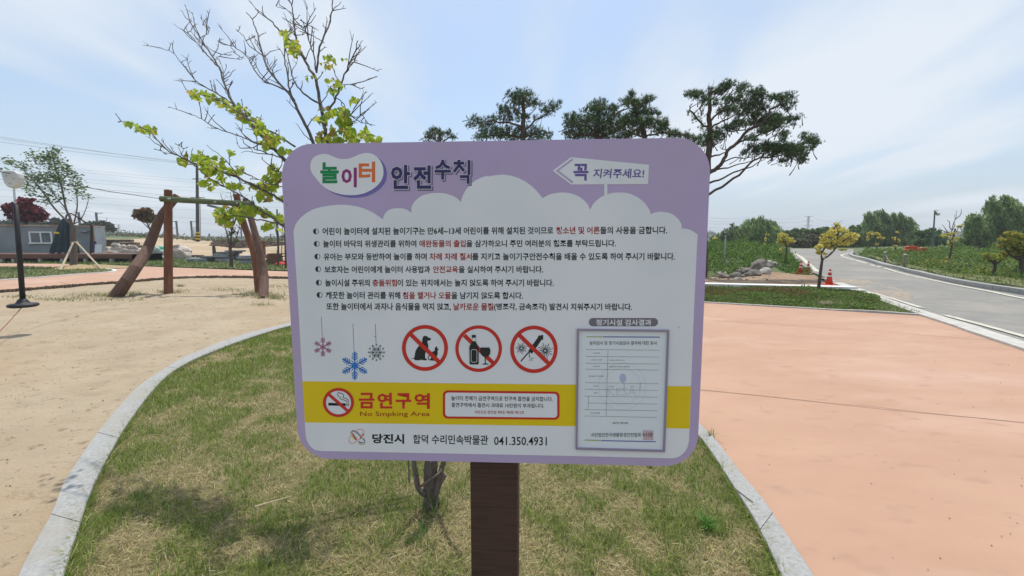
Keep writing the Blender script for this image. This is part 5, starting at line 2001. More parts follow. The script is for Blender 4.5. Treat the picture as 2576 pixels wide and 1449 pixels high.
# water barriers
for (xa, xb, yt, yb_), lab in (((1665, 1757, 546, 594), 'left orange plastic road barrier on top of the bank'), ((1770, 1836, 558, 592), 'right orange plastic road barrier, partly sunk behind the weeds')):
    Yb = 27.5
    (x0_, y0_), (x1_, y1_) = c2([(xa, yt), (xb, yb_)])
    a, b = P(x0_, y1_ - 1, Yb), P(x1_, y0_ - 1, Yb)
    w_, h_ = b.x - a.x, b.z - a.z
    t = thing('road_barrier', lab, 'barrier', (a.x + w_ / 2, Yb, a.z), 'orange plastic road barriers on the bank')
    prof = [(-w_ / 2, 0), (w_ / 2 - .08, 0), (w_ / 2, .1), (w_ / 2, h_ * .45), (w_ / 2 - .08, h_ * .55), (w_ / 2 - .05, h_ * .9), (w_ / 2 - .12, h_), (-w_ / 2 + .12, h_), (-w_ / 2 + .02, h_ * .9), (-w_ / 2 + .1, h_ * .55), (-w_ / 2, h_ * .45)]
    mb = MB()
    vs = []
    for dy, s in ((-.2, 1), (.2, 1)):
        vs += [(a.x + w_ / 2 + x, Yb + dy * (1 if z < h_ * .5 else .6), a.z + z) for x, z in prof]
    n_ = len(prof)
    mb.add(vs, [tuple(range(n_)), tuple(range(2 * n_ - 1, n_ - 1, -1))] + [(i, i + n_, (i + 1) % n_ + n_, (i + 1) % n_) for i in range(n_)])
    mb.build('body', M['barrier'], t, bevel=.02)
    for u in (.28, .5, .72):
        mb = MB()
        c = Vector((a.x + w_ * u, Yb - .21, a.z + h_ * .38))
        mb.tube([c, c + Vector((0, .02, 0))], .055, 10)
        mb.build('recess_shade', mat('dark_orange', L(.25, .03, .02)), t)  # dark disc on the face, its colour paints the shade of a hollow

# ================================================================== PINES
PN = [[.055, .11, .04], [.08, .145, .05], [.11, .175, .06], [.14, .18, .065], [.04, .085, .035]]


def pine(label, Y, trunk, branches, es, n, r=.15, cols=PN, tl=.17, dep=1.0, dead=None):
    b0 = P(trunk[0][0], 600, Y)
    b0.z = H(b0.x, b0.y)
    pyb = 600 + (CAMH - b0.z) * 1107 / Y
    lb = [([(trunk[0][0], pyb + 2)] + trunk[0:], r, r * .35)] + [(b, rr, rr * .35) for b, rr in branches]
    C = ellpts(es, Y, int(n * 1.65), dep, dy=.7, shell=.1)
    C = C + rng.normal(0, .07, C.shape)
    # clump: pull points towards random sub-centres
    cen = C[rng.integers(0, len(C), max(8, len(C) // 11))]
    out = []
    for ch in np.array_split(C, 24):
        d = ((ch[:, None, :] - cen[None]) ** 2).sum(2)
        j = d.argmin(1)
        out.append(ch * .78 + cen[j] * .22)
    C = np.concatenate(out)
    cc = pickcol(cols, len(C), .3)
    v, f, c = tufts(C, tl * .85, .014, cc, k=10)
    t = tree('pine_tree', label, 'pine tree', b0, Y, lb, [(v, f, c)], M['pinebark'], M['needle'], group='old pines behind the sign', depth=1.6, jit=.03)
    mb = MB()
    tr = [P(x, y, Y) for x, y in trunk]
    for i in range(0, len(cen), 3):
        c = Vector(cen[i])
        q = c + Vector((random.uniform(-.25, .05) * 2, random.uniform(-.3, .3), -random.uniform(.15, .5)))
        mb.tube([q, (q + c) / 2 + Vector((0, 0, -.04)), c], [.02, .014, .006], 4)
    mb.build('twigs', M['pinebark'], t, kind='stuff')
    return t


def c4(pts):
    return [(1006.3 + x * .4394, 157.2 + y * .4394) for x, y in pts]


def c6(pts):
    return [(1635.2 + x * .217, 188.7 + y * .217) for x, y in pts]


pine('small pine crown just showing over the sign, leftmost of the pines', 22, [(1108, 420), (1107, 370), (1106, 335)], [([(1107, 365), (1090, 345), (1080, 332)], .05), ([(1107, 365), (1125, 350), (1140, 342)], .05), ([(1107, 350), (1100, 330)], .03)],
     [(1082, 338, 11, 8), (1090, 328, 10, 6), (1103, 332, 8, 7), (1112, 340, 9, 6), (1128, 335, 9, 6), (1140, 346, 12, 5), (1075, 350, 10, 5), (1100, 350, 18, 6)], 330, r=.12)
pine('broad layered pine above the middle of the sign', 19, [(1316, 420), (1317, 330), (1316, 280), (1315, 240)],
     [([(1317, 330), (1345, 305), (1370, 290), (1395, 272)], .05), ([(1317, 320), (1280, 310), (1240, 305), (1200, 308)], .05), ([(1316, 290), (1290, 272), (1265, 270)], .04), ([(1316, 275), (1335, 262), (1345, 258)], .03),
      ([(1317, 345), (1260, 340), (1210, 345)], .05), ([(1317, 345), (1360, 330), (1385, 335)], .04)],
     [(1310, 238, 34, 12), (1298, 250, 28, 12), (1338, 256, 22, 8), (1322, 262, 36, 8), (1385, 268, 26, 8), (1375, 284, 26, 7), (1405, 262, 10, 6), (1262, 275, 18, 9), (1285, 283, 34, 10), (1325, 297, 24, 9), (1280, 300, 30, 8), (1200, 304, 26, 8),
      (1190, 316, 20, 6), (1225, 318, 26, 8), (1240, 300, 18, 8), (1235, 335, 42, 12), (1275, 332, 42, 12), (1330, 330, 36, 10), (1370, 338, 24, 9), (1210, 346, 24, 7), (1290, 347, 60, 8), (1350, 349, 40, 6)], 1750)
pine('dense dark pine between the layered pine and the open topped pine', 19.5, [(1500, 420), (1502, 340), (1503, 300), (1503, 262)],
     [([(1502, 330), (1470, 315), (1440, 305)], .05), ([(1502, 320), (1530, 300), (1548, 285)], .05), ([(1502, 340), (1450, 338), (1430, 335)], .04), ([(1502, 300), (1485, 285), (1470, 283)], .03), ([(1502, 345), (1540, 335), (1570, 320)], .04)],
     [(1505, 262, 24, 9), (1490, 276, 26, 9), (1522, 278, 28, 9), (1545, 272, 12, 7), (1440, 296, 20, 11), (1432, 312, 14, 9), (1470, 305, 34, 13), (1510, 302, 36, 13), (1545, 292, 18, 11), (1440, 332, 26, 14), (1485, 330, 44, 16), (1530, 322, 30, 16),
      (1560, 318, 18, 14), (1575, 300, 12, 8), (1450, 347, 30, 6), (1520, 346, 40, 7), (1568, 345, 24, 8)], 2100)
pine('open topped pine with spiky upright shoots, left of the leaning pine', 18.5, [(1622, 420), (1621, 345), (1612, 310), (1600, 280), (1588, 245)],
     [([(1614, 315), (1640, 300), (1662, 312), (1690, 330)], .045), ([(1605, 290), (1622, 272), (1632, 252)], .03), ([(1600, 280), (1580, 268), (1570, 258)], .03), ([(1620, 345), (1590, 335), (1570, 322)], .04), ([(1621, 345), (1660, 335), (1720, 340), (1750, 352)], .04)],
     [(1588, 242, 8, 11), (1575, 255, 14, 7), (1592, 262, 20, 9), (1615, 262, 13, 10), (1632, 252, 12, 8), (1603, 282, 22, 10), (1630, 284, 20, 8), (1652, 288, 9, 6), (1580, 306, 24, 12), (1612, 310, 28, 11), (1645, 312, 20, 9), (1672, 312, 12, 10), (1660, 330, 20, 7),
      (1690, 336, 20, 6), (1700, 344, 22, 5), (1590, 335, 30, 8), (1730, 346, 18, 6), (1745, 356, 12, 6), (1756, 362, 9, 5)], 1250, tl=.2)
E5 = [(460, 240, 70, 32), (560, 240, 70, 40), (640, 300, 55, 36), (700, 210, 30, 34), (770, 330, 46, 30), (800, 195, 66, 46), (880, 140, 70, 46), (960, 95, 42, 26), (1050, 170, 55, 38), (1112, 130, 32, 32), (900, 290, 55, 34), (1010, 280, 80, 40),
      (1090, 350, 65, 40), (1200, 225, 70, 40), (1255, 180, 30, 34), (1310, 225, 42, 36), (1240, 300, 75, 46), (1170, 370, 85, 42), (1300, 370, 75, 34), (1420, 270, 50, 34), (1520, 275, 65, 38), (1620, 245, 60, 28), (1665, 335, 42, 16), (1560, 340, 50, 40),
      (1600, 400, 24, 30), (850, 420, 70, 36), (950, 405, 70, 36), (1030, 450, 55, 30), (1200, 460, 85, 40), (1380, 500, 105, 46), (1480, 525, 95, 42), (1600, 520, 75, 36), (1700, 498, 46, 24), (1665, 582, 34, 12), (1050, 560, 100, 38), (930, 620, 100, 38),
      (1250, 560, 115, 48), (1400, 590, 100, 42), (1330, 650, 80, 34), (1500, 580, 60, 28), (1150, 740, 60, 26), (1210, 755, 38, 22), (1550, 680, 62, 24), (1560, 722, 46, 20), (1535, 770, 34, 16), (760, 660, 85, 36), (700, 730, 95, 30), (820, 720, 50, 30),
      (600, 730, 52, 26), (640, 800, 50, 34), (760, 790, 36, 16), (1160, 850, 40, 32), (1100, 900, 48, 22), (1250, 870, 62, 44), (1330, 820, 50, 36), (1400, 860, 95, 58), (1520, 860, 115, 62), (1640, 860, 115, 60), (1740, 865, 75, 55), (1780, 950, 48, 48),
      (1770, 1010, 50, 24), (1640, 940, 85, 34), (1540, 1000, 50, 20), (1800, 720, 66, 26), (1870, 770, 70, 42), (1940, 775, 36, 34), (1880, 850, 34, 28), (1420, 930, 60, 26), (510, 510, 24, 20), (570, 600, 14, 10), (620, 640, 22, 12), (460, 430, 20, 16), (600, 560, 20, 12)]
B5 = [([(690, 1380), (900, 1250), (1080, 1110), (1200, 990), (1310, 950), (1430, 955), (1600, 900)], .055), ([(690, 1250), (850, 1190), (1040, 1110), (1180, 1060), (1310, 985)], .04), ([(690, 1130), (800, 1100), (960, 1060), (1200, 990)], .04),
      ([(690, 1130), (780, 1080), (860, 980), (900, 880), (1010, 790), (1140, 640), (1300, 560), (1400, 400), (1480, 350), (1560, 300)], .085), ([(690, 950), (800, 920), (910, 870)], .04), ([(1010, 800), (1120, 740), (1250, 700), (1400, 640)], .04),
      ([(690, 620), (600, 560), (500, 450), (460, 390), (490, 330)], .045), ([(690, 560), (750, 480), (900, 370), (980, 300), (1010, 240)], .045), ([(700, 620), (840, 530), (1000, 460), (1150, 400)], .04), ([(700, 1120), (940, 970), (1100, 960), (1290, 940)], .03),
      ([(1350, 820), (1380, 740), (1470, 690)], .025), ([(1300, 950), (1350, 820)], .03), ([(910, 870), (850, 855), (790, 830)], .02), ([(690, 870), (760, 800), (870, 740)], .03), ([(690, 200), (720, 130), (740, 50)], .012), ([(680, 190), (670, 130), (690, 80)], .009),
      ([(600, 470), (585, 400), (610, 330), (650, 270)], .03), ([(700, 300), (760, 250), (880, 160)], .03), ([(1140, 640), (1000, 650), (900, 660)], .025), ([(1200, 600), (1250, 450), (1220, 300)], .035), ([(1740, 830), (1760, 780), (1850, 740)], .02), ([(1600, 900), (1760, 950)], .02),
      ([(1780, 750), (1880, 800)], .012)]
pine('large windswept leaning pine with long bare limbs at the right corner of the sign', 17.0, [(1768, 520), (1776, 450)] + c6([(680, 900), (688, 700), (690, 560), (690, 400), (690, 200)]),
     [(c6(b), r_) for b, r_ in B5] + [([(1768, 520), (1785, 488)], .055), ([(1770, 500), (1785, 461)], .04), ([(1770, 480), (1785, 434)], .09), ([(1776, 410), (1785, 395)], .045)],
     [(e[0] * .217 + 1635.2, e[1] * .217 + 188.7, e[2] * .217 * .92, e[3] * .217 * .92) for e in E5], 4300, r=.17, tl=.15)

# ================================================================== REDBUD behind the sign
def c3(pts):
    return [(251.6 + x * .434, y * .434) for x, y in pts]


TB = G(1085, 1272)
rb = thing('redbud_tree', 'multi stemmed tree with bare twigs and fresh heart shaped yellow green leaves behind the sign', 'tree', tuple(TB))
T0 = TB.y
mb = MB()
tp = [TB + Vector((0, 0, -.06)), TB + Vector((.0, 0, .05)), P(1083, 1210, T0), P(1084, 1160, T0), P(1086, 1050, T0 + .02), P(1080, 930, T0 + .05), P(1065, 800, T0 + .08)]
q = resample(tp, 18)
mb.tube(q, [(.062 if i == 0 else .05 if i < 3 else .046) * (1 - .4 * i / 18) for i in range(19)], 12, wob=.08)
mb.build('trunk', M['graybark'], rb)
stems = MB()
for pts in ([(1068, 1245), (1052, 1225), (1046, 1190), (1042, 1160), (1032, 1050), (1000, 900)], [(1098, 1240), (1105, 1210), (1112, 1175), (1118, 1150), (1140, 1000), (1180, 820)],
            [(1100, 1228), (1112, 1205), (1121, 1192)], [(1030, 1216), (1028, 1180), (1027, 1155), (1020, 1000)]):
    thin = pts[0][0] == 1030
    limb(stems, [P(x, y, T0 - .03 + .0) for x, y in pts], .004 if thin else .017, .003 if thin else .011, 7, jit=.002)
limb(stems, [P(1060, 1222, T0 - .06), P(1085, 1205, T0 - .08), P(1108, 1187, T0 - .05)], .009, .006, 6)
stems.build('basal_shoots', M['graybark'], rb)
br = MB()
tw = MB()
tips = []


def rlimb(c, Y0, Y1, r0, r1, extra=None, jit=.004, twn=1.0, tl=.16):
    r0, r1 = r0 * .66, r1 * .8
    Y0, Y1 = 2.5 + (Y0 - 2.3) * 1.3, 2.5 + (Y1 - 2.3) * 1.75
    pts = c3(c)
    if extra:
        pts = extra + pts
    n_ = len(pts)
    P3 = [P(x, y, Y0 + (Y1 - Y0) * i / (n_ - 1)) for i, (x, y) in enumerate(pts)]
    q = limb(br, P3, r0, r1, 7, seg=4, jit=jit)
    for i in range(3, len(q)):
        if random.random() < .42 * twn:
            d0 = (q[i] - q[i - 1]).normalized()
            sd_ = Vector((random.uniform(-1, 1), random.uniform(-.8, .8), random.uniform(-.3, 1)))
            d = (d0 * .7 + sd_ * .8).normalized()
            Lw = tl * random.uniform(.35, 1.2)
            a_, m_ = q[i], q[i] + d * Lw * .5
            e_ = m_ + (d + Vector((random.uniform(-.5, .5), random.uniform(-.4, .4), random.uniform(-.1, .5)))).normalized() * Lw * .5
            tw.tube([a_, m_, e_], [.0035, .0026, .0014], 5)
            for _ in range(3):
                if random.random() < .65:
                    s_ = m_.lerp(e_, random.random())
                    f_ = s_ + (d + Vector((random.uniform(-1, 1), random.uniform(-.6, .6), random.uniform(-.3, 1)))).normalized() * Lw * random.uniform(.12, .35)
                    tw.tube([s_, (s_ + f_) / 2 + Vector((0, 0, .003)), f_], [.002, .0015, .001], 4)
    return q


HUB = [(1070, 860), (1040, 700)]
rlimb([(1320, 825), (1300, 720), (1275, 600), (1255, 470), (1215, 400), (1160, 310), (1100, 230), (1040, 180), (1000, 130), (948, 85)], 2.42, 2.75, .021, .0045, [(1068, 830), (845, 560)][:1] + [(880, 560)], twn=.8)
rlimb([(1235, 825), (1180, 700), (1130, 600), (1075, 520), (1020, 460), (960, 370), (930, 260), (910, 180), (880, 110), (848, 72)], 2.42, 2.9, .018, .0035, [(1066, 830), (860, 560)])
rlimb([(1130, 600), (1100, 520), (1085, 420), (1070, 330), (1080, 250), (1110, 150)], 2.66, 2.8, .010, .003)
rlimb([(1075, 520), (1000, 490), (940, 460), (890, 400), (860, 340), (790, 280), (740, 260), (695, 245)], 2.68, 3.0, .008, .0025)
rlimb([(1020, 460), (970, 390), (940, 320), (870, 270), (830, 210), (788, 168)], 2.7, 2.9, .007, .0025)
rlimb([(1275, 600), (1200, 560), (1130, 480), (1110, 420), (1085, 320), (1080, 250)], 2.58, 2.75, .010, .003)
rlimb([(1255, 420), (1270, 300), (1300, 200), (1330, 140), (1345, 60), (1348, 0), (1350, -60)], 2.62, 2.75, .010, .0035)
rlimb([(1255, 420), (1240, 330), (1210, 230), (1175, 130), (1160, 115)], 2.62, 2.5, .007, .0025)
rlimb([(1310, 680), (1370, 560), (1400, 480), (1440, 380), (1480, 290), (1495, 235)], 2.56, 2.45, .010, .003)
rlimb([(1440, 380), (1470, 360), (1495, 352)], 2.5, 2.45, .004, .002)
rlimb([(1405, 490), (1440, 490), (1485, 490)], 2.5, 2.42, .004, .002)
rlimb([(1190, 340), (1145, 260), (1135, 200), (1125, 130), (1115, 50), (1100, 0), (1090, -50)], 2.68, 2.8, .009, .003)
rlimb([(1115, 80), (1080, 55), (1045, 45), (1020, 35)], 2.75, 2.8, .004, .002)
rlimb([(1300, 250), (1250, 215), (1195, 190), (1170, 150)], 2.7, 2.6, .004, .002)
rlimb([(1370, 570), (1410, 600), (1440, 670), (1480, 620)], 2.5, 2.4, .005, .002)
rlimb([(1350, 780), (1420, 740), (1480, 700), (1520, 670), (1550, 740)], 2.5, 2.4, .006, .002)
rlimb([(1065, 925), (1000, 850), (940, 790), (880, 720), (830, 660), (760, 580), (720, 480), (690, 390), (640, 310), (580, 220), (530, 140), (512, 85)], 2.45, 3.1, .020, .004, [(1060, 900), (900, 600)])
rlimb([(770, 600), (690, 550), (620, 510), (560, 470), (510, 410), (460, 350), (430, 310), (360, 280)], 2.85, 3.1, .008, .0025)
rlimb([(690, 390), (620, 320), (600, 290), (540, 230), (500, 190), (425, 138)], 2.95, 3.1, .007, .002)
rlimb([(580, 225), (615, 200), (635, 170), (595, 145)], 3.0, 3.05, .004, .002)
rlimb([(665, 345), (700, 320), (740, 305), (785, 300)], 2.95, 3.0, .004, .002)
rlimb([(755, 570), (720, 500), (715, 420), (700, 370)], 2.85, 2.9, .005, .002)
rlimb([(1045, 912), (960, 885), (900, 865), (857, 845)], 2.5, 2.5, .006, .003)
rlimb([(1010, 870), (940, 840), (860, 810), (760, 775), (660, 735), (590, 690), (520, 655)], 2.55, 2.75, .007, .0025)
rlimb([(1130, 850), (1040, 790), (950, 740), (880, 700), (800, 650), (720, 600), (640, 560), (520, 540)], 2.5, 2.7, .009, .003, [(860, 520)][:0])
rlimb([(1055, 1165), (980, 1120), (900, 1080), (800, 1030), (700, 990), (620, 965), (540, 945), (470, 910), (400, 880), (340, 820), (290, 760), (230, 740), (170, 710), (110, 705)], 2.4, 2.75, .013, .0025, [(1050, 930), (850, 620)], tl=.1)
rlimb([(1060, 1310), (1000, 1260), (930, 1220), (880, 1180), (800, 1120), (700, 1070), (610, 1020), (570, 975), (500, 930)], 2.3, 2.6, .011, .0025, [(1040, 960), (880, 700)], tl=.1)
rlimb([(1065, 1300), (960, 1280), (860, 1265), (780, 1245), (700, 1240)], 2.35, 2.45, .007, .0025, tl=.1)
rlimb([(820, 1080), (790, 1010), (740, 940), (680, 890), (620, 840)], 2.5, 2.55, .005, .002, tl=.1)
rlimb([(1020, 1000), (1030, 980), (1000, 970)], 2.45, 2.4, .005, .002, tl=.1)
rlimb([(1060, 1090), (1030, 1070), (960, 1060), (880, 1020), (860, 1015)], 2.4, 2.45, .005, .002, tl=.1)
rlimb([(1060, 1000), (1010, 990), (980, 960)], 2.4, 2.45, .006, .002, tl=.1)
rlimb([(470, 910), (480, 860), (450, 840)], 2.62, 2.62, .003, .0015, tl=.06)
rlimb([(430, 890), (380, 885), (340, 870)], 2.62, 2.62, .003, .0015, tl=.06)
br.build('branches', M['twig'], rb)
tw.build('twigs', M['twig'], rb, kind='stuff')

CLU = [(145, 710, 15), (180, 710, 12), (230, 755, 24), (265, 745, 22), (295, 745, 20), (310, 765, 10), (535, 550, 20), (560, 548, 22), (595, 545, 25), (630, 568, 25), (660, 600, 15), (710, 595, 20), (745, 630, 20), (800, 640, 30), (845, 650, 25), (815, 680, 20), (900, 705, 25), (935, 720, 20),
       (870, 715, 15), (920, 760, 20), (985, 790, 32), (1020, 800, 28), (960, 830, 25), (1000, 835, 20), (1065, 885, 22), (490, 930, 25), (505, 900, 15), (565, 905, 25), (595, 920, 28), (600, 940, 22), (650, 940, 20), (700, 935, 25), (750, 880, 15), (640, 985, 30), (610, 990, 20), (690, 1000, 20),
       (795, 985, 28), (740, 985, 20), (630, 1070, 22), (650, 1080, 15), (720, 1030, 20), (780, 1070, 22), (830, 1090, 15), (880, 1080, 15), (905, 1075, 22), (960, 1070, 25), (1010, 1065, 30), (990, 1015, 30), (1030, 1035, 25), (1015, 965, 22), (950, 1130, 30), (970, 1115, 20), (1035, 1140, 15),
       (1010, 1090, 20), (705, 1225, 30), (740, 1250, 35), (790, 1235, 40), (830, 1215, 30), (840, 1245, 25), (710, 1275, 25), (750, 1290, 15), (905, 1215, 20), (940, 1225, 25), (985, 1250, 20), (960, 1305, 25), (990, 1305, 12), (1050, 1265, 20), (1035, 1325, 10),
       (1070, 195, 25), (1085, 220, 20), (1120, 260, 30), (1110, 290, 25), (1130, 310, 25), (1150, 300, 15), (1135, 245, 12), (1215, 445, 18), (1245, 450, 10), (1325, 325, 20), (1340, 340, 15), (1300, 380, 18), (1320, 385, 20), (1360, 375, 15), (1410, 345, 12), (1330, 460, 18), (1370, 480, 20),
       (1385, 500, 18), (1355, 530, 15), (1405, 500, 12), (1280, 690, 25), (1330, 670, 22), (1290, 630, 15), (1380, 640, 20), (1410, 650, 25), (1410, 690, 35), (1430, 700, 20), (1350, 755, 22), (1400, 745, 20), (1430, 760, 25), (1285, 795, 25), (1340, 800, 25), (1390, 800, 22), (1450, 800, 25),
       (1490, 800, 25), (1530, 765, 22), (1550, 795, 20), (1590, 810, 15), (1470, 575, 15), (1485, 575, 8)]
# heart outline (x across, y along from stem), stem at 0,0
HEART = np.array([(0, .08), (.26, -.06), (.48, .12), (.52, .38), (.38, .66), (.14, .90), (0, 1.06), (-.14, .90), (-.38, .66), (-.52, .38), (-.48, .12), (-.26, -.06)])
RBC = [[.38, .48, .06], [.46, .54, .07], [.28, .40, .05], [.52, .52, .09], [.32, .44, .07], [.22, .34, .05]]
nleaf = 0
hv, hf = [], []
nh = len(HEART)
for i, (x, y) in enumerate(HEART):
    pass


def heart_mesh(col):
    vs = [(0, .45, -.0)]
    for x, y in HEART:
        vs.append((x, y, abs(x) * .45 + .10 * math.sin(y * 5) - .06 * y * y))
    fs = [(0, i + 1, (i + 1) % nh + 1) for i in range(nh)]
    me = npmesh('leaf', np.array(vs), np.array(fs), M['leaf'], np.tile(np.array(col), (len(vs), 1)), smooth=True)
    return me


HM = [heart_mesh(c) for c in RBC] + [heart_mesh([.45, .36, .08]), heart_mesh([.30, .22, .07])]
stemsb = MB()
cands = []
for (x, y, r) in CLU:
    n_ = max(2, int(r * r / 60))
    for _ in range(n_):
        cands.append((x, y, r))
random.shuffle(cands)
extra_v, extra_f, extra_c, en = [], [], [], 0
for i, (x, y, r) in enumerate(cands):
    th = random.uniform(0, 6.28)
    rr = r * math.sqrt(random.random()) * .95
    cx, cy = x + rr * math.cos(th), y + rr * math.sin(th) * .8
    (px, py), = c3([(cx, cy)])
    # depth follows the branch layers
    lay = 2.85 if y < 560 and x > 950 else (3.2 if (x < 1000 and 500 < y < 720) else (2.75 if x > 1200 else 3.0 - (x - 700) * .0004))
    if x < 420:
        lay = 3.3
    if y > 1150:
        lay = 2.85
    p = P(px, py, lay + random.uniform(-.14, .14))
    sz = random.uniform(.022, .053) * (.7 if y < 520 else 1)
    e = Vector((random.uniform(-1, 1), random.uniform(-.7, .7), random.uniform(-1.1, .3))).normalized()
    nrm = Vector((random.uniform(-1, 1), random.uniform(-1, .6), random.uniform(-.1, 1))).normalized()
    xa = e.cross(nrm).normalized()
    za = xa.cross(e)
    m4 = Matrix((xa, e, za)).transposed().to_4x4()
    me = HM[min(7, int(abs(random.gauss(0, 1)) * 2.6))] if random.random() < .9 else HM[random.choice((6, 7))]
    if i < 290:
        o = link('leaf', me, rb)
        o.matrix_local = Matrix.Translation(p - TB) @ m4 @ Matrix.Scale(sz, 4)
    else:
        mm = Matrix.Translation(p) @ m4 @ Matrix.Scale(sz, 4)
        vv = np.array([mm @ v.co for v in me.vertices])
        ff = np.array([list(pl.vertices) for pl in me.polygons])
        cc = np.empty(len(vv) * 4, dtype=np.float32)
        me.attributes['col'].data.foreach_get('color', cc)
        extra_v.append(vv)
        extra_f.append(ff + en)
        extra_c.append(cc.reshape(-1, 4)[:, :3])
        en += len(vv)
if extra_v:
    o = npobj('more_leaves', np.concatenate(extra_v), np.concatenate(extra_f), M['leaf'], rb, np.concatenate(extra_c), smooth=True)
    o['kind'] = 'stuff'

# small foreground litter
for k, (x, y, lab) in enumerate([(690, 1270, 'pale curved dry stalk lying on the lawn left of the sign post')]):
    mb = MB()
    a = [G(642, 1287), G(668, 1279), G(700, 1270), G(733, 1260)]
    mb.tube(resample([p + Vector((0, 0, .03)) for p in a], 8), [.0035, .004, .004, .0035, .003, .003, .0025, .002, .001], 5)
    settag(mb.build('dry_stalk', mat('straw_stalk', L(.62, .50, .33))), lab, 'stalk')
o_ = [G(1850, 1244) + Vector((0, 0, .035)), G(1872, 1262) + Vector((0, 0, .035)), G(1893, 1278) + Vector((0, 0, .035))]
mb = MB()
mb.tube(resample(o_, 5), .0025, 5)
settag(mb.build('dry_stalk', M['graybark']), 'thin brown stalk lying across the right kerb', 'stalk')


def tuft(px, py, n, h, w, cols, lab, name='grass_tuft', lean=1.0, spread=.04, z=0.0):
    p = G(px, py)
    X = np.column_stack([rng.normal(p.x, spread, n), rng.normal(p.y, spread, n)])
    V1, F1, C1 = blades(X, np.full(n, z), np.full(n, h), w, pickcol(cols, n, .3), lean=lean)
    return settag(npobj(name, V1, F1, M['grass'], cols=C1), lab, 'grass tuft', kind='stuff')


GG = [[.12, .22, .04], [.09, .18, .03], [.18, .28, .06]]
tuft(1778, 1322, 60, .055, .006, [[.13, .27, .045], [.10, .22, .04]], 'bright green leafy weed in the lawn right of the post', spread=.014)
tuft(1780, 1330, 50, .04, .007, [[.11, .24, .04]], 'second bright green weed touching the leafy weed, right of the post', spread=.010)
tuft(1085, 1275, 170, .11, .0035, GG + [[.45, .40, .22]], 'longer grass growing round the foot of the tree trunk', spread=.05, lean=.8)
tuft(1790, 1103, 26, .05, .005, GG + [[.4, .33, .2]], 'small weed growing in the joint of the right kerb', spread=.012, lean=1.4, z=.02)
tuft(1050, 1350, 40, .08, .005, GG, 'taller green grass tuft between trunk and post', spread=.05)
tuft(735, 1395, 60, .06, .004, GG, 'dark green tuft low in the lawn, left of the post', spread=.06)

# ================================================================== INFORMATION SIGN
CAMV = Vector((0, 0, CAMH))
BY0 = 1.1
BYAW, BLEAN = -0.051, R(-.27)
BC = Vector((-.0513, BY0, CAMH - .1765))
BW, BH, BT = 1.0572, .8265, .018
Ub = Vector((math.cos(BYAW), math.sin(BYAW), 0))
Zb = Vector((0, 0, 1))
U = (Ub * math.cos(BLEAN) - Zb * math.sin(BLEAN))
Vv = (Zb * math.cos(BLEAN) + Ub * math.sin(BLEAN))
N = U.cross(Vv)
if N.y > 0:
    N = -N


def bd(px, py):
    """board coordinates (u across, v up) of a spot on its face"""
    d = ray(px, py)
    k = (BC - CAMV).dot(N) / d.dot(N)
    q = CAMV + d * k - BC
    return q.dot(U), q.dot(Vv)


def bw(u, v, lift=0.0):
    return BC + U * u + Vv * v + N * lift


sign = thing('information_sign', 'lilac and white Korean playground rules board on a dark brown post', 'sign', (BC.x, BC.y + .04, 0))
mb = MB()
pw = .132
px0 = P(1247, 1300, 1.16)
zb_top = bw(0, -BH / 2 + .12).z
mb.box((px0.x, 1.125 + .075, zb_top / 2 - .05), (pw, .13, zb_top + .1), rz=BYAW)
M['post'] = mat('brown_post', L(.092, .045, .036), L(.082, .040, .032), rough=.6, scale=5, stretch=(1, 1, 28), c3=L(.05, .028, .022), c3scale=5, bump=.5, bscale=26, bdist=.003,
                spots=(40, L(.13, .10, .09), .76, .80))
mb.build('post', M['post'], sign, bevel=.004)
# board with rounded corners
rad = .083
outl = []
for cx, cy, a0 in ((1, 1, 0), (-1, 1, 90), (-1, -1, 180), (1, -1, 270)):
    for k in range(11):
        a = R(a0 + 9 * k)
        outl.append((cx * (BW / 2 - rad) + rad * math.cos(a), cy * (BH / 2 - rad) + rad * math.sin(a)))
n_ = len(outl)
vs = [bw(u, v, 0) for u, v in outl] + [bw(u, v, -BT) for u, v in outl]
mb = MB()
mb.add(vs, [tuple(range(n_)), tuple(range(2 * n_ - 1, n_ - 1, -1))] + [(i, i + n_, (i + 1) % n_ + n_, (i + 1) % n_) for i in range(n_)])


def pmat(name, rgb, rough=.45, b=None, spots=None):
    return mat(name, L(*rgb), L(*(b or [c * .94 for c in rgb])), rough=rough, scale=3.5, spec=.35, spots=spots)


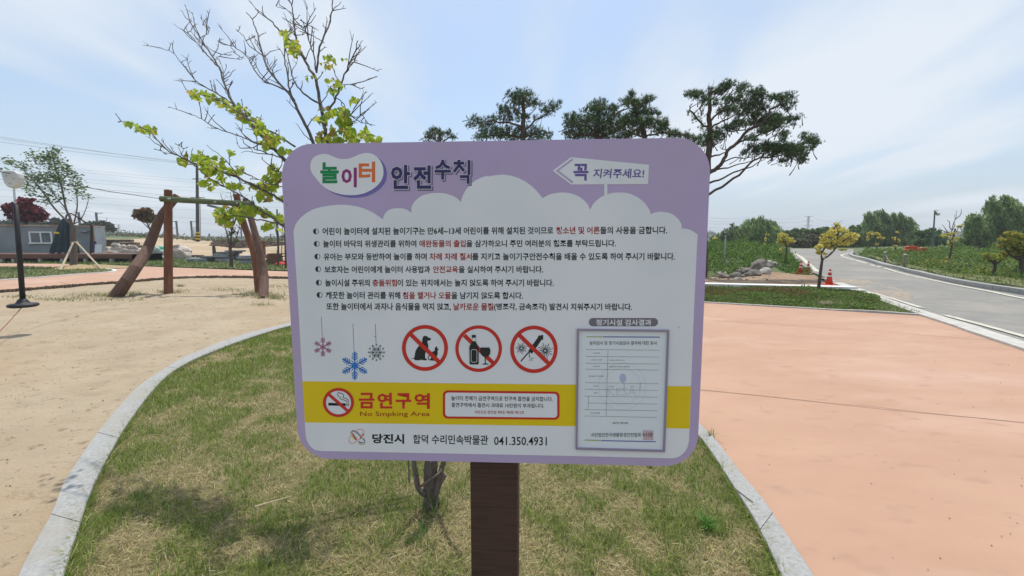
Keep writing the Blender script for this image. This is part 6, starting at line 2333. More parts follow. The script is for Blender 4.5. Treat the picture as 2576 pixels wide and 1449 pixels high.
PM = {
    'lilac': mat('lilac_print', L(.54, .40, .63), L(.50, .375, .585), rough=.4, scale=2.2, spec=.35, c3=L(.51, .385, .54), c3scale=3, spots=(22, L(.35, .27, .34), .74, .78)),
    'white': mat('white_print', L(.86, .815, .86), L(.83, .79, .835), rough=.4, scale=3, spec=.35, c3=L(.76, .75, .78), c3scale=1.5, spots=(55, L(.40, .40, .39), .765, .79)),
    'yellow': mat('yellow_print', L(.88, .60, .012), L(.82, .55, .012), rough=.4, scale=3, spec=.35, spots=(50, L(.5, .33, .02), .76, .79)),
    'black': pmat('black_print', (.012, .012, .014)),
    'dark': pmat('dark_grey_print', (.030, .027, .028)),
    'redtxt': pmat('dark_red_print', (.40, .018, .012)),
    'red': pmat('red_print', (.66, .035, .025)),
    'navy': pmat('navy_print', (.045, .030, .13)),
    'violet': pmat('violet_print', (.17, .11, .36)),
    'shadow': pmat('violet_shade_print', (.22, .16, .27)),
    'outline': pmat('pale_outline_print', (.66, .60, .68)),
    'bean': pmat('violet_blob_print', (.21, .16, .45)),
    'green': pmat('green_print', (.012, .26, .085)),
    'magenta': pmat('magenta_print', (.33, .03, .20)),
    'orange': pmat('orange_print', (.85, .17, .03)),
    'pink': pmat('plum_print', (.40, .10, .21)),
    'blue': pmat('blue_print', (.015, .17, .56)),
    'bluedk': pmat('dark_blue_print', (.01, .09, .30)),
    'slate': pmat('slate_print', (.07, .10, .10)),
    'pill': pmat('grey_pill_print', (.21, .17, .21)),
    'paper': pmat('paper', (.82, .82, .87)),
    'frame': pmat('certificate_frame', (.34, .27, .37), .5),
    'tbl': pmat('table_ink', (.07, .07, .08)),
    'tiny': pmat('tiny_ink', (.16, .16, .17)),
    'wm': pmat('watermark_ink', (.70, .70, .77)),
    'wmblue': pmat('watermark_blue', (.50, .54, .74)),
    'olive': pmat('olive_ink', (.40, .40, .08)),
    'royal': pmat('royal_ink', (.12, .14, .42)),
    'stamp': pmat('stamp_ink', (.50, .14, .17)),
    'mauve': pmat('mauve_print', (.36, .30, .35)),
    'ylw2': pmat('light_yellow_print', (.68, .62, .12)),
    'redor': pmat('red_orange_print', (.75, .10, .03)),
}
mb.build('board', PM['lilac'], sign)
LAY = .00035


def flat(name, polys, m, layer, parent=sign):
    """polys: list of outlines in picture units; drawn on the face"""
    bm = bmesh.new()
    for pl in polys:
        pl = [q for i, q in enumerate(pl) if (Vector(q) - Vector(pl[i - 1])).length > .05]
        vs = [bm.verts.new((0, 0, 0)) for _ in pl]
        for v, (x, y) in zip(vs, pl):
            u, w = bd(x, y)
            v.co = (u, w, 0)
        try:
            bm.faces.new(vs)
        except ValueError:
            pass
    bmesh.ops.triangulate(bm, faces=bm.faces[:], ngon_method='BEAUTY')
    off = rootloc(parent)
    for v in bm.verts:
        v.co = bw(v.co.x, v.co.y, LAY * layer) - off
    bm.normal_update()
    fl = [f for f in bm.faces if f.normal.dot(N) < 0]
    bmesh.ops.reverse_faces(bm, faces=fl)
    me = bpy.data.meshes.new(name)
    bm.to_mesh(me)
    bm.free()
    me.materials.append(m)
    return link(name, me, parent)


def stroke(pts, w, closed=False, cap=True):
    """quads along a line plus round joints; returns polys in picture units (kept apart by tiny gaps is not needed on one layer of one colour)"""
    out = []
    p = [Vector(q) for q in pts]
    n = len(p)
    L_, R_ = [], []
    for i in range(n):
        a = p[(i - 1) % n] if (closed or i > 0) else p[i]
        b = p[(i + 1) % n] if (closed or i < n - 1) else p[i]
        d = (b - a).normalized()
        s = Vector((-d.y, d.x)) * w / 2
        # mitre
        if (closed or 0 < i < n - 1):
            d1 = (p[i] - p[(i - 1) % n]).normalized()
            k = max(.5, abs(s.normalized().dot(Vector((-d1.y, d1.x)))))
            s = s / k
        L_.append(p[i] + s)
        R_.append(p[i] - s)
    m = n if closed else n - 1
    for i in range(m):
        j = (i + 1) % n
        out.append([tuple(L_[i]), tuple(L_[j]), tuple(R_[j]), tuple(R_[i])])
    return out


def circ(cx, cy, rx, ry=None, n=40, rot=0.0):
    ry = ry or rx
    return [(cx + rx * math.cos(2 * math.pi * k / n + rot), cy + ry * math.sin(2 * math.pi * k / n + rot)) for k in range(n)]


def ringp(cx, cy, r0, r1, n=56, kx=1.0, ky=1.0):
    a, b = circ(cx, cy, r0 * kx, r0 * ky, n), circ(cx, cy, r1 * kx, r1 * ky, n)
    return [[a[i], a[(i + 1) % n], b[(i + 1) % n], b[i]] for i in range(n)]


def rrect(x0, y0, x1, y1, r, skew=0.0, n=6):
    out = []
    for cx, cy, a0 in ((x1 - r, y1 - r, 0), (x0 + r, y1 - r, 90), (x0 + r, y0 + r, 180), (x1 - r, y0 + r, 270)):
        for k in range(n + 1):
            a = R(a0 + 90 * k / n)
            x = cx + r * math.cos(a)
            y = cy + r * math.sin(a)
            out.append((x, y + skew * (x - x0)))
    return out


def text(body, xl, xr, yl, yr, m, layer, bold=0.0, name='lettering', shear=0.0, offp=(0, 0), res=2, parent=sign, space=1.0):
    """body fitted so that its ink fills x xl..xr; yl/yr = (top, bottom) at left/right"""
    cu = bpy.data.curves.new('t', 'FONT')
    cu.body = body
    cu.size = 1
    cu.offset = bold
    cu.resolution_u = res
    cu.shear = shear
    cu.space_character = space
    to = bpy.data.objects.new('t', cu)
    COL.objects.link(to)
    dg = bpy.context.evaluated_depsgraph_get()
    me = bpy.data.meshes.new_from_object(to.evaluated_get(dg))
    bpy.data.objects.remove(to)
    bpy.data.curves.remove(cu)
    n = len(me.vertices)
    co = np.empty(n * 3, dtype=np.float64)
    me.vertices.foreach_get('co', co)
    co = co.reshape(-1, 3)
    lo, hi = co.min(0), co.max(0)
    s = (co[:, 0] - lo[0]) / max(1e-6, hi[0] - lo[0])
    t = (co[:, 1] - lo[1]) / max(1e-6, hi[1] - lo[1])
    X = xl + (xr - xl) * s + offp[0]
    B = yl[1] + (yr[1] - yl[1]) * s
    T = yl[0] + (yr[0] - yl[0]) * s
    Y = B + (T - B) * t + offp[1]
    off = rootloc(parent)
    out = np.array([tuple(bw(*bd(x, y), LAY * layer) - off) for x, y in zip(X, Y)])
    me.vertices.foreach_set('co', out.ravel())
    me.materials.clear()
    me.materials.append(m)
    me.update()
    return link(name, me, parent)


def k1(pts):
    return [(691.8 + x * .2197, 333.3 + y * .2197) for x, y in pts]


def k2(pts):
    return [(1226.4 + x * .2319, 333.3 + y * .2319) for x, y in pts]


def k5(pts):
    return [(723.3 + x * .2808, 773.6 + y * .2808) for x, y in pts]


def k6(pts):
    return [(1415 + x * .2779, 779.9 + y * .2779) for x, y in pts]


def kp(pts):
    return [(1006.3 + x * .15625, 811.3 + y * .15625) for x, y in pts]


def ks(pts):
    return [(773.6 + x * .1215, 786.2 + y * .1215) for x, y in pts]


def kl(pts):
    return [(867.9 + x * .0977, 1062.9 + y * .0977) for x, y in pts]


def sm(pts, n, closed=True):
    v = [Vector((x, y, 0)) for x, y in pts]
    if not closed:
        return [(p.x, p.y) for p in resample(v, n)]
    m_ = len(v)
    out = []
    for i in range(n):
        s = i / n * m_
        j = int(s)
        t = s - j
        a, b, c, d = v[(j - 1) % m_], v[j % m_], v[(j + 1) % m_], v[(j + 2) % m_]
        q = 0.5 * ((2 * b) + (c - a) * t + (2 * a - 5 * b + 4 * c - d) * t * t + (3 * b - a - 3 * c + d) * t ** 3)
        out.append((q.x, q.y))
    return out


def safe_flat(name, polys, m, layer):
    # overlapping strokes of one colour: stagger every poly by a hair so that none shares a plane
    bm_v, bm_f = [], []
    off = rootloc(sign)
    for i, pl in enumerate(polys):
        k = len(bm_v)
        z = LAY * layer + (i % 40) * .000006
        for x, y in pl:
            bm_v.append(tuple(bw(*bd(x, y), z) - off))
        bm_f.append(tuple(range(k, k + len(pl))))
    me = bpy.data.meshes.new(name)
    me.from_pydata(bm_v, [], bm_f)
    me.update()
    me.materials.append(m)
    return link(name, me, sign)


# white cloud panel (arcs between cusps)
arcs = [k1([(212, 1130), (250, 1030), (350, 930), (500, 860), (750, 826), (950, 850), (1100, 905), (1235, 993)]),
        k1([(1235, 993), (1260, 930), (1320, 880), (1415, 866), (1500, 880), (1565, 920)]),
        k1([(1565, 920), (1563, 860), (1600, 790), (1680, 725), (1780, 697), (1900, 692), (2000, 712), (2080, 750), (2130, 797)]),
        k1([(2130, 797), (2150, 720), (2220, 610), (2330, 530), (2450, 490)]) + k2([(0, 478), (150, 457), (300, 480), (430, 545), (530, 630), (597, 712)]),
        k2([(597, 712), (680, 670), (800, 651), (900, 660), (1000, 700), (1080, 770), (1115, 838)]),
        k2([(1115, 838), (1150, 770), (1230, 700), (1330, 660), (1450, 651), (1560, 670), (1680, 740), (1750, 830), (1770, 885)]),
        k2([(1770, 885), (1830, 865), (1900, 860), (1990, 880), (2060, 930), (2100, 990), (2106, 1040)]),
        k2([(2106, 1040), (2180, 1050), (2240, 1080), (2278, 1110)])]
pan = []
for a in arcs:
    pan += sm(a, 18, closed=False)
right_side = [(1745.7, 779.9), (1739, 960), (1735.5, 1060), (1733.2, 1107.8)]
br_corner = sm([(1733.2, 1107.8), (1728, 1128), (1716, 1143), (1702, 1150.5), (1687.3, 1152.8)], 12, False)
bl_corner = sm([(807.5, 1134.4), (792, 1131), (779, 1120), (770.5, 1102), (767.7, 1076.9)], 12, False)
pan += right_side + br_corner + [(1445, 1147)] + bl_corner + [(760, 940), (750.8, 773.6)]
flat('cloud_panel', [pan], PM['white'], 1)
flat('yellow_band', [[(760.6, 958.9), (1100, 963.5), (1446.6, 967.4), (1738.2, 971.6), (1733.8, 1078.1), (1446.6, 1071.8), (1100, 1067), (767.4, 1062.3)]], PM['yellow'], 2)

# title
bean = [(405, 390), (418, 325), (460, 275), (540, 245), (620, 255), (690, 285), (760, 303), (830, 303), (900, 280), (970, 250), (1050, 235), (1120, 248), (1180, 292), (1225, 360), (1243, 440), (1232, 520), (1190, 590), (1110, 655), (1010, 700),
        (900, 717), (790, 713), (690, 690), (600, 650), (520, 585), (450, 500), (415, 445)]
flat('title_blob', [sm(k1([(x + 38, y + 30) for x, y in bean]), 80)], PM['bean'], 1)
flat('title_blob', [sm(k1(bean), 80)], PM['white'], 2)


def tk(body, box, fn, m, layer, bold, **kw):
    (a, b), (c, d) = fn([(box[0], box[1])])[0], fn([(box[2], box[3])])[0]
    return text(body, a, c, (b, d), (b, d), m, layer, bold, **kw)


tk('놀', (520, 343, 732, 582), k1, PM['green'], 3, .035)
tk('이', (762, 402, 938, 628), k1, PM['magenta'], 3, .035)
tk('터', (960, 335, 1148, 570), k1, PM['orange'], 3, .035)
for ch, bx in (('안', (1328, 372, 1548, 648)), ('전', (1583, 377, 1790, 645)), ('수', (1828, 312, 2015, 540))):
    x0_, y0_, x1_, y1_ = bx
    kb = .044 if ch == '칙' else .06
    tk(ch, (x0_ + 8, y0_ + 8, x1_ + 24, y1_ + 24), k1, PM['shadow'], 1, kb)
    tk(ch, (x0_ - 8, y0_ - 8, x1_ + 8, y1_ + 8), k1, PM['outline'], 2, kb)
    tk(ch, bx, k1, PM['navy'], 3, .024 if ch == '칙' else .034)
# last syllable of the heading is lettered by hand: its crowded strokes close up in a bold font
CHIK = [[(2107, 312), (2107, 352)], [(2045, 352), (2168, 352)], [(2107, 352), (2100, 385), (2048, 452)], [(2107, 372), (2166, 442)], [(2222, 316), (2222, 486)], [(2116, 505), (2212, 505), (2212, 588)]]


def chik_polys(w, dx=0, dy=0):
    out = []
    for ln in CHIK:
        e = [Vector(q) for q in ln]
        a_ = (e[0] - e[1]).normalized() * (w - 34) / 2
        b_ = (e[-1] - e[-2]).normalized() * (w - 34) / 2
        e[0] = e[0] + a_
        e[-1] = e[-1] + b_
        out += stroke(k1([(q.x + dx, q.y + dy) for q in e]), w * .2197)
    return out


safe_flat('lettering', chik_polys(50, 16, 16), PM['shadow'], 1)
safe_flat('lettering', chik_polys(50), PM['outline'], 2)
safe_flat('lettering', chik_polys(34), PM['navy'], 3)
# arrow board
flat('arrow_board', [k2([(705, 415), (905, 268), (1750, 350), (1742, 560), (905, 565)]), k2([(1265, 562), (1300, 562), (1300, 700), (1265, 700)])], PM['white'], 2)
flat('arrow_chevron', stroke(k2([(918, 295), (757, 415), (918, 538)]), 4.4) + [circ(*k2([q])[0], 2.2, n=12) for q in ((918, 295), (918, 538))], PM['lilac'], 3)
tk('꼭', (932, 340, 1095, 522), k2, PM['violet'], 3, .03)
tk('지켜주세요!', (1145, 393, 1700, 497), k2, PM['violet'], 3, .02, shear=.1)

# rules
RULES = [
    ((572.6, 591), (569.3, 588.4), [('어린이 놀이터에 설치된 놀이기구는 만6세~13세 어린이를 위해 설치된 것이므로', 811.5, 1391.7, 0), ('청소년 및 어른', 1399, 1508.6, 1), ('들의 사용을 금합니다.', 1509.8, 1678.3, 0)]),
    ((604.3, 622.4), (602.9, 620.9), [('놀이터 바닥의 위생관리를 위하여', 813, 1047.4, 0), ('애완동물의 출입', 1054.7, 1171.5, 1), ('을 삼가하오니 주민 여러분의 협조를 부탁드립니다.', 1173.2, 1549.5, 0)]),
    ((636.9, 654.8), (635.5, 654.6), [('유아는 부모와 동반하여 놀이를 하며', 814.6, 1073.4, 0), ('차례 차례 질서', 1080.6, 1187.1, 1), ('를 지키고 놀이기구안전수칙을 배울 수 있도록 하여 주시기 바랇니다.', 1188.1, 1698, 0)]),
    ((669.1, 686.7), (668.7, 686.7), [('보호자는 어린이에게 놀이터 사용법과', 816.7, 1082.3, 0), ('안전교육', 1089.5, 1152.2, 1), ('을 실시하여 주시기 바랍니다.', 1153.9, 1366.5, 0)]),
    ((702.5, 720.5), (702.5, 720.5), [('놀이시설 주위의', 818.1, 930.2, 0), ('충돌위험', 937, 998.9, 1), ('이 있는 위치에서는 놀지 않도록 하여 주시기 바랍니다.', 1000.3, 1393, 0)]),
    ((733.6, 751.7), (734.4, 752.7), [('깨끗한 놀이터 관리를 위해', 819.8, 1007, 0), ('침을 뱉거나 오물', 1013.4, 1134.2, 1), ('을 남기지 않도록 합시다.', 1135.6, 1315.6, 0)]),
    ((761.6, 779.7), (763.1, 782.2), [('또한 놀이터에서 과자나 음식물을 먹지 않고,', 821.4, 1134.2, 0), ('날카로운 물질', 1140.8, 1241.3, 1), ('(병조각, 금속조각) 발견시 치워주시기 바랍니다.', 1242.6, 1590, 0)]),
]
for i, (yl, yr, segs) in enumerate(RULES):
    xA, xB = segs[0][1], segs[-1][2]

    def yy_(x, k):
        return yl[k] + (yr[k] - yl[k]) * (x - xA) / (xB - xA)
    for body, a, b, red in segs:
        pad = 1.6 if (',' in body or '(' in body) else 0
        text(body, a, b, (yy_(a, 0), yy_(a, 1) + pad), (yy_(b, 0), yy_(b, 1) + pad), PM['redtxt'] if red else PM['black'], 2, .022)
for cx, cy in ((795.1, 582.1), (797, 613.3), (798.6, 645.4), (800.5, 677), (802.2, 710.8), (804.2, 741.9)):
    half = [(cx + 6.6 * math.cos(R(a)), cy + 7 * math.sin(R(a))) for a in range(90, 271, 15)]
    flat('bullet', ringp(cx, cy, 6.0, 7.2, 28) + [half], PM['dark'], 2)

# ---- snowflakes


def arm_polys(cx, cy, Rr, n, w, ticks, tl, rot=0):
    out = []
    for k in range(n):
        a = 2 * math.pi * k / n + rot
        d = Vector((math.sin(a), -math.cos(a)))
        e = Vector((cx, cy)) + d * Rr
        out += stroke([(cx, cy), tuple(e)], w)
        for t_ in ticks:
            b = Vector((cx, cy)) + d * Rr * t_
            for s in (-1, 1):
                c, s_ = math.cos(s * .8), math.sin(s * .8)
                dd = Vector((d.x * c - d.y * s_, d.x * s_ + d.y * c))
                out += stroke([tuple(b), tuple(b + dd * tl * Rr * (1.15 - t_ * .55))], w * .8)
    return out


fx, fy = ks([(320, 713)])[0]
safe_flat('snowflake', stroke(ks([(288, 88), (310, 525)]), 1.1) + arm_polys(fx, fy, 22.5, 6, 1.7, (.42, .58, .72, .86), .38) + ringp(fx, fy, 5.6, 6.9, 24) + [circ(fx, fy, 4, n=6)], PM['pink'], 2)
fx, fy = ks([(980, 1100)])[0]
dots = []
for k in range(6):
    a = math.pi / 6 + k * math.pi / 3
    dots += [circ(fx + 11.2 * math.sin(a), fy - 11.2 * math.cos(a), 1.9, n=10), circ(fx + 15.6 * math.sin(a), fy - 15.6 * math.cos(a), 1.1, n=8)]
tips_ = [circ(fx + 33 * math.sin(k * math.pi / 3), fy - 33 * math.cos(k * math.pi / 3), 2.6, n=12) for k in range(6)]
safe_flat('snowflake', stroke(ks([(942, 228), (967, 820)]), 1.1) + arm_polys(fx, fy, 34, 6, 3.0, (.40, .58, .76), .34) + [circ(fx, fy, 8.2, n=24)] + dots + tips_, PM['blue'], 2)
safe_flat('snowflake_dots', [circ(fx + 4.6 * math.sin(k * math.pi / 3 + .5), fy - 4.6 * math.cos(k * math.pi / 3 + .5), 1.1, n=8) for k in range(6)], pmat('pale_blue_print', (.25, .45, .75)), 3)
fx, fy = ks([(1430, 825)])[0]
safe_flat('snowflake', stroke(ks([(1407, 230), (1422, 670)]), 1.1) + [p for k in range(12) for p in ringp(fx + 19.2 * math.sin(k * math.pi / 6), fy - 19.2 * math.cos(k * math.pi / 6), 1.0, 2.4, 10)] +
          [q for k in range(6) for q in stroke([(fx, fy), (fx + 11 * math.sin(math.pi / 6 * (2 * k) - .0), fy - 11 * math.cos(math.pi / 6 * (2 * k) - .0)), (fx + 17.5 * math.sin(math.pi / 6 * (2 * k + 1)), fy - 17.5 * math.cos(math.pi / 6 * (2 * k + 1))),
                                               (fx + 11 * math.sin(math.pi / 6 * (2 * k + 2)), fy - 11 * math.cos(math.pi / 6 * (2 * k + 2)))], 1.0)], PM['slate'], 2)
dm = []
for k in range(6):
    a = math.pi / 6 * (2 * k + 1)
    d = Vector((math.sin(a), -math.cos(a)))
    s = Vector((-d.y, d.x))
    c = Vector((fx, fy))
    dm.append([tuple(c + d * 4), tuple(c + d * 9 + s * 3), tuple(c + d * 14), tuple(c + d * 9 - s * 3)])
safe_flat('snowflake_diamonds', dm, PM['slate'], 3)


# ---- prohibition pictograms
def ban(center, rout, rin, slash, w, layer, m=PM['red'], kx=1, ky=1):
    safe_flat('prohibition_ring', ringp(center[0], center[1], rin, rout, 72, kx, ky), m, layer)
    safe_flat('prohibition_slash', stroke(slash, w), m, layer + 1)


c = kp([(403, 408)])[0]
flat('dog_silhouette', [sm(kp([(167, 573), (228, 566), (250, 460), (300, 380), (350, 330), (360, 270), (375, 225), (410, 213), (440, 225), (462, 243), (498, 253), (497, 270), (480, 290), (443, 297), (455, 370), (452, 430), (415, 480), (405, 540), (413, 578), (437, 590), (418, 608), (375, 605),
                             (330, 598), (322, 607), (238, 605), (232, 588)]), 110)], PM['dark'], 2)
safe_flat('cat_silhouette', [sm(kp([(590, 380), (602, 412), (622, 432), (605, 452), (608, 500), (592, 550), (600, 608), (480, 608), (500, 570), (510, 480), (555, 455), (562, 412)]), 60)] + stroke(sm(kp([(480, 604), (455, 580), (458, 550), (480, 530), (500, 540)]), 12, False), 2.2), PM['dark'], 2)
ban(c, 57.8, 48.4, kp([(180, 195), (628, 632)]), 10.2, 3)
c = kp([(1266, 420)])[0]
ban(c, 58.7, 50.2, kp([(1035, 205), (1500, 650)]), 10.2, 2)
flat('bottle_silhouette', [kp([(1158, 197), (1220, 197), (1221, 240), (1216, 246), (1216, 300), (1235, 335), (1258, 370), (1266, 395), (1268, 655), (1256, 672), (1135, 672), (1122, 655), (1117, 395), (1124, 370), (1145, 340), (1165, 300), (1165, 246), (1158, 240)])], PM['dark'], 5)
flat('bottle_neck', [kp([(1169, 245), (1214, 245), (1214, 297), (1169, 297)])], PM['white'], 6)
a, b = kp([(1147, 433)])[0], kp([(1240, 635)])[0]
rr_ = rrect(a[0], a[1], b[0], b[1], 4)
safe_flat('bottle_label', stroke(rr_, 1.1, closed=True), PM['white'], 6)
flat('glass_silhouette', [kp([(1300, 400), (1440, 400), (1457, 450), (1450, 505), (1425, 540), (1382, 556), (1381, 652), (1412, 660), (1435, 674), (1315, 674), (1340, 660), (1367, 652), (1366, 553), (1325, 532), (1296, 495), (1288, 450)])], PM['dark'], 5)
c = kp([(2155, 430)])[0]
burst = []
for (bx, by), rr_, nn in (((1955, 415), 95, 14), ((2338, 455), 130, 16)):
    for k in range(nn):
        a = 2 * math.pi * k / nn + .1
        r1_ = rr_ * (1 if k % 2 else .78)
        burst += stroke(kp([(bx + 16 * math.cos(a), by + 16 * math.sin(a)), (bx + r1_ * math.cos(a), by + r1_ * math.sin(a))]), 1.5)
safe_flat('firework_silhouette', [kp([(2215, 215), (2305, 197), (2305, 283), (2285, 272), (2124, 503), (2065, 455), (2228, 226)])] + stroke(kp([(2090, 455), (1945, 625)]), 3.0) +
          stroke(kp([(2088, 478), (2078, 520), (2085, 550), (2100, 570)]), 1.8) + stroke(kp([(2115, 575), (2155, 573)]), 1.3) + stroke(kp([(2108, 590), (2135, 614)]), 1.3) + stroke(kp([(2095, 592), (2088, 622)]), 1.3) + burst, PM['dark'], 2)
ban(c, 59.6, 50.2, kp([(1925, 205), (2385, 650)]), 10.2, 3)

# no smoking
c = k5([(458.5, 849)])[0]
flat('white_disc', [circ(c[0], c[1], 37, 34.5)], PM['white'], 3)
safe_flat('cigarette', [k5([(368, 852), (523, 857), (523, 880), (368, 876)]), k5([(530, 857), (537, 857), (537, 881), (530, 880)]), k5([(544, 858), (551, 858), (551, 881), (544, 881)])] +
          stroke(sm(k5([(548, 850), (545, 826), (525, 812), (500, 806), (505, 785), (488, 768), (470, 772)]), 18, False), 1.5) + stroke(sm(k5([(536, 850), (530, 835), (505, 826), (480, 818), (470, 800), (452, 788), (455, 762), (475, 757)]), 18, False), 1.5), PM['black'], 4)
ban(c, 38.8, 31.6, k5([(372, 775), (543, 925)]), 7.6, 5, kx=1.0, ky=.94)
for ch, bx in (('금', (640, 762, 780, 903)), ('연', (805, 762, 940, 904)), ('구', (970, 765, 1110, 905)), ('역', (1136, 766, 1276, 907))):
    tk(ch, bx, k5, PM['red'], 3, .034)
tk('No Smpking Area', (652, 930, 1275, 984), k5, PM['redtxt'], 3, .006)
x0_, y0_ = k5([(1392, 740)])[0]
x1_, y1_ = k5([(2437, 993)])[0]
sk = 12 * .2808 / (x1_ - x0_)
flat('notice_frame', [rrect(x0_, y0_, x1_, y1_, 12, sk)], PM['red'], 3)
flat('notice_panel', [rrect(x0_ + 6, y0_ + 5.6, x1_ - 6, y1_ - 5.6, 8, sk)], PM['white'], 4)


def t5(body, xa, xb, yl, yr, m, bold, layer=5):
    A, B_ = k5([(xa, yl[0]), (xa, yl[1])]), k5([(xb, yr[0]), (xb, yr[1])])
    return text(body, A[0][0], B_[0][0], (A[0][1], A[1][1]), (B_[0][1], B_[1][1]), m, layer, bold)


t5('놀이터 전체가 금연구역으로 전구역 흡연을 금지합니다.', 1468, 2375, (788, 830), (798, 840), PM['black'], .012)
t5('흡연구역에서 흡연시 과태료 10만원이 부과됩니다.', 1470, 2298, (850, 890), (858, 899), PM['black'], .012)
t5('국민건강 증진법 제9조 제4항 제12호', 1675, 2120, (920, 949), (923, 953), PM['redtxt'], .008)
t5('당진시', 760, 1045, (1130, 1216), (1133, 1220), PM['black'], .034, 2)
t5('합덕 수리민속박물관', 1125, 1797, (1137, 1219), (1142, 1230), PM['black'], .016, 2)
t5('041.350.4931', 1850, 2323, (1156, 1232), (1158, 1236), PM['black'], .012, 2)
# city emblem
safe_flat('emblem_orbit', stroke(sm(kl([(280, 215), (350, 172), (420, 165), (470, 190), (490, 240), (480, 310), (415, 392), (320, 470), (230, 520), (160, 530), (118, 500), (108, 440), (125, 380), (160, 330)]), 50, False), .9), PM['redor'], 4)
safe_flat('emblem_ring', stroke(sm(kl([(160, 270), (190, 225), (235, 215), (300, 250), (370, 310), (430, 385)]), 20, False), 4.2) + stroke(sm(kl([(462, 400), (500, 450), (505, 500), (475, 540)]), 12, False), 3.4), PM['mauve'], 2)
safe_flat('emblem_ring', stroke(sm(kl([(155, 255), (165, 310), (210, 385), (290, 460)]), 14, False), 2.6) + stroke(sm(kl([(350, 540), (420, 565), (470, 560), (505, 525)]), 10, False), 2.2), PM['ylw2'], 2)
safe_flat('emblem_stripe', stroke(sm(kl([(200, 275), (225, 330), (265, 390), (310, 440)]), 12, False), 3.4), PM['red'], 3)
safe_flat('emblem_stripe', stroke(sm(kl([(355, 490), (400, 515), (450, 515)]), 8, False), 3.2), PM['royal'], 3)
safe_flat('emblem_dots', [circ(*kl([(468, 310)])[0], 2.4, n=14), circ(*kl([(415, 392)])[0], 2.3, n=14)], PM['redor'], 5)

# certificate
A = k6([(238, 72)])[0]
B_ = k6([(864, 147)])[0]
flat('certificate_label', [rrect(A[0], A[1], B_[0], B_[1], 10)], PM['pill'], 2)
tk('정기시설 검사결과', (303, 84, 805, 140), k6, PM['white'], 3, .022)
of = k6([(130, 168), (962, 178), (924, 1278), (118, 1255)])
inf = k6([(149, 184), (946, 194), (908, 1262), (134, 1240)])
off = rootloc(sign)
mb = MB()
th = .006
vs = [bw(*bd(*p), LAY * 3) for p in of] + [bw(*bd(*p), th) for p in of] + [bw(*bd(*p), th) for p in inf] + [bw(*bd(*p), LAY * 4) for p in inf]
fs = []
for i in range(4):
    j = (i + 1) % 4
    fs += [(i, j, 4 + j, 4 + i), (4 + i, 4 + j, 8 + j, 8 + i), (8 + i, 8 + j, 12 + j, 12 + i)]
mb.add(vs, fs)
fo = mb.build('certificate_frame', PM['frame'], sign)
flat('certificate_paper', [inf], PM['paper'], 3.6)


def l6(a, b, w=.6):
    return stroke(k6([a, b]), w)


tab = []
for (xa, ya), (xb, yb_) in (((212, 355), (878, 362)), ((210, 418), (876, 424)), ((208, 480), (876, 487)), ((206, 533), (873, 542)), ((203, 655), (868, 664)), ((201, 715), (865, 725)), ((199, 777), (862, 787)), ((233, 839), (860, 849)), ((197, 898), (858, 909)), ((194, 956), (856, 970)),
                            ((411, 357), (394, 959)), ((236, 778), (232, 899)), ((557, 661), (556, 721)), ((702, 662), (698, 723))):
    tab += l6((xa, ya), (xb, yb_))
safe_flat('certificate_table', tab, PM['tbl'], 6)
tk('설치검사 및 정기시설검사 결과에 대한 표시', (243, 280, 850, 314), k6, PM['tbl'], 6, .004)
tk('사단법인한국생활환경안전협회 이사장', (258, 1108, 815, 1146), k6, PM['tbl'], 6, .004)
tk('2021년 12월 20일', (453, 1010, 590, 1028), k6, PM['tbl'], 6, .01)
cx, cy = k6([(540, 690)])[0]
safe_flat('watermark_ring', ringp(cx, cy, 58.5, 59.5, 60) + ringp(cx, cy, 45.5, 46.3, 60), PM['wm'], 4.4)
flat('watermark_drop', [circ(*k6([(545, 615)])[0], 8.5, 11.5)], PM['wmblue'], 4.5)
tk('KESA', (405, 700, 668, 772), k6, PM['wm'], 4.6, .004)
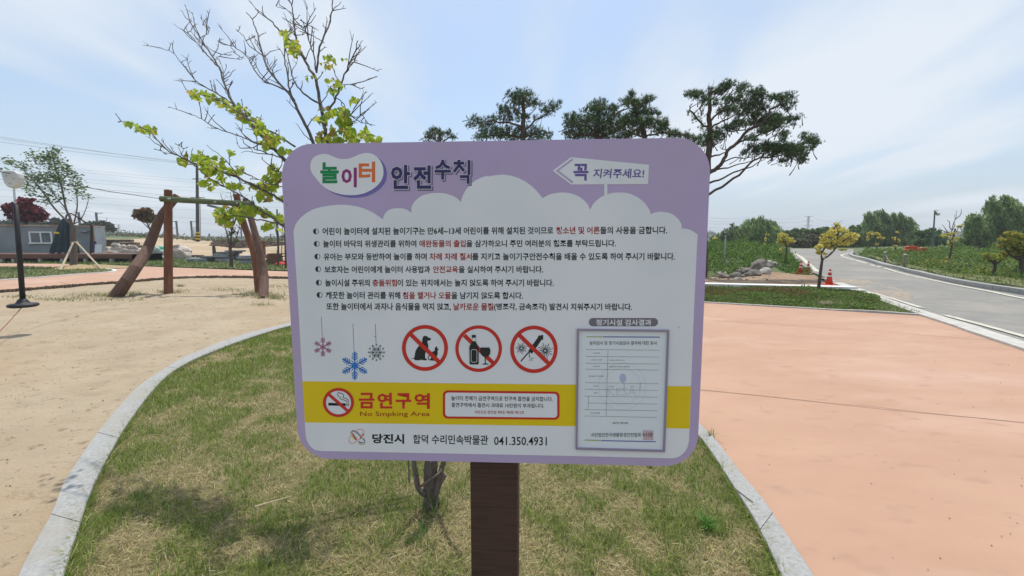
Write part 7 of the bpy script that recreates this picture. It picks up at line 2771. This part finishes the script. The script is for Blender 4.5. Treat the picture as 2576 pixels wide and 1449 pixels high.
safe_flat('certificate_bar', [k6([(220, 237), (365, 237), (362, 244), (220, 243)]), k6([(200, 1170), (340, 1174), (336, 1182), (200, 1178)])], PM['olive'], 6)
safe_flat('certificate_bar', [k6([(370, 237), (880, 240), (880, 248), (367, 245)]), k6([(346, 1175), (845, 1185), (845, 1193), (342, 1183)])], PM['royal'], 6)
for body, bx in (('검 사 번 호', (278, 383, 340, 394)), ('(시설번호) 시설명', (260, 445, 354, 456)), ('시설 소재지', (276, 502, 336, 513)), ('어린이놀이기구 설치현황', (236, 591, 371, 602)), ('관리주체', (278, 682, 323, 692)), ('당진시청', (416, 684, 462, 694)),
                 ('연락처', (611, 687, 646, 696)), ('검사자', (283, 743, 316, 753)), ('유효기간 만료일', (252, 924, 337, 935)), ('충청남도 당진시 합덕읍', (422, 505, 606, 516)), ('(시설번호) / 합덕읍 놀이공간', (424, 447, 560, 458))):
    tk(body, bx, k6, PM['tiny'], 6, .01)
sx = k6([(732, 1090), (817, 1091), (815, 1171), (731, 1169)])
safe_flat('red_seal', stroke(sx, 1.0, closed=True) + [q for k in range(5) for q in stroke([(sx[0][0] + 3 + k * 4.3, sx[0][1] + 2.5), (sx[0][0] + 3 + k * 4.3, sx[3][1] - 2.5)], 1.0)] +
          [q for k in range(5) for q in stroke([(sx[0][0] + 2.5, sx[0][1] + 3.2 + k * 4), (sx[1][0] - 2.5, sx[0][1] + 3.2 + k * 4)], .7)], PM['stamp'], 7)


# ================================================================== AIR
hz = MB()
hz.box((0, 255, 9.0), (8200, 1330, 30.0))
HM_ = bpy.data.materials.new('air')
HM_.use_nodes = True
nt = HM_.node_tree
nt.nodes.clear()
pv = nt.nodes.new('ShaderNodeVolumePrincipled')
pv.inputs['Color'].default_value = (.96, .98, 1.0, 1)
pv.inputs['Density'].default_value = 0.0008
pv.inputs['Anisotropy'].default_value = 0.0
ho = nt.nodes.new('ShaderNodeOutputMaterial')
nt.links.new(pv.outputs[0], ho.inputs['Volume'])
hzo = hz.build('haze', HM_)
hzo['kind'] = 'stuff'
